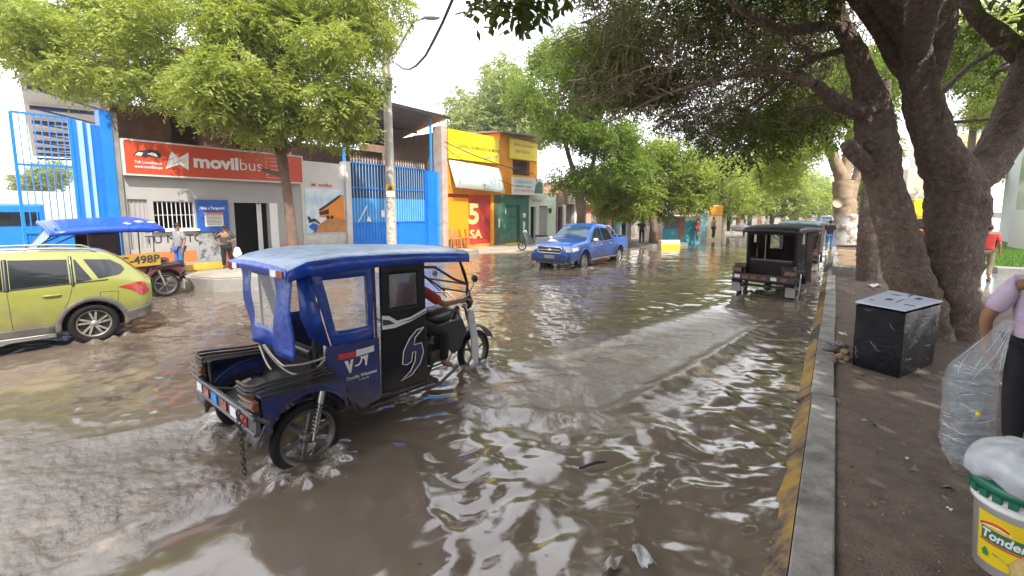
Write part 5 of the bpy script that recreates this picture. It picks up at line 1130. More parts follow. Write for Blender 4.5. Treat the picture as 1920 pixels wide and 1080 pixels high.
# ------------------------------------------------------------------ trees
def leaf_mat(name, a, b, trans=.35):
    m = bpy.data.materials.new(name); m.use_nodes = True; t = m.node_tree; t.nodes.clear(); N = t.nodes.new; L = t.links.new
    g = N('ShaderNodeNewGeometry'); tcn = N('ShaderNodeTexCoord'); n = N('ShaderNodeTexNoise'); n.inputs['Scale'].default_value = .8; n.inputs['Detail'].default_value = 3; L(tcn.outputs['Object'], n.inputs['Vector'])
    ad = N('ShaderNodeMath'); ad.operation = 'MULTIPLY_ADD'; ad.inputs[1].default_value = .55; L(g.outputs['Random Per Island'], ad.inputs[0])
    mu = N('ShaderNodeMath'); mu.operation = 'MULTIPLY_ADD'; mu.inputs[1].default_value = 1.5; mu.inputs[2].default_value = -.55; L(n.outputs['Fac'], mu.inputs[0]); L(mu.outputs[0], ad.inputs[2])
    mx = N('ShaderNodeMix'); mx.data_type = 'RGBA'; mx.inputs['A'].default_value = (*a, 1); mx.inputs['B'].default_value = (*b, 1); L(ad.outputs[0], mx.inputs['Factor'])
    p = N('ShaderNodeBsdfPrincipled'); p.inputs['Roughness'].default_value = .5; p.inputs['Specular IOR Level'].default_value = .35; L(mx.outputs['Result'], p.inputs['Base Color'])
    tr = N('ShaderNodeBsdfTranslucent'); sc = N('ShaderNodeVectorMath'); sc.operation = 'MULTIPLY'; sc.inputs[1].default_value = (1.25, 1.2, .6); L(mx.outputs['Result'], sc.inputs[0]); L(sc.outputs['Vector'], tr.inputs['Color'])
    ms = N('ShaderNodeMixShader'); ms.inputs['Fac'].default_value = trans; L(p.outputs[0], ms.inputs[1]); L(tr.outputs[0], ms.inputs[2])
    o = N('ShaderNodeOutputMaterial'); L(ms.outputs[0], o.inputs['Surface']); return m
bark = mat('grey_brown_bark', (.175, .125, .097), .9, var=.5, vs=11, bump=1.0, bs=30, bd=.05, tint=(.32, .245, .195), tint_s=12, tint_lo=.53, tint_hi=.66)
bark_pale = mat('pale_bark', (.34, .25, .17), .9, var=.3, vs=5, bump=.8, bs=16, tint=(.22, .15, .10), tint_s=3)
twig_m = mat('dry_twigs', (.19, .14, .088), .9, var=.3, vs=6)
def nrm(a): return a / np.maximum(np.linalg.norm(a, axis=-1, keepdims=True), 1e-9)
def foliage(blobs, n_spray, per, ll, lw, sl, droop, rng):
    """blobs: rows x y z rx ry rz; sprays of paired leaflets"""
    B = np.array(blobs, float); w = (B[:, 3] * B[:, 4]) ** 1.0; ib = rng.choice(len(B), n_spray, p=w / w.sum())
    d = nrm(rng.normal(size=(n_spray, 3))); r = rng.random(n_spray) ** .42
    P = B[ib, :3] + d * r[:, None] * B[ib, 3:6]
    out_ = nrm(d * [1, 1, .6] + rng.normal(size=(n_spray, 3)) * .55 + [0, 0, -droop])
    up = nrm(rng.normal(size=(n_spray, 3)) * .45 + [0, 0, 1.0]); side = nrm(np.cross(out_, up)); L = sl * rng.uniform(.6, 1.3, n_spray)
    V = []
    for k in range(per):
        t = (k // 2 + .6) / (per / 2 + .3); s = 1 if k % 2 else -1
        b = P + out_ * (t * L)[:, None] + np.array([0, 0, -1.0]) * (droop * .35 * (t * t) * L)[:, None]
        a = nrm(out_ * .55 + side * s + rng.normal(size=(n_spray, 3)) * .25 + [0, 0, -.25]) * (ll * rng.uniform(.5, 1.45, n_spray))[:, None]
        c = nrm(np.cross(a, up) + rng.normal(size=(n_spray, 3)) * .3 * np.linalg.norm(a, axis=1, keepdims=True)) * lw * .5
        V.append(np.stack([b, b + a * .45 + c, b + a, b + a * .45 - c], 1))
    V = np.concatenate(V, 0).reshape(-1, 3); return V, np.arange(len(V)).reshape(-1, 4)
def jig(a, b, n, amp, rng, sag=0):
    a, b = np.array(a, float), np.array(b, float); t = np.linspace(0, 1, n)[:, None]; q = a + (b - a) * t
    k = rng.normal(size=(n, 3)) * amp * np.linalg.norm(b - a); k[0] = 0; k[-1] = 0
    q = q + k * np.sin(np.pi * t); q[:, 2] += (sag * np.sin(np.pi * t[:, 0])) * np.linalg.norm(b - a); return q
def grow(mb, limbs, blobs, rng, tw=3, r0=.05):
    nodes = [np.array(p, float) for pts, rr in limbs for p in pts[1:]] ; rads = [q for pts, rr in limbs for q in rr[1:]]
    B = np.array(blobs, float); c0 = np.mean(nodes, 0); order = np.argsort(np.linalg.norm(B[:, :3] - c0, axis=1))
    for i in order:
        c = B[i, :3]; D = np.linalg.norm(np.array(nodes) - c, axis=1) + np.maximum(0, np.array(nodes)[:, 2] - c[2]) * .8; j = int(np.argmin(D)); a = nodes[j]; L = np.linalg.norm(c - a)
        if L > .15:
            ra = min(rads[j] * .75, .018 + .022 * L); q = jig(a, c, max(4, int(L / .5) + 2), .07, rng, .10); rr = np.linspace(ra, max(ra * .35, .006), len(q)); mb.tube(q, rr, 6, True, False)
            for p, r in zip(q[1:], rr[1:]): nodes.append(p); rads.append(r)
        for _ in range(tw):
            e = c + nrm(rng.normal(size=3)) * B[i, 3:6] * rng.uniform(.6, 1.0); mb.tube(jig(c, e, 4, .12, rng), [.010, .007, .005, .003], 4, True, False)
def blob_fill(poly, n, D0, D1, r0, r1, rng, flat=.75):
    P = np.array(poly, float); out_ = []; lo, hi = P.min(0), P.max(0)
    while len(out_) < n:
        u, v = rng.uniform(lo[0], hi[0]), rng.uniform(lo[1], hi[1])
        if in_poly(np.array([u]), np.array([v]), [tuple(p) for p in poly], .01)[0] < .5: continue
        p = at(u, v, rng.uniform(D0, D1)); r = rng.uniform(r0, r1); out_.append((p.x, p.y, p.z, r, r, r * flat))
    return out_
def rough_trunk(mb, pts, rr, n=18, amp=.10, seed=0):           # stout trunk with ribs and knots
    rng = np.random.default_rng(seed); pts = [Vector(p) for p in pts]
    P2, R2 = [], []
    for i in range(len(pts) - 1):
        k = max(2, int((pts[i + 1] - pts[i]).length / .08))
        for t in range(k): f = t / k; P2.append(pts[i].lerp(pts[i + 1], f)); R2.append(rr[i] + (rr[i + 1] - rr[i]) * f)
    P2.append(pts[-1]); R2.append(rr[-1]); 
    for _ in range(3):
        P2 = [P2[0]] + [(P2[i - 1] + P2[i] * 2 + P2[i + 1]) / 4 for i in range(1, len(P2) - 1)] + [P2[-1]]
    k0 = len(mb.v); mb.tube(P2, R2, n, True, True)
    for i, p in enumerate(P2):
        for j in range(n):
            q = Vector(mb.v[k0 + i * n + j]); d = q - p; a = 2 * math.pi * j / n
            f = 1 + amp * (.5 * math.sin(3 * a + .06 * i + seed) + .35 * math.sin(5 * a - .11 * i) + .5 * math.sin(.42 * i + 2 * a) * math.sin(.17 * i + seed)) + rng.normal() * amp * .32
            mb.v[k0 + i * n + j] = tuple(p + d * f)
    for c, (s, e) in ((0, (0, 1)),): pass
def tree(name, label, limbs, blobs, lm, bm, spray, per, ll, lw, sl, droop, seed, tw=3, group=None, n=16, amp=.09, cat='tree'):
    rng = np.random.default_rng(seed); b = limbs[0][0][0]; root = thing(name, label, cat, (0, 0, 0), 0, group); root.location = b
    m = MB()
    for i, (pts, rr) in enumerate(limbs): rough_trunk(m, pts, rr, n if rr[0] > .08 else 8, amp if rr[0] > .05 else .04, seed + i)
    grow(m, limbs, blobs, rng, tw); m.v = [(x - b[0], y - b[1], z - b[2]) for x, y, z in m.v]; m.build('trunk', bm, root)
    V, Q = foliage(blobs, spray, per, ll, lw, sl, droop, rng); V -= np.array(b); link('crown', np_mesh('crown', V, Q), lm, root); return root
def px(*rows): return [tuple(at(u, v, D)) for u, v, D in rows]
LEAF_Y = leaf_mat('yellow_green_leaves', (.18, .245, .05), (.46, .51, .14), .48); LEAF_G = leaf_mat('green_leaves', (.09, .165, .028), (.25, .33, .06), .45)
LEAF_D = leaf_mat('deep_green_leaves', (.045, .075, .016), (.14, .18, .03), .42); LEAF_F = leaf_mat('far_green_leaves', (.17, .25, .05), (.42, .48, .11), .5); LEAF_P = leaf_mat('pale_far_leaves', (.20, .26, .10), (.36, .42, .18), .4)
rng0 = np.random.default_rng(21)
# left neem before the ticket office
bl = blob_fill([(25, 20), (10, 95), (60, 125), (150, 170), (200, 180), (250, 185), (330, 215), (430, 222), (490, 205), (560, 240), (660, 255), (718, 225), (705, 120), (725, 0), (690, -30), (300, -45), (60, -20)], 96, 13.2, 17.0, .55, 1.05, rng0) + blob_fill([(455, 215), (640, 215), (640, 258), (480, 258)], 12, 14.4, 16.2, .42, .65, rng0)
tb = Vector((-15.9, 8.75, .2)); tp = [tb, at(543, 400, 16.3), at(535, 330, 16.3), at(528, 290, 16.2)]
limbs = [(tp, [.20, .165, .155, .19]), ([tp[3], at(500, 225, 16), at(430, 150, 15.6), at(330, 90, 15)], [.16, .12, .09, .05]), ([tp[3], at(530, 210, 16), at(560, 120, 15.8), at(560, -20, 15.5)], [.18, .14, .10, .05]),
         ([tp[3], at(600, 230, 16.2), at(660, 160, 16.4)], [.12, .08, .05]), ([tp[3], at(450, 240, 15.5), at(330, 200, 14.8), at(200, 130, 14.4), at(100, 100, 14.3)], [.13, .10, .07, .05, .03]), ([tp[2], at(505, 322, 16.0), at(490, 318, 15.8)], [.10, .08, .06])]
tree('neem_tree', 'large yellow green tree leaning over the ticket office sign', limbs, bl, LEAF_Y, mat('brown_bark', (.17, .11, .078), .9, var=.3, vs=6, bump=.6, bs=20), 19000, 9, .17, .062, .42, .55, 3)
# tree behind the pickup
bl = blob_fill([(960, 190), (1010, 70), (1090, 40), (1190, 60), (1230, 140), (1215, 230), (1195, 320), (1140, 345), (1065, 340), (1035, 305), (1022, 255), (975, 222)], 80, 22.5, 28, .6, 1.1, rng0)
p0 = Vector((-12.9, 25.4, .1)); q = [p0, at(1090, 400, 25.6), at(1087, 370, 25.6)]
limbs = [(q, [.30, .24, .26]), ([q[2], at(1078, 330, 25.5), at(1060, 270, 25.2), at(1040, 190, 25)], [.2, .15, .11, .06]), ([q[2], at(1105, 335, 25.6), at(1120, 270, 25.6), at(1130, 150, 25)], [.18, .13, .1, .05]), ([q[2], at(1125, 345, 25.8), at(1170, 300, 26)], [.12, .09, .05])]
tree('street_tree', 'big green tree with forked dark trunk directly behind the blue pickup', limbs, bl, LEAF_G, bark, 8200, 8, .24, .085, .6, .5, 5)
# pale trees behind the orange building
bl = blob_fill([(850, 235), (870, 165), (910, 120), (980, 110), (1000, 200), (1010, 262), (930, 268)], 26, 40, 47, 1.2, 2.4, rng0)
tree('street_tree', 'pale tall tree showing above the orange building roof', [(px((960, 440, 44), (960, 330, 44), (945, 220, 44)), [.5, .4, .3])], bl, LEAF_P, bark, 4200, 6, .50, .2, .9, .5, 6, 1)
# island tree with painted foot
bl = blob_fill([(1105, 380), (1120, 330), (1160, 285), (1240, 275), (1310, 300), (1345, 340), (1325, 378), (1270, 380), (1205, 400), (1150, 388)], 46, 26.5, 31, .5, .95, rng0)
ib = onz(1226, 461, .05)
q = [ib, at(1226, 430, 27.5), at(1224, 400, 28)]
it = tree('street_tree', 'bright green tree with rusty red painted foot on the yellow kerbed island', [(q, [.30, .24, .22]), ([q[2], at(1200, 370, 28), at(1160, 340, 28)], [.14, .1, .05]), ([q[2], at(1260, 360, 28.5), at(1310, 340, 29)], [.15, .1, .05]), ([q[2], at(1230, 330, 28.5)], [.14, .07])], bl, LEAF_F, bark, 5600, 8, .28, .10, .6, .5, 7)
m = MB(); m.tube([(0, 0, 0), (0, 0, .85)], [.34, .31], 14); m.build('painted_foot', mat('rusty_red_lime', (.42, .12, .05), .8, var=.2, vs=4), it)
# trees further along both sides
for i, (u, vb, D, w, vt, lab) in enumerate(((1330, 446, 42, 60, 285, 'pale green tree beyond the island, with a pole before it'), (1392, 440, 52, 66, 296, 'rounded green tree left of the middle of the far row'), (1446, 434, 66, 52, 318, 'lighter round tree above the maroon taxi roof'),
                                   (1490, 428, 84, 46, 345, 'small far tree over the teal taxi roof'), (1530, 424, 100, 40, 362, 'farthest small tree where the street ends'))):
    bl = blob_fill([(u - w, vb - 54), (u - w * .9, (vb + vt) / 2 - 6), (u - w * .3, vt), (u + w * .4, vt), (u + w, (vb + vt) / 2 - 6), (u + w * .9, vb - 50)], 22, D - 3.5, D + 3.5, D * .030, D * .045, rng0)
    g0 = onz(u, 395 + 850 * 2.2 / D, .05); g0 = at(u, 395 + 850 * (CAM_H - .05) / D * 1.0, D); g0.z = 0
    tree('street_tree', lab, [([g0, at(u + 2, vb - 25, D), at(u - 3, vb - 55, D)], [.3, .25, .15])], bl, LEAF_F, bark, 2400, 6, D * .010, D * .004, D * .02, .4, 30 + i, 1)
# right row: pale lit trunk with whitewashed foot
q = px((1584, 468, 27), (1585, 410, 27), (1583, 340, 27)); q[0] = (q[0][0], q[0][1], .3)
limbs = [(q, [.62, .56, .62]), ([q[2], at(1560, 290, 27), at(1535, 240, 26.5), at(1520, 150, 26)], [.40, .30, .22, .12]), ([q[2], at(1590, 280, 27), at(1598, 230, 27), at(1590, 120, 27)], [.32, .25, .2, .1]), ([q[1], at(1606, 330, 27.2), at(1620, 280, 27.5)], [.3, .22, .18])]
bl = blob_fill([(1430, 330), (1440, 230), (1500, 150), (1640, 90), (1680, 190), (1640, 215), (1540, 205), (1500, 285), (1480, 345)], 50, 24, 30, .6, 1.1, rng0) + blob_fill([(1605, 250), (1690, 230), (1680, 390), (1625, 390)], 12, 29, 33, .6, 1.0, rng0)
wt = tree('street_tree', 'stout sunlit pale trunk with whitewashed foot behind the soil bed', limbs, bl, LEAF_F, bark_pale, 6500, 8, .25, .09, .6, .6, 9)
m = MB(); rough_trunk(m, [(0, 0, 0), (.0, 0, .9), (.02, .0, 1.75)], [.67, .62, .60], 20, .07, 9); m.build('whitewashed_foot', mat('flaking_whitewash', (.62, .60, .57), .85, var=.15, vs=3, bump=.5, bs=12, tint=(.26, .19, .14), tint_s=2.2, tint_lo=.5, tint_hi=.6), wt)
m = MB(); c = at(1570, 381, 26.4) - Vector(q[0]); m.lathe([(0, 0), (.26, 0), (.28, .1)], (0, 0, 0), 'z', 16); 
kn = m.build('cut_branch', mat('cut_wood', (.50, .40, .29), .8, var=.15), wt); kn.location = c; kn.rotation_euler = (R(80), 0, R(20))
# --- the big near tree
D0 = 7.75
W = lambda w, D=D0, k=1.36: w / (850 / D) / 2 / k
L1 = [at(1735, 640, D0), at(1722, 560, D0), at(1700, 500, D0), at(1682, 430, D0), at(1660, 345, D0), at(1641, 265, D0), at(1640, 215, D0), at(1622, 150, D0 - .1), at(1600, 90, D0 - .2), at(1575, 45, D0 - .3), at(1562, -20, D0 - .5)]
L1[0] = Vector((L1[0].x, L1[0].y, .0))
L2 = [at(1778, 640, D0 + .1), at(1776, 540, D0 + .1), at(1790, 430, D0 + .1), at(1792, 350, D0 + .1), at(1752, 270, D0), at(1724, 175, D0 - .1), at(1715, 100, D0 - .2), at(1698, 45, D0 - .3), at(1655, -10, D0 - .4), at(1560, -80, D0 - .8)]
L2[0] = Vector((L2[0].x, L2[0].y, .0))
limbs = [(L1, [W(112), W(100), W(92), W(84), W(76), W(88), W(74), W(58), W(46), W(36), W(26)]), (L2, [W(135), W(128), W(118), W(116), W(88), W(74), W(62), W(66), W(60), W(40)]),
         ([L2[3], at(1842, 320, D0 + .3), at(1880, 260, D0 + .4), at(1905, 190, D0 + .4), at(1935, 110, D0 + .3), at(1990, 0, D0)], [W(80), W(82), W(80), W(80), W(76), W(60)]),
         ([L1[6], at(1605, 205, D0 - .1), at(1572, 195, D0 - .3), at(1542, 170, D0 - .5), at(1528, 158, D0 - .6)], [W(52), W(40), W(34), W(26), W(22)]),
         ([L2[5], at(1752, 130, D0 - .1), at(1764, 60, D0 - .2), at(1778, -20, D0 - .3)], [W(50), W(46), W(54), W(50)]),
         ([L2[5], at(1676, 115, D0), at(1652, 70, D0 - .1), at(1630, 35, D0 - .2), at(1595, -10, D0 - .4)], [W(40), W(34), W(28), W(28), W(24)]),
         ([at(1790, -40, D0 + .4), at(1832, 35, D0 + .4), at(1872, 65, D0 + .4), at(1925, 118, D0 + .4)], [W(40), W(36), W(44), W(46)]),
         ([at(1758, 182, D0), at(1815, 125, D0 + .2), at(1888, 82, D0 + .3)], [W(16), W(13), W(12)]), ([at(1775, 230, D0), at(1865, 223, D0 + .2), at(1900, 205, D0 + .3)], [W(9), W(7), W(6)]),
         ([at(1528, 158, D0 - .6), at(1440, 130, 7.4), at(1340, 150, 7.6), at(1240, 180, 8.2), at(1130, 235, 9)], [.07, .05, .04, .03, .015]),
         ([at(1575, 45, D0 - .3), at(1470, 60, 7.0), at(1390, 20, 6.6), at(1300, -60, 6.4)], [.09, .07, .05, .03]),
         ([at(1600, 90, D0 - .2), at(1520, 110, 7.8), at(1420, 190, 8.5), at(1300, 270, 9.5)], [.07, .05, .035, .015]),
         ([L1[4], at(1598, 285, D0 - .15), at(1588, 270, D0 - .2)], [.14, .12, .11])]
rngm = np.random.default_rng(77)
bl = blob_fill([(1150, 40), (1130, 120), (1160, 190), (1240, 215), (1330, 255), (1420, 290), (1500, 255), (1540, 200), (1530, 100), (1560, -40), (1100, -60)], 46, 8.0, 12.0, .35, .75, rngm, .6)
bl += blob_fill([(1050, 110), (1070, 40), (1170, 20), (1180, 190), (1080, 190)], 12, 9.5, 12.5, .4, .75, rngm, .7)
bl += blob_fill([(1080, -40), (1500, -40), (1900, -60), (1900, -260), (1080, -260)], 34, 6.5, 12, .5, .9, rngm)
bl += blob_fill([(1780, 60), (1850, 30), (1920, 60), (1925, 170), (1860, 190), (1790, 150)], 7, 9.5, 13, .35, .6, rngm)
bl += blob_fill([(1090, -30), (1080, 70), (1160, 150), (1260, 190), (1400, 210), (1560, 140), (1570, -30)], 32, 9.5, 15, .45, .85, rngm, .6) + blob_fill([(1240, 190), (1340, 270), (1430, 300), (1500, 240), (1480, 180)], 12, 11, 15, .4, .75, rngm, .7)
over = [(x, y, z, 1.1, 1.1, .7) for x, y, z in zip(rngm.uniform(-3.5, 8.5, 150), rngm.uniform(-7, 11, 150), rngm.uniform(5.2, 8.2, 150)) if (math.hypot(x, y) < 8.3 or x > 3) and not (math.hypot(x, y) > 4.3 and y > 0 and math.atan2(-x, y) > R(20))]
over += [(x, y, z, 1.1, 1.1, .7) for x, y, z in zip(rngm.uniform(1.5, 7.5, 34), rngm.uniform(-5, 2.5, 34), rngm.uniform(5.2, 7.5, 34))]
over += [(x, y, z, 1.3, 1.3, 1.1) for x, y, z in zip(rngm.uniform(6, 10, 80), rngm.uniform(-10, 5, 80), rngm.uniform(1.2, 6.5, 80))]  # unseen low foliage added behind the camera to block the horizon sky
over += [(x, y, z, 1.0, 1.0, .7) for x, y, z in zip(rngm.uniform(2.5, 8, 26), rngm.uniform(6, 15, 26), rngm.uniform(6.0, 8.5, 26))]
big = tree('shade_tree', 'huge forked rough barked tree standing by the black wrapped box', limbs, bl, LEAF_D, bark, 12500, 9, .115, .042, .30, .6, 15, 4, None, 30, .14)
V, Q = foliage(over, 30000, 8, .22, .095, .5, .4, rngm); b = np.array(L1[0]); link('crown', np_mesh('crown', V - b, Q), LEAF_D, big)  # overhead crown, together with the unseen foliage added as a light blocker
m = MB(); grow(m, [([Vector((1.5, 9, 5)), Vector((1, 6, 6)), Vector((1, 3, 6.4)), Vector((1.5, -1, 6.6))], [.2, .15, .12, .08]), ([Vector((1.8, 9, 5)), Vector((4, 6, 6)), Vector((5, 2, 6.6))], [.2, .15, .08])], over, rngm, 0)
m.tube([L2[6], Vector((.8, 8, 5.5)), Vector((1, 6, 6.0)), Vector((1, 3, 6.4)), Vector((1.5, -1, 6.6))], [.2, .18, .15, .12, .08], 8); m.tube([Vector((2.4, 10, 5)), Vector((4, 6, 6)), Vector((5, 2, 6.6))], [.2, .15, .08], 8)
m.v = [tuple(Vector(p) - L1[0]) for p in m.v]; m.build('overhead_limbs', bark, big)
# tangle of bare twigs and hanging rootlets under the crown
m = MB()
for _ in range(950):
    u = rngm.uniform(1080, 1600); v = rngm.uniform(-30, 235); a = at(u, v - (30 if u < 1250 else 0), rngm.uniform(7.2, 10.5)); d = nrm(rngm.normal(size=3) * [1, 1, .6] + [-.3, 0, .1]); Lq = rngm.uniform(.4, 1.7)
    m.tube(jig(a, np.array(a) + d * Lq, 6, .10, rngm, -.05), np.linspace(rngm.uniform(.006, .014), .002, 6), 4, True, False)
for _ in range(230):
    u = rngm.uniform(1130, 1660); v = rngm.uniform(-20, 150); a = at(u, v, rngm.uniform(7.0, 9.0)); Lq = rngm.uniform(.25, .95)
    m.tube(jig(a, np.array(a) + [rngm.normal() * .05, rngm.normal() * .05, -Lq], 6, .04, rngm), np.linspace(rngm.uniform(.004, .008), .002, 6), 4, True, False)
m.v = [tuple(Vector(p) - L1[0]) for p in m.v]; m.build('bare_twigs', twig_m, big)
for p in (at(955, 0, 4.2), at(985, -20, 4.2), at(1020, -40, 4.2), at(940, -12, 4.1)): V, Q = foliage([(p.x, p.y, p.z, .20, .20, .16)], 16, 6, .12, .07, .22, .8, rngm); link('leafy_twig', np_mesh('leafy_twig', V - b, Q), LEAF_D, big)
# second dark trunk just beyond
q2 = [Vector((.95, 17.4, .1)), at(1627, 450, 13.7), at(1632, 380, 13.7), at(1650, 280, 13.5), at(1660, 150, 13)]
bl2 = blob_fill([(1430, 250), (1500, 120), (1700, 40), (1860, 60), (1900, 160), (1740, 150), (1560, 240)], 26, 13, 19, .5, .9, rngm)
tree('shade_tree', 'plain dark upright trunk between the soil bed and the huge forked tree', [(q2, [.34, .29, .27, .25, .15])], bl2, LEAF_G, bark, 3800, 9, .15, .055, .4, .6, 18, 2)
# trees beyond on the right and in the yard
bl = blob_fill([(1770, 150), (1800, 20), (1930, -20), (1940, 190), (1840, 220)], 18, 22, 30, .8, 1.5, rng0)
tree('garden_tree', 'sunlit tree seen through the fork at the upper right', [(px((1812, 440, 27), (1815, 340, 27), (1830, 180, 27)), [.25, .2, .15])], bl, LEAF_Y, bark, 2600, 8, .26, .09, .6, .5, 41, 2)
bl = blob_fill([(1785, 345), (1800, 285), (1850, 280), (1870, 330), (1840, 350)], 9, 30, 36, .5, .9, rng0)
tree('garden_tree', 'small green tree behind the fork of the huge tree', [(px((1822, 440, 33), (1822, 380, 33), (1820, 330, 33)), [.15, .12, .1])], bl, LEAF_F, bark, 1100, 6, .3, .12, .6, .4, 42, 1)
bl = blob_fill([(28, 350), (50, 325), (90, 310), (120, 330), (118, 348)], 9, 60, 72, 1.0, 2.0, rng0)
tree('yard_tree', 'low green tree behind the yard wall at the far left', [(px((80, 420, 66), (80, 380, 66), (82, 335, 66)), [.3, .2, .2])], bl, LEAF_P, bark, 1100, 6, .6, .25, 1.2, .4, 43, 1)
# ------------------------------------------------------------------ pole, lamp, cables
pp = thing('utility_pole', 'grey concrete lamp post with bills pasted on it in front of the blue gate', 'lamp post', (-15.5, 12.86, .2))
m = MB(); m.tube([(0, 0, 0), (0, 0, 11.5)], [.215, .135], 18); m.build('pole', mat('pole_concrete', (.50, .46, .41), .85, var=.15, vs=2, bump=.2, bs=20, tint=(.38, .33, .28), tint_s=1.5), pp)
bp0 = Vector((-15.5, 12.86, .2))
tc_ = (Vector((0, 0, 2.2)) - bp0); tc_.z = 0; tc_.normalize(); sd_ = Vector((0, 0, 1)).cross(tc_)
for z, w, h_, mm in ((3.0, .17, .15, 'yellow_paint'), (2.74, .17, .12, 'paper')):
    m = MB(); m.prism([(-w, -h_), (w, -h_), (w, h_), (-w, h_)], tc_ * .215 + Vector((0, 0, z)), sd_, (0, 0, 1), .006); s_ = m.build('notice_plate', MW[mm], pp)
    if mm == 'yellow_paint': m = MB(); m.prism([(-.12, -.1), (.12, -.1), (0, .12)], tc_ * .223 + Vector((0, 0, z)), sd_, (0, 0, 1), .004); m.build('warning_triangle', MW['black_ink'], s_)
m = MB(); m.lathe([(.2145, .3), (.2075, 2.5)], (0, 0, 0), 'z', 18); m.build('pasted_bills', mat('pasted_bills', (.60, .56, .50), .85, var=.35, vs=9, tint=(.32, .28, .26), tint_s=9, tint_lo=.48, tint_hi=.58), pp)
p1, p2, p3, p4 = [Vector(at(u, v, 19.3)) - bp0 for u, v in ((741, 100), (776, 40), (800, 33), (818, 33))]
m = MB(); m.tube([Vector((0, 0, p1.z - .4)), p1, p2, p3], .045, 8); lm_ = m.build('lamp_arm', MW['dark_steel'], pp)
m = MB(); d = (p4 - p3).normalized(); m.ell((p3 + p4) / 2, (.38, .16, .10), 14, 9, d.to_track_quat('X', 'Z').to_matrix()); m.build('lamp_head', mat('lamp_grey', (.30, .32, .36), .4, .3, var=.1), lm_)
m = MB(); m.tube([(-.6, .3, 9.2), (.6, -.3, 9.2)], .05, 6); m.build('crossarm', MW['dark_steel'], pp); m = MB(); m.tube([(-.6, .3, 8.2), (.6, -.3, 8.2)], .04, 6); m.build('crossarm', MW['dark_steel'], pp); m = MB(); m.box((.22, -.1, 7.2), (.2, .2, .5)); m.build('junction_box', MW['dark_steel'], pp)
def cable(label, pts, r, grp='overhead cables'):
    m = MB(); m.tube(pts, r, 5); return tag(m.build('power_cable', MW['black_paint'], None), label, 'cable', grp)
def hang(a, b, sag, n=16): return sag_rope(a, b, sag, n)
cable('thick black cable looping up from the lamp post to the top edge', [at(u, v, 18.5 - i * .9) for i, (u, v) in enumerate(((744, 120), (756, 129), (768, 130), (780, 123), (798, 104), (812, 78), (830, 42), (848, 0), (860, -40)))], .045)
cable('thin cable running from the lamp post down past the yellow sign', hang(at(742, 158, 19.3), at(1010, 270, 24), .2), .016)
cable('dark cable crossing the upper yellow sign', hang(at(834, 266, 20), at(1000, 325, 22.5), .15), .022)
cable('dark cable crossing the white banner under the yellow sign', hang(at(834, 276, 20), at(970, 350, 22), .2), .014)
for i, (v, l) in enumerate(((75, 'top cable at the left edge of the sky'), (83, 'second cable at the left edge of the sky'), (99, 'third cable at the left edge of the sky'), (118, 'lowest cable at the left edge of the sky'))):
    cable(l, hang(at(-60, v - 2, 20), at(180, v + 18, 19), .1, 8), .02)
fp = thing('utility_pole', 'pale far street pole standing before the row of round trees', 'pole', onz(1357, 440, .05)); m = MB(); m.tube([(0, 0, 0), (0, 0, 6.2)], [.22, .13], 12); m.build('pole', MW['white_wall'], fp); m = MB(); m.tube([(-1, .6, 5.9), (1, -.6, 5.9)], .05, 5); m.build('crossarm', MW['dark_steel'], fp)
fp2 = thing('utility_pole', 'thin pale pole left of the island tree', 'pole', (-11.7, 30.5, .1)); m = MB(); m.tube([(0, 0, 0), (0, 0, 6.5)], [.16, .11], 10); m.build('pole', MW['white_wall'], fp2)
fp3 = thing('utility_pole', 'short pale pole before the turquoise wall', 'pole', onz(1238, 452, .05)); m = MB(); m.tube([(0, 0, 0), (0, 0, 3.4)], [.14, .12], 10); m.build('pole', MW['white_wall'], fp3)
# island with yellow kerb
c = onz(1226, 462, 0); c2 = onz(1275, 464, 0)
struct(slab('traffic_island', [(c.x - 3.2, c.y - .6), (c.x + .2, c.y - .9), (c2.x - .2, c2.y - .3), (c2.x + .1, c2.y + 1.4), (c.x - 2.5, c.y + 3)], -.2, .22, MW['concrete']), 'low concrete island round the tree with the red foot', 'island')
m = MB(); a, b_ = onz(1240, 465, 0), onz(1275, 464, 0); d = (b_ - a).normalized(); m.prism([(0, -.1), ((b_ - a).length, -.1), ((b_ - a).length, .46), (0, .46)], a, d, (0, 0, 1), -.4); kb_ = tag(m.build('kerb_block', mat('cream_lime', (.75, .66, .50), .8, var=.12), None, .03), 'cream and yellow painted kerb block at the tip of the island', 'kerb block')
m = MB(); m.prism([(0, -.1), ((b_ - a).length, -.1), ((b_ - a).length, .20), (0, .20)], a - Vector((0, 0, 0)) + Vector((.004, -.012, 0)), d, (0, 0, 1), .01); m.build('yellow_foot', MW['yellow_sign'], kb_)
# far side of the side street: turquoise and white walls, houses to the horizon
def far_box(name, label, u0, u1, v0, v1, D, m_, depth=6, z0=-.1, extra=None):
    a, b = at(u0, v1, D), at(u1, v1, D); zt = at(u0, v0, D).z; t = thing(name, label, 'building' if 'wall' not in name else 'wall', (a.x, a.y, 0), math.atan2(b.y - a.y, b.x - a.x))
    L_ = math.hypot(b.x - a.x, b.y - a.y); mb = MB(); mb.box2((0, 0, z0), (L_, depth, zt)); mb.build('wall', m_, t); return t, L_, zt
tq = mat('turquoise_wall', (.08, .45, .58), .7, var=.1)
t, L_, zt = far_box('turquoise_house', 'low house with turquoise base and brown gate across the side street', 1242, 1312, 405, 455, 32, MW['white_wall'])
m = MB(); m.box2((0, -.05, -.1), (L_, -.002, 1.0)); m.box2((L_ * .58, -.06, .98), (L_, -.004, 1.55)); m.build('turquoise_base', tq, t)
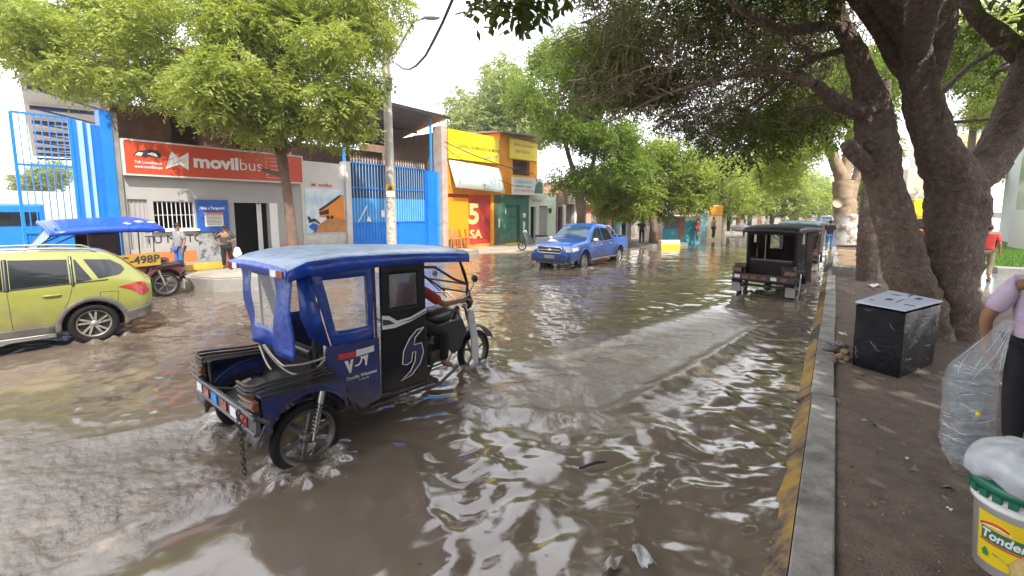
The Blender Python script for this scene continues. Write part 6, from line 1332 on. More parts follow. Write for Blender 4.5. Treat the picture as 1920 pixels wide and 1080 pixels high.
m = MB(); m.box2((.1, -.04, 1.0), (L_ * .56, -.002, 1.75)); m.build('dark_window_band', mat('dusk_window', (.10, .12, .15), .4, var=.2), t); m = MB(); m.box2((L_ * .40, -.07, .3), (L_ * .56, -.04, 1.85)); m.build('gate', mat('rust_gate', (.40, .18, .10), .7, var=.2), t)
m = MB(); m.box2((-.1, -.3, 1.78), (L_ * .62, .0, 1.88)); m.build('roof_edge', MW['white_wall'], t)
t, L_, zt = far_box('yellow_house', 'pale yellow house with teal gate beside the far pole', 1308, 1352, 385, 450, 36, mat('cream_yellow', (.70, .60, .38), .8, var=.1))
m = MB(); m.box2((.15, -.05, .1), (L_ * .38, -.002, 2.1)); m.build('teal_gate', mat('grey_teal', (.20, .36, .38), .6, var=.1), t); m = MB(); m.box2((L_ * .45, -.05, 1.9), (L_, -.002, 2.6)); m.build('orange_board', MW['orange_wall'], t)
for i, (u0, u1, v0, v1, D, mm, lab) in enumerate(((1352, 1392, 412, 446, 44, 'white_wall', 'white house past the far pole'), (1392, 1432, 405, 440, 60, 'grey_wall', 'grey house front far along the left side'), (1432, 1478, 402, 434, 75, 'white_wall', 'pale house above the maroon taxi'),
        (1470, 1530, 400, 428, 95, 'grey_wall', 'wide pale house at the street end'), (1522, 1575, 398, 424, 120, 'white_wall', 'last white house at the street end'), (1320, 1395, 300, 320, 70, 'grey_wall', 'grey flat roof showing above the far trees'))):
    t, L_, zt = far_box('far_house', lab, u0, u1, v0, v1, D, MW[mm])
    if i < 5:
        for k in range(2): m = MB(); x = L_ * (.2 + .45 * k); m.box2((x, -.03, .3), (x + L_ * .2, -.002, 1.9)); m.build('door', MW['brown_wall'] if k else MW['interior'], t)
# --- near right: raised soil bed
bd = [(.13, 18.3), (2.0, 18.3), (2.0, 26), (.13, 26)]
m = MB()
for a, b in (((.0, 18.15), (2.15, 18.33)), ((.0, 25.9), (2.15, 26.1)), ((.0, 18.34), (.16, 25.89)), ((2.0, 18.34), (2.15, 25.89))): m.box2((a[0], a[1], .0), (b[0], b[1], .44))
rb = tag(m.build('raised_bed', MW['concrete'], None, .015), 'low concrete edged soil bed between the kerb and the dark upright trunk', 'raised bed')
m = MB(); gx = np.linspace(.15, 2.0, 14); gy = np.linspace(18.32, 25.9, 40); m.grid([[Vector((x, y, .42 + .05 * math.sin(3 * x + 2 * y) + .04 * math.sin(7 * y - 4 * x))) for y in gy] for x in gx], True, True); m.build('bed_soil', mat('dry_soil', (.24, .16, .095), .9, var=.3, vs=4, bump=.5, bs=25), rb)
# --- black wrapped box
zt = .985; top = [onz(u, v, zt) for u, v in ((1605, 571), (1697, 588), (1765, 570), (1668, 550))]
ct = sum(top, Vector()) / 4; bx = thing('wrapped_box', 'big box wrapped in shiny black plastic at the foot of the huge tree', 'box', (ct.x, ct.y, .14))
N_ = 30; m = MB(); rb_ = np.random.default_rng(5)
def boxpt(s_, z):                                         # s_ 0..4 round the outline
    i = int(s_) % 4; p = top[i].lerp(top[(i + 1) % 4], s_ - int(s_)); q = Vector((p.x - ct.x, p.y - ct.y, 0)); k = 1 - .05 * (1 - z / .84) ; n_ = q.normalized()
    f = s_ - int(s_); wr = .005 * math.sin(5 * s_ + 6 * z) + .004 * math.sin(13 * s_ - 5 * z + 3 * math.sin(4 * z))
    return q * k + n_ * wr + Vector((0, 0, z))
P = [[boxpt(4 * i / 120, .84 * j / 44) for i in range(121)] for j in range(45)]; m.grid(P, True)
def wrap_mat():
    mt = mat('black_wrap', (.006, .006, .009), .24, var=0, spec=.4, bump=0); t = mt.node_tree; p = t.nodes['Principled BSDF']; N = t.nodes.new; L = t.links.new
    v = N('ShaderNodeTexNoise'); v.inputs['Scale'].default_value = 3.2; v.inputs['Detail'].default_value = 7; v.inputs['Roughness'].default_value = .62; v.inputs['Distortion'].default_value = 1.0; tcn = N('ShaderNodeTexCoord'); L(tcn.outputs['Object'], v.inputs['Vector'])
    sb = N('ShaderNodeMath'); sb.operation = 'SUBTRACT'; sb.inputs[1].default_value = .5; L(v.outputs['Fac'], sb.inputs[0]); ab = N('ShaderNodeMath'); ab.operation = 'ABSOLUTE'; L(sb.outputs[0], ab.inputs[0]); b = N('ShaderNodeBump'); b.inputs['Strength'].default_value = .5; b.inputs['Distance'].default_value = .05; L(ab.outputs[0], b.inputs['Height']); L(b.outputs['Normal'], p.inputs['Normal']); return mt
wr_ = m
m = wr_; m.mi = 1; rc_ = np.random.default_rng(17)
for _ in range(15):  # thin pale tubes: highlights along the creases, put in as colour
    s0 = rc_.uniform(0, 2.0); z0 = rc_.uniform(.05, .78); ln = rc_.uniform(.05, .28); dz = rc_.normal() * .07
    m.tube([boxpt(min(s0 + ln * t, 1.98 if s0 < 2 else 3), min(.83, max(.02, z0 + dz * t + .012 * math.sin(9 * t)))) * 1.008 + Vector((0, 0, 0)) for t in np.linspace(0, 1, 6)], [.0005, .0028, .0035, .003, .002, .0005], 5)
m.build('black_wrapping', [wrap_mat(), mat('painted_crease_shine', (.26, .27, .30), .2, var=.3, spec=1.0)], bx)
m = MB(); lidp = [Vector((p.x - ct.x, p.y - ct.y, .845)) for p in top]; m.raw([q * 1.03 for q in lidp] + [q * 1.03 + Vector((0, 0, .022)) for q in lidp], [(3, 2, 1, 0), (4, 5, 6, 7), (0, 1, 5, 4), (1, 2, 6, 5), (2, 3, 7, 6), (3, 0, 4, 7)])
ld = m.build('paper_lid', mat('bluish_card', (.62, .66, .78), .55, var=.12, vs=5), bx, .006)
e1 = (lidp[1] - lidp[0]) ; e2 = (lidp[3] - lidp[0]); lp = lambda a, b: lidp[0] * 1.03 + e1 * a * 1.03 + e2 * b * 1.03 + Vector((0, 0, .0235))
m = MB()
for a, b, w, h_ in ((.35, .35, .13, .10), (.75, .65, .12, .12), (.55, .75, .05, .25), (.80, .25, .2, .04), (.6, .3, .03, .22), (.25, .7, .18, .04), (.15, .2, .05, .05)):
    c4 = [lp(a, b), lp(a + w, b), lp(a + w, b + h_), lp(a, b + h_)]; m.raw(c4 + [q + Vector((0, 0, .002)) for q in c4], [(4, 5, 6, 7), (0, 1, 5, 4), (1, 2, 6, 5), (2, 3, 7, 6), (3, 0, 4, 7)])
m.build('printed_marks', mat('faded_print', (.07, .10, .24), .6, var=.3, vs=20), ld)
# --- stones and litter
for i, (u, v, s, mm, lab) in enumerate(((1553, 650, .10, 'concrete', 'pale broken concrete lump resting on the kerb edge'), (1578, 646, .07, 'kerb_stone', 'grey stone behind the concrete lump'), (1584, 660, .06, 'ochre_stone', 'yellowish stone nearest the black box'), (1574, 668, .055, 'ochre_stone', 'ochre stone between the kerb and the black box'), (1590, 673, .05, 'brick', 'brown brick piece under the yellowish stone'), (1565, 676, .04, 'brick', 'small brown stone at the kerb edge'))):
    c = onz(u, v, .17 if u > 1562 else .2); r_ = np.random.default_rng(50 + i); m = MB(); m.ell((0, 0, 0), (s * 1.3, s, s * .7), 12, 8)
    m.v = [tuple(Vector(p) * (1 + .22 * math.sin(9 * p[0] / s + i) * math.sin(7 * p[1] / s + 2 * i) + r_.normal() * .05)) for p in m.v]; m.s = [False] * len(m.s)
    o = m.build('rubble_stone', MW[mm]); o.location = c; o.rotation_euler = (.3 * i, .2, i); tag(o, lab, 'stone', 'rubble beside the kerb')
def scrap(u, v, z, s, m_, lab, seed, name='litter_scrap'):
    r_ = np.random.default_rng(seed); c = onz(u, v, z); m = MB(); n_ = 7
    P = [[Vector((s * (i / n_ - .5) * (1 + .2 * r_.normal()), s * .6 * (j / n_ - .5), .015 + s * .16 * math.sin(.9 * i + seed) * math.cos(.8 * j + seed) + .003 * r_.normal())) for j in range(n_ + 1)] for i in range(n_ + 1)]
    m.grid(P); o = m.build(name, m_, None, solid=.003); o.location = c; o.rotation_euler = (0, 0, seed); tag(o, lab, 'litter', 'litter on soil and water')
for i, (u, v, s, lab) in enumerate(((1640, 536, .30, 'white plastic scrap by the dark upright trunk'), (1656, 522, .34, 'crumpled white bag between the two trunks'), (1780, 957, .035, 'small white pebble sized scrap on the bare soil'), (1620, 790, .03, 'tiny white scrap below the black box'), (1700, 862, .03, 'pale crumb of litter in the middle of the soil'), (1580, 627, .12, 'dry pale leaf near the rubble'))):
    scrap(u, v, .17, s, MW['paper'], lab, 60 + i)
for i, (u, v, s, mm, lab) in enumerate(((1148, 1058, .13, 'grey_wall', 'crumpled clear plastic cup floating in the foreground'), (1205, 1046, .16, 'clear_plastic', 'half sunk plastic bag floating beside the cup'))): scrap(u, v, .03, s, MW[mm], lab, 80 + i)
m = MB(); a = onz(1086, 878, .03); m.tube([a, a + Vector((.10, .12, .03)), a + Vector((.16, .2, .02))], [.012, .014, .008], 6); tag(m.build('floating_stick', MW['dark_steel']), 'short dark stick floating in the rippled water', 'stick')
for i, (u, v) in enumerate(((1605, 640), (1740, 655), (1765, 735), (1600, 625))):
    a = onz(u, v, .19); m = MB(); m.tube([a, a + Vector((.10 * math.cos(i), .1 * math.sin(i), .01)), a + Vector((.22 * math.cos(i + .2), .22 * math.sin(i + .2), .0))], [.004, .005, .003], 5); tag(m.build('dry_stalk', MW['concrete']), ['pale stalk left of the black box', 'stalk lying at the tree foot behind the box', 'thin pale stalk right of the black box base', 'short stalk near the kerb rubble'][i], 'stalk', 'dry stalks on the soil')
rs_ = np.random.default_rng(15); n_ = 5200; X_ = rs_.uniform(.14, 3.2, n_); Y_ = rs_.uniform(1.5, 17.5, n_) ** 1.0; s_ = rs_.uniform(.003, .011, n_) * (1 + 2.6 * (rs_.random(n_) < .07)); a_ = rs_.uniform(0, 6.28, n_); Z_ = .135 + waves(X_, Y_, 14, .4, 2.2, .035, 31) + waves(X_, Y_, 10, .12, .4, .03, 33)
c_ = np.stack([X_, Y_, Z_ + .004], 1); e1_ = np.stack([np.cos(a_), np.sin(a_), rs_.normal(size=n_) * .3], 1) * (s_ * rs_.uniform(1, 2.4, n_))[:, None]; e2_ = np.stack([-np.sin(a_), np.cos(a_), rs_.normal(size=n_) * .3], 1) * s_[:, None]; up_ = np.array([0, 0, 1.]) * s_[:, None] * .7
V = np.stack([c_ - e1_, c_ - e2_, c_ + e1_, c_ + e2_, c_ + up_], 1).reshape(-1, 3); b_ = np.arange(n_)[:, None] * 5
Q = np.concatenate([b_ + np.array([[i, (i + 1) % 4, 4]]) for i in range(4)], 0); lt_ = link('ground_litter', np_mesh('ground_litter', V, Q), leaf_mat('litter_bits', (.05, .035, .025), (.34, .27, .20), 0)); tag(lt_, 'scattered grit, dry leaf bits and crumbs over the bare soil', 'ground litter', kind='stuff')
rs_ = np.random.default_rng(25); n_ = 420; X_ = -.35 - rs_.random(n_) ** 1.3 * 9; Y_ = rs_.uniform(1.5, 16, n_); Z_ = water_height(X_, Y_)[0] + .006; a_ = rs_.uniform(0, 6.28, n_); s_ = rs_.uniform(.006, .02, n_)
c_ = np.stack([X_, Y_, Z_], 1); e1_ = np.stack([np.cos(a_), np.sin(a_), rs_.normal(size=n_) * .15], 1) * (s_ * 1.8)[:, None]; e2_ = np.stack([-np.sin(a_), np.cos(a_), rs_.normal(size=n_) * .2], 1) * s_[:, None] * .6
fl_ = link('floating_leaves', np_mesh('floating_leaves', np.stack([c_ - e1_, c_ - e2_, c_ + e1_, c_ + e2_], 1).reshape(-1, 3), np.arange(n_ * 4).reshape(-1, 4)), leaf_mat('wet_leaf_bits', (.06, .04, .02), (.30, .25, .12), 0)); tag(fl_, 'small leaf bits and scum drifting on the flood water', 'floating leaves', kind='stuff')
# --- bucket with label, lid rim and white bag
bc = onz(1905, 1070, .14); bk = thing('paint_bucket', 'white plastic bucket with yellow label at the lower right corner', 'bucket', bc); bk.scale = (1.36, 1.36, 1.36)
H_ = .40; rad = lambda z: .135 + .024 * z / H_
m = MB(); m.lathe([(0, .0), (rad(0), 0), (rad(.3), .30), (rad(.30) + .012, .302), (rad(.3) + .012, .315), (rad(.33), .317), (rad(.34) + .011, .335), (rad(.34) + .011, .348), (rad(.36), .35), (rad(.40), .385), (.13, .385)], (0, 0, 0), 'z', 64); m.build('pail', mat('white_plastic', (.72, .72, .70), .35, var=.05, vs=6), bk)
m = MB(); m.lathe([(rad(.38) + .004, .368), (rad(.4) + .016, .368), (rad(.4) + .016, .402), (rad(.4) + .006, .408), (0, .408)], (0, 0, 0), 'z', 64)
for k in range(22): a = 2 * math.pi * k / 22; m.box((math.cos(a) * (rad(.4) + .013), math.sin(a) * (rad(.4) + .013), .357), (.012, .03, .03), Matrix.Rotation(a, 3, 'Z'))
m.build('green_lid', mat('green_plastic', (.02, .16, .09), .35, var=.1), bk)
ac = math.atan2(-bc.y, -bc.x)                             # towards the camera
def bend(pts, h0, off): return [(math.cos(ac + x / .15) * (rad(z) + off), math.sin(ac + x / .15) * (rad(z) + off), z) for x, z in pts]
def bent_patch(x0, x1, z0, z1, off, m_, nm, par, arc=0, wav=0):
    m = MB(); n_ = 24; m.grid([[Vector(bend([(x0 + (x1 - x0) * i / n_, z + arc * (1 - (2 * i / n_ - 1) ** 2))], 0, off)[0]) for z in (z0, (z0 + z1) / 2, z1)] for i in range(n_ + 1)], True); return m.build(nm, m_, par)
def bent_words(s, h_, x, z, off, m_, nm, par, **k):
    me = words(s, h_, **k); co = np.empty(len(me.vertices) * 3, np.float32); me.vertices.foreach_get('co', co); co = co.reshape(-1, 3); out_ = np.array([bend([(x + c[0], z + c[1])], 0, off + c[2])[0] for c in co], np.float32)
    me.vertices.foreach_set('co', out_.ravel()); me.update(); return link(nm, me, m_, par)
lb = bent_patch(-.145, .30, .045, .270, .0015, mat('label_yellow', (.80, .60, .02), .4, var=.06), 'label', bk)
bent_patch(-.125, .30, .148, .205, .003, mat('label_green', (.05, .17, .10), .4, var=.1), 'label_band', lb); bent_patch(-.13, .30, .138, .146, .003, MW['orange_sign'], 'orange_rule', lb)
bent_words('Tondero', .038, -.036, .178, .005, MW['white_ink'], 'lettering', lb, bold=.04, shear=.18, thick=.002, wide=.88)
def bent_shape(poly, off, m_, nm): m = MB(); m.raw([Vector(p) for p in bend(poly, 0, off)], [tuple(range(len(poly)))]); m.build(nm, m_, lb)
bent_shape([(-.02, .075), (.035, .072), (.05, .085), (.04, .09), (-.03, .092), (-.075, .105), (-.078, .10), (-.03, .085)], .004, mat('pan_green', (.10, .22, .12), .4), 'pan_picture'); bent_shape([(-.012, .09), (.035, .09), (.03, .108), (.022, .10), (.014, .122), (.006, .105), (-.004, .115), (-.010, .10)], .005, MW['orange_sign'], 'flame_picture')
bent_shape([(-.115, .075), (-.095, .075), (-.09, .095), (-.105, .115), (-.12, .095)], .004, mat('leaf_green', (.05, .25, .08), .5), 'leaf_mark'); bent_shape([(.07, .055), (.10, .055), (.105, .075), (.085, .085), (.068, .075)], .004, mat('leaf_green2', (.10, .20, .05), .5), 'seal_mark')
m = MB(); m.tube([Vector(p) for p in bend([(-.13 + .1 * i / 10, .212 + .022 * math.sin(math.pi * i / 12)) for i in range(11)], 0, .003)], .005, 6); m.build('red_arc', MW['red_ink'], lb)
m = MB(); m.tube([Vector(p) for p in bend([(-.122 + .1 * i / 10, .208 + .014 * math.sin(math.pi * i / 12)) for i in range(11)], 0, .003)], .003, 6); m.build('white_arc', MW['white_ink'], lb)
m = MB(); m.tube([(math.cos(a) * .172, math.sin(a) * .172, .33 - .05 * math.sin(a - ac) ** 2) for a in np.linspace(ac + .9, ac + 3.6, 16)], .004, 6); m.build('handle', MW['white_paint'], bk)
wb = thing('plastic_bag', 'white translucent bag puffed up on top of the bucket', 'bag', bc + Vector((0, 0, .555))); wb.scale = (1.25, 1.25, 1.25)
m = MB(); m.ell((0, 0, 0), (1, 1, 1), 64, 40); rr_ = np.random.default_rng(3)
def bagv(p):
    a = math.atan2(p[1], p[0]); f = 1 + .05 * math.sin(3 * a + 2 * p[2]) + .018 * math.sin(9 * a - 4 * p[2]) + .012 * math.sin(11 * p[0] + 9 * p[1] + 4 * p[2]) + .010 * math.sin(23 * a)
    z = p[2] * (.135 if p[2] > 0 else .06); return (p[0] * .205 * f, p[1] * .205 * f, .045 + z * f - (.035 * abs(math.sin(2.5 * a)) if p[2] < -.1 else 0))
m.v = [bagv(p) for p in m.v]; m.build('bag_film', mat('white_film', (.66, .69, .73), .3, var=.1, vs=5, bump=.7, bs=10, bd=.03, alpha=.8), wb)
m = MB(); m.ell((.0, .02, .06), (.13, .13, .07), 20, 12); m.build('contents', MW['paper'], wb)
sk_ = thing('woven_sack', 'corner of a straw coloured sack beside the bucket', 'sack', onz(1935, 1092, .14) + Vector((.0, -.12, 0))); m = MB(); m.ell((0, 0, .1), (.12, .12, .13), 24, 16); m.v = [(x * (1 + .06 * math.sin(20 * z + 9 * x)), y, z) for x, y, z in m.v]; m.build('sack_body', mat('straw_weave', (.55, .42, .15), .8, var=.2, vs=40, bump=.5, bs=120), sk_)
# --- background on the right
gl = MB(); gl.raw([(4.8, 22.5, .2), (16, 22.5, .2), (16, 60, .35), (6.5, 60, .35), (4.8, 30, .25)], [(0, 1, 2, 3, 4)]); 
lw = gl.build('lawn', mat('lawn_green', (.06, .14, .02), .9, var=.4, vs=3, bump=.8, bs=40)); tag(lw, 'bright green lawn in front of the white building', 'lawn', kind='stuff')
rg = np.random.default_rng(8); n_ = 9000; bxs = np.stack([rg.uniform(4.9, 10, n_), rg.uniform(22.6, 34, n_), np.full(n_, .22)], 1); h3 = np.stack([rg.normal(size=n_) * .03, rg.normal(size=n_) * .03, rg.uniform(.06, .16, n_)], 1); wv = nrm(rg.normal(size=(n_, 3)) * [1, 1, 0]) * .012
V = np.stack([bxs - wv, bxs + wv, bxs + wv * .3 + h3, bxs - wv * .3 + h3], 1).reshape(-1, 3); gb = link('grass_blades', np_mesh('grass_blades', V, np.arange(len(V)).reshape(-1, 4)), leaf_mat('grass_leaf', (.06, .16, .015), (.14, .28, .03)), lw)
m = MB(); m.box2((4.55, 21.9, 0), (9, 22.5, .34)); tag(m.build('lawn_wall', MW['concrete'], None, .02), 'low grey wall in front of the lawn', 'low wall')
wbld = thing('white_building', 'white walled building with tall greenish glass at the right edge', 'building', (8.9, 33.5, 0))
m = MB(); m.box2((0, 0, 0), (12, 10, 7.2)); m.build('wall', mat('cool_white', (.70, .74, .80), .7, var=.06, vs=.5), wbld)
m = MB(); m.box2((-.9, -.05, 2.3), (-.02, 3, 6.0)); m.build('glass_corner', mat('green_glass', (.28, .40, .33), .12, var=.3, vs=2, spec=.8), wbld)
m = MB(); m.box2((.5, -.06, .3), (1.7, -.002, 2.3)); m.build('doorway', mat('slate', (.06, .065, .08), .6, var=.1), wbld); m = MB(); m.box2((-1.0, -.15, 0), (.0, 3.2, 2.3)); m.build('base_wall', mat('cool_white2', (.62, .67, .74), .7, var=.06), wbld)
m = MB()
for k in range(8):
    for j in range(2): m.box((.3 + .35 * k, -.03, 5.0 + .3 * j), (.07, .05, .16))
m.build('vent_openings', MW['concrete'], wbld)
t, L_, zt = far_box('beige_house', 'beige two storey house with balcony between the trunks', 1690, 1850, 318, 455, 38, mat('beige_wall', (.62, .54, .44), .8, var=.08)); m = MB(); m.box2((2.6, -.06, 2.6), (4.6, -.002, 3.9)); m.build('window_band', mat('grey_window', (.25, .26, .27), .4, var=.3, vs=3), t); m = MB(); m.box2((0, -.7, 2.2), (L_, -.06, 2.5)); m.build('balcony', MW['white_wall'], t)
t, L_, zt = far_box('grey_house', 'pale house with flat roof seen through the fork of the huge tree', 1790, 1850, 235, 330, 50, MW['white_wall']); m = MB(); m.box2((-.3, -.4, zt - 2.6), (L_ * .6, -.01, zt - 1.2)); m.build('tan_band', mat('tan_band', (.55, .38, .2), .7, var=.1), t); m = MB(); m.box2((L_ * .55, -.3, zt - 1.6), (L_ + 1, -.02, zt + .4)); m.build('grey_cladding_sheet', MW['grey_sheet'], t)
yb_ = thing('yellow_van', 'yellow and orange van roof glimpsed between the two stems', 'van', at(1728, 470, 24) * 1.0, R(8)); yb_.location.z = .1
m = MB(); m.box((0, 0, 1.25), (1.9, 4.0, 1.6)); m.build('van_body', MW['orange_wall'], yb_, .15); m = MB(); m.box((0, 0, 2.35), (1.9, 3.6, .75)); m.build('roof_load', MW['yellow_sign'], yb_, .05); m = MB(); m.box((.1, -1.85, 2.35), (.7, .05, .7)); m.build('white_board', MW['white_paint'], yb_); m = MB(); m.box((0, -2.01, 1.5), (1.6, .02, .5)); m.build('windscreen', MW['glass_dark'], yb_)
m = MB()
for sx in (-.8, .8):
    for sy in (-1.3, 1.3): m.lathe([(0, -.1), (.32, -.1), (.32, .1), (0, .1)], (sx, sy, .32), 'x', 16)
m.build('wheels', MW['rubber'], yb_)
# blue bag between trunks, far vehicles, scooter
m = MB(); m.ell((0, 0, .25), (.16, .14, .25), 14, 10); o = m.build('blue_sack', MW['blue_ink']); o.location = onz(1655, 500, .42); tag(o, 'small blue sack standing on the soil bed between the trunks', 'sack')
fc = make_crossover('small blue grey car parked far off before the white house', at(1368, 436, 46).xy.to_3d(), R(-60), car_paint('slate_blue', (.10, .14, .22)), 'cars far along the street'); fc.name = 'far_car'
fc2 = copy_tree(fc); fc2.location = at(1548, 424, 60).xy.to_3d(); fc2.rotation_euler = (0, 0, R(92)); fc2['label'] = 'dark car parked along the kerb beyond the teal roofed taxi'
sc_ = thing('motor_scooter', 'grey scooter parked nose up against the green shop pavement', 'scooter', onz(1000, 470, .1), R(200))
for x in (-.6, .62): wheel(sc_, (x, 0, .24), .24, .10, 5)
m = MB(); m.tube([(.62, 0, .24), (.48, 0, .75), (.42, 0, 1.02)], .035); m.tube([(.42, -.32, 1.05), (.42, .32, 1.05)], .02); m.build('handlebar_stem', MW['dark_steel'], sc_)
m = MB(); m.prism([(.5, .95), (.42, .98), (.30, .35), (-.2, .28), (-.25, .38), (-.85, .62), (-.8, .78), (-.2, .72), (-.1, .42), (.25, .42)], (0, -.17, 0), X1, Z1, -.34); m.build('scooter_body', mat('scooter_grey', (.13, .13, .14), .35, var=.1, coat=.5), sc_, .05)
m = MB(); m.box((-.45, 0, .80), (.7, .28, .10)); m.build('seat', MW['rubber'], sc_, .04); m = MB(); m.ell((.47, 0, 1.0), (.10, .12, .11)); m.build('headlamp', MW['clear_lamp'], sc_); m = MB(); m.grid([[Vector((.62 + .29 * math.cos(a), y, .24 + .29 * math.sin(a))) for y in (-.07, 0, .07)] for a in np.linspace(.3, 2.6, 9)]); m.build('front_fender', MW['dark_steel'], sc_, solid=.01)
for s in (-1, 1): m = MB(); m.tube([(.42, s * .25, 1.05), (.44, s * .3, 1.25)], .008); m.ell((.44, s * .32, 1.28), (.015, .05, .04)); m.build('mirror', MW['rubber'], sc_)
# ------------------------------------------------------------------ people
den = cloth('blue_denim', (.06, .15, .36)); blk = cloth('black_cloth', (.014, .013, .016)); gry = cloth('charcoal_tee', (.07, .06, .065)); red = cloth('red_shirt', (.50, .05, .04)); pink = cloth('lilac_shirt', (.60, .47, .60)); kha = cloth('khaki', (.20, .15, .10)); lgr = cloth('light_grey_shirt', (.28, .27, .27))
person('woman in charcoal tee with hand on hip and bag standing by the office door', (-17.15, 7.02, .24), R(-22), 1.50, dict(elR=(-.05, -.42, 1.16), wrR=(.05, -.22, .98), haR=(.06, -.15, .97), elL=(.0, .30, 1.14), wrL=(.18, .16, 1.08), haL=(.22, .10, 1.09), knL=(.03, .13, .48), anL=(-.02, .17, .09), toL=(.12, .21, .03)), gry, blk, .5, 'cap', 1.22, MW['sole'])
hb_ = thing('shopping_bag', 'white carrier bag hanging at the waiting woman\'s side', 'bag', (-16.95, 7.28, .55)); m = MB(); m.ell((0, 0, .22), (.07, .14, .22), 16, 12); m.v = [(x * (1 + .2 * math.sin(18 * z)), y * (1 + .12 * math.sin(25 * z + 3)), z) for x, y, z in m.v]; m.build('bag', MW['paper'], hb_)
person('man in cap, grey shirt and blue jeans standing behind the bright blue canopy', (-16.6, 5.45, .24), R(-75), 1.62, None, lgr, den, .5, 'cap', 1.0, MW['sole'])
drv, _ = person('taxi rider in a red tee leaning to the handlebars behind the black door sheet', near_trike.location + Vector((math.sin(R(4.5)), math.cos(R(4.5)), 0)) * 1.64, R(85.5), 1.70,
    dict(hiL=(.06, .11, .93), hiR=(.06, -.11, .93), knL=(.44, .20, .76), knR=(.44, -.20, .76), anL=(.40, .20, .36), anR=(.40, -.20, .36), toL=(.56, .20, .30), toR=(.56, -.20, .30), che=(.06, 0, 1.29), nk=(.10, 0, 1.45), hd=(.13, 0, 1.56), top=(.13, 0, 1.65), shL=(.08, .19, 1.38), shR=(.08, -.19, 1.38), elL=(.32, .30, 1.20), elR=(.30, -.34, 1.18), wrL=(.56, .33, 1.20), wrR=(.57, -.36, 1.19), haL=(.64, .35, 1.19), haR=(.65, -.38, 1.185)), red, blk, .5, 'short', 1.0, MW['sole'])
person('man in red polo and khaki trousers walking away on the wet path', (3.79, 19.5, .13), R(75), 1.70, dict(knL=(.10, .1, .5), anL=(.08, .1, .1), knR=(-.02, -.1, .48), anR=(-.2, -.1, .14), elL=(.08, .24, 1.14), wrL=(.24, .2, 1.06), haL=(.3, .18, 1.06)), red, kha, .5, 'short', 1.08, MW['sole'])
p_ = at(1737, 450, 17.0); person('person in dark red top glimpsed between the two stems of the huge tree', (p_.x, p_.y, .13), R(-115), 1.62, None, cloth('dark_red_top', (.16, .03, .03)), blk, .5, 'short', 1.05, MW['sole'])
p_ = at(1962, 600, 3.75)
person('person in lilac shirt and dark trousers at the right edge gripping a clear bag', (p_.x, p_.y, .14), R(100), 1.84, dict(bel=(.03, 0, 1.10), che=(-.02, 0, 1.32), elL=(.03, .33, 1.10), wrL=(.05, .30, .86), haL=(.05, .27, .78), nk=(.06, 0, 1.47), hd=(.12, 0, 1.57), top=(.14, 0, 1.66)), pink, blk, .5, 'short', 1.18, MW['sole'])
cbg = thing('clear_bag', 'long clear plastic bag packed with cups hanging in front of the lilac shirt', 'bag', at(1815, 780, 3.35))
o0 = at(1815, 780, 3.35); cen = [(1893, 600, .03), (1872, 630, .06), (1845, 665, .105), (1826, 690, .135), (1818, 720, .145), (1815, 780, .148), (1812, 830, .145), (1808, 855, .12), (1800, 876, .05)]
def bagloft(mb, k, amp, n=36):
    P = []; cs = [at(u, v, 3.35) - o0 for u, v, r in cen]; rs = [r for u, v, r in cen]; m_ = 40
    for j in range(m_ + 1):
        t = j / m_ * (len(cs) - 1); i = min(int(t), len(cs) - 2); c = cs[i].lerp(cs[i + 1], t - i); r = (rs[i] + (rs[i + 1] - rs[i]) * (t - i)) * k
        P.append([c + Vector((math.cos(a) * r, math.sin(a) * r, 0)) * (1 + amp * math.sin(6 * a + 1.3 * j) + amp * .8 * math.sin(11 * a - .9 * j) + amp * math.sin(1.9 * j)) for a in np.linspace(0, 2 * math.pi, n + 1)])
    return mb.grid(P, True)
film = bagloft(MB(), 1, .03)
m = MB(); rr_ = np.random.default_rng(9)
for j in range(11):
    z = .33 - .062 * j; c = (at(1815, 780 - z * 220, 3.35) - o0); c.z = z
    for i in range(7):
        q = c + Vector((rr_.uniform(-.08, .08), rr_.uniform(-.08, .08), rr_.uniform(-.012, .012))); d = nrm(np.array([.8 + .1 * rr_.normal(), .6, .1 * rr_.normal()])); d = Vector(d)
        m.tube([q - d * .06, q - d * .05, q + d * .05, q + d * .06], [.020, .026, .030, .030], 12, True, False)
m.build('packed_cups', mat('cup_plastic', (.50, .55, .58), .1, var=.1, alpha=.42, spec=.9), cbg)
m = film; m.mi = 1; cs_ = [at(u, v, 3.35) - o0 for u, v, r in cen]; rs2 = [r for u, v, r in cen]; ca_ = math.atan2(-o0.y, -o0.x)
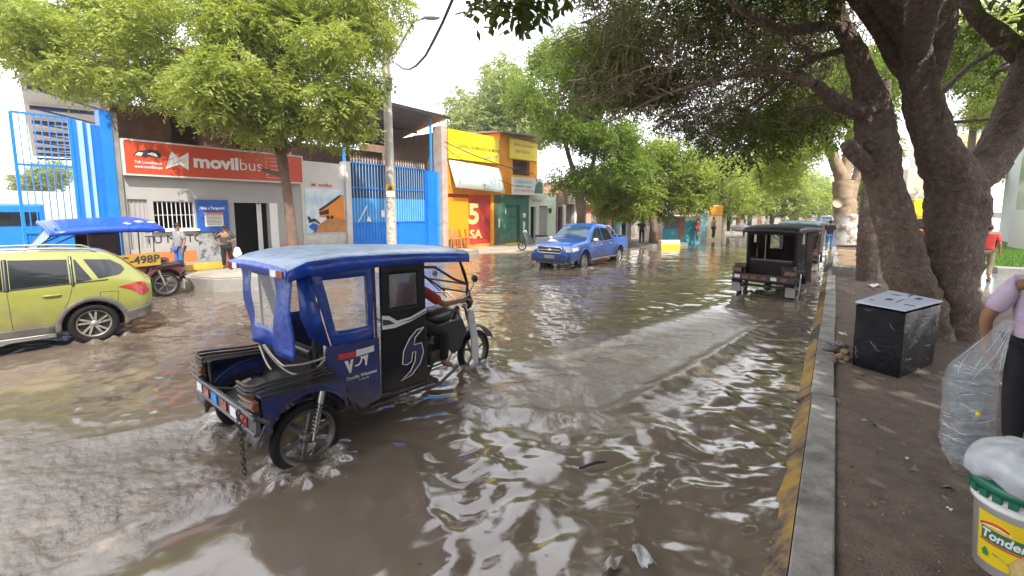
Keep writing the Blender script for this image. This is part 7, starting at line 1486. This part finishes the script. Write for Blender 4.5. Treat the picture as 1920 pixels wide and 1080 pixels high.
for _ in range(46):  # whitish strands over the film, painted glints on its folds
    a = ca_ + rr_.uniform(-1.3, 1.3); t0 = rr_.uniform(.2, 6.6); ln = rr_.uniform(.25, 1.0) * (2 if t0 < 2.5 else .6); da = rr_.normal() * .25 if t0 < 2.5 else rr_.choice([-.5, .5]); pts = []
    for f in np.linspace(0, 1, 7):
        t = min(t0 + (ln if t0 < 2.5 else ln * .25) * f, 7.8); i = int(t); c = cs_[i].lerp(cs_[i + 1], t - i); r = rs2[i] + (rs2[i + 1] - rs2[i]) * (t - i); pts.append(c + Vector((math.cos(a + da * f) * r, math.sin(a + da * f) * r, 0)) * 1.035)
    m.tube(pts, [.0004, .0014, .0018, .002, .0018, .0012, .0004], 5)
m.build('bag_film', [mat('clear_film', (.72, .77, .80), .15, var=0, alpha=.18, spec=1.0, bump=.6, bs=14), mat('painted_film_shine', (.85, .88, .92), .15, var=0, spec=1.0)], cbg)
m = MB(); q = at(1834, 777, 3.20) - o0; m.ell(q, (.016, .016, .016), 10, 8); m.build('yellow_cap', MW['yellow_sign'], cbg)
for i, (u, v, D, cs, ct_, lab) in enumerate(((1203, 450, 29.5, gry, blk, 'person in dark clothes on the pavement left of the island tree'), (1307, 447, 31.5, red, kha, 'person in red by the turquoise wall'), (1337, 446, 35, kha, blk, 'person in brown beside the teal gate'), (1556, 440, 24.0, blk, den, 'rider in dark clothes beside the teal roofed taxi'))):
    p_ = at(u, v, D); person(lab, (p_.x, p_.y, .1), R(-60 + 50 * i), 1.65, None, cs, ct_, .5, 'short', 1.0, None, None)

# ------------------------------------------------------------------ air
hz = MB(); hz.box2((-95, -30, -1.3), (45, 150, 27)); hzm = bpy.data.materials.new('thin_air'); hzm.use_nodes = True; ht = hzm.node_tree; ht.nodes.clear()
ho = ht.nodes.new('ShaderNodeOutputMaterial'); hv = ht.nodes.new('ShaderNodeVolumePrincipled'); hv.inputs['Color'].default_value = (.96, .97, 1, 1); hv.inputs['Density'].default_value = .0008
ht.links.new(hv.outputs[0], ho.inputs['Volume']); tag(hz.build('haze', hzm), 'thin pale haze filling the street', 'haze', kind='stuff')
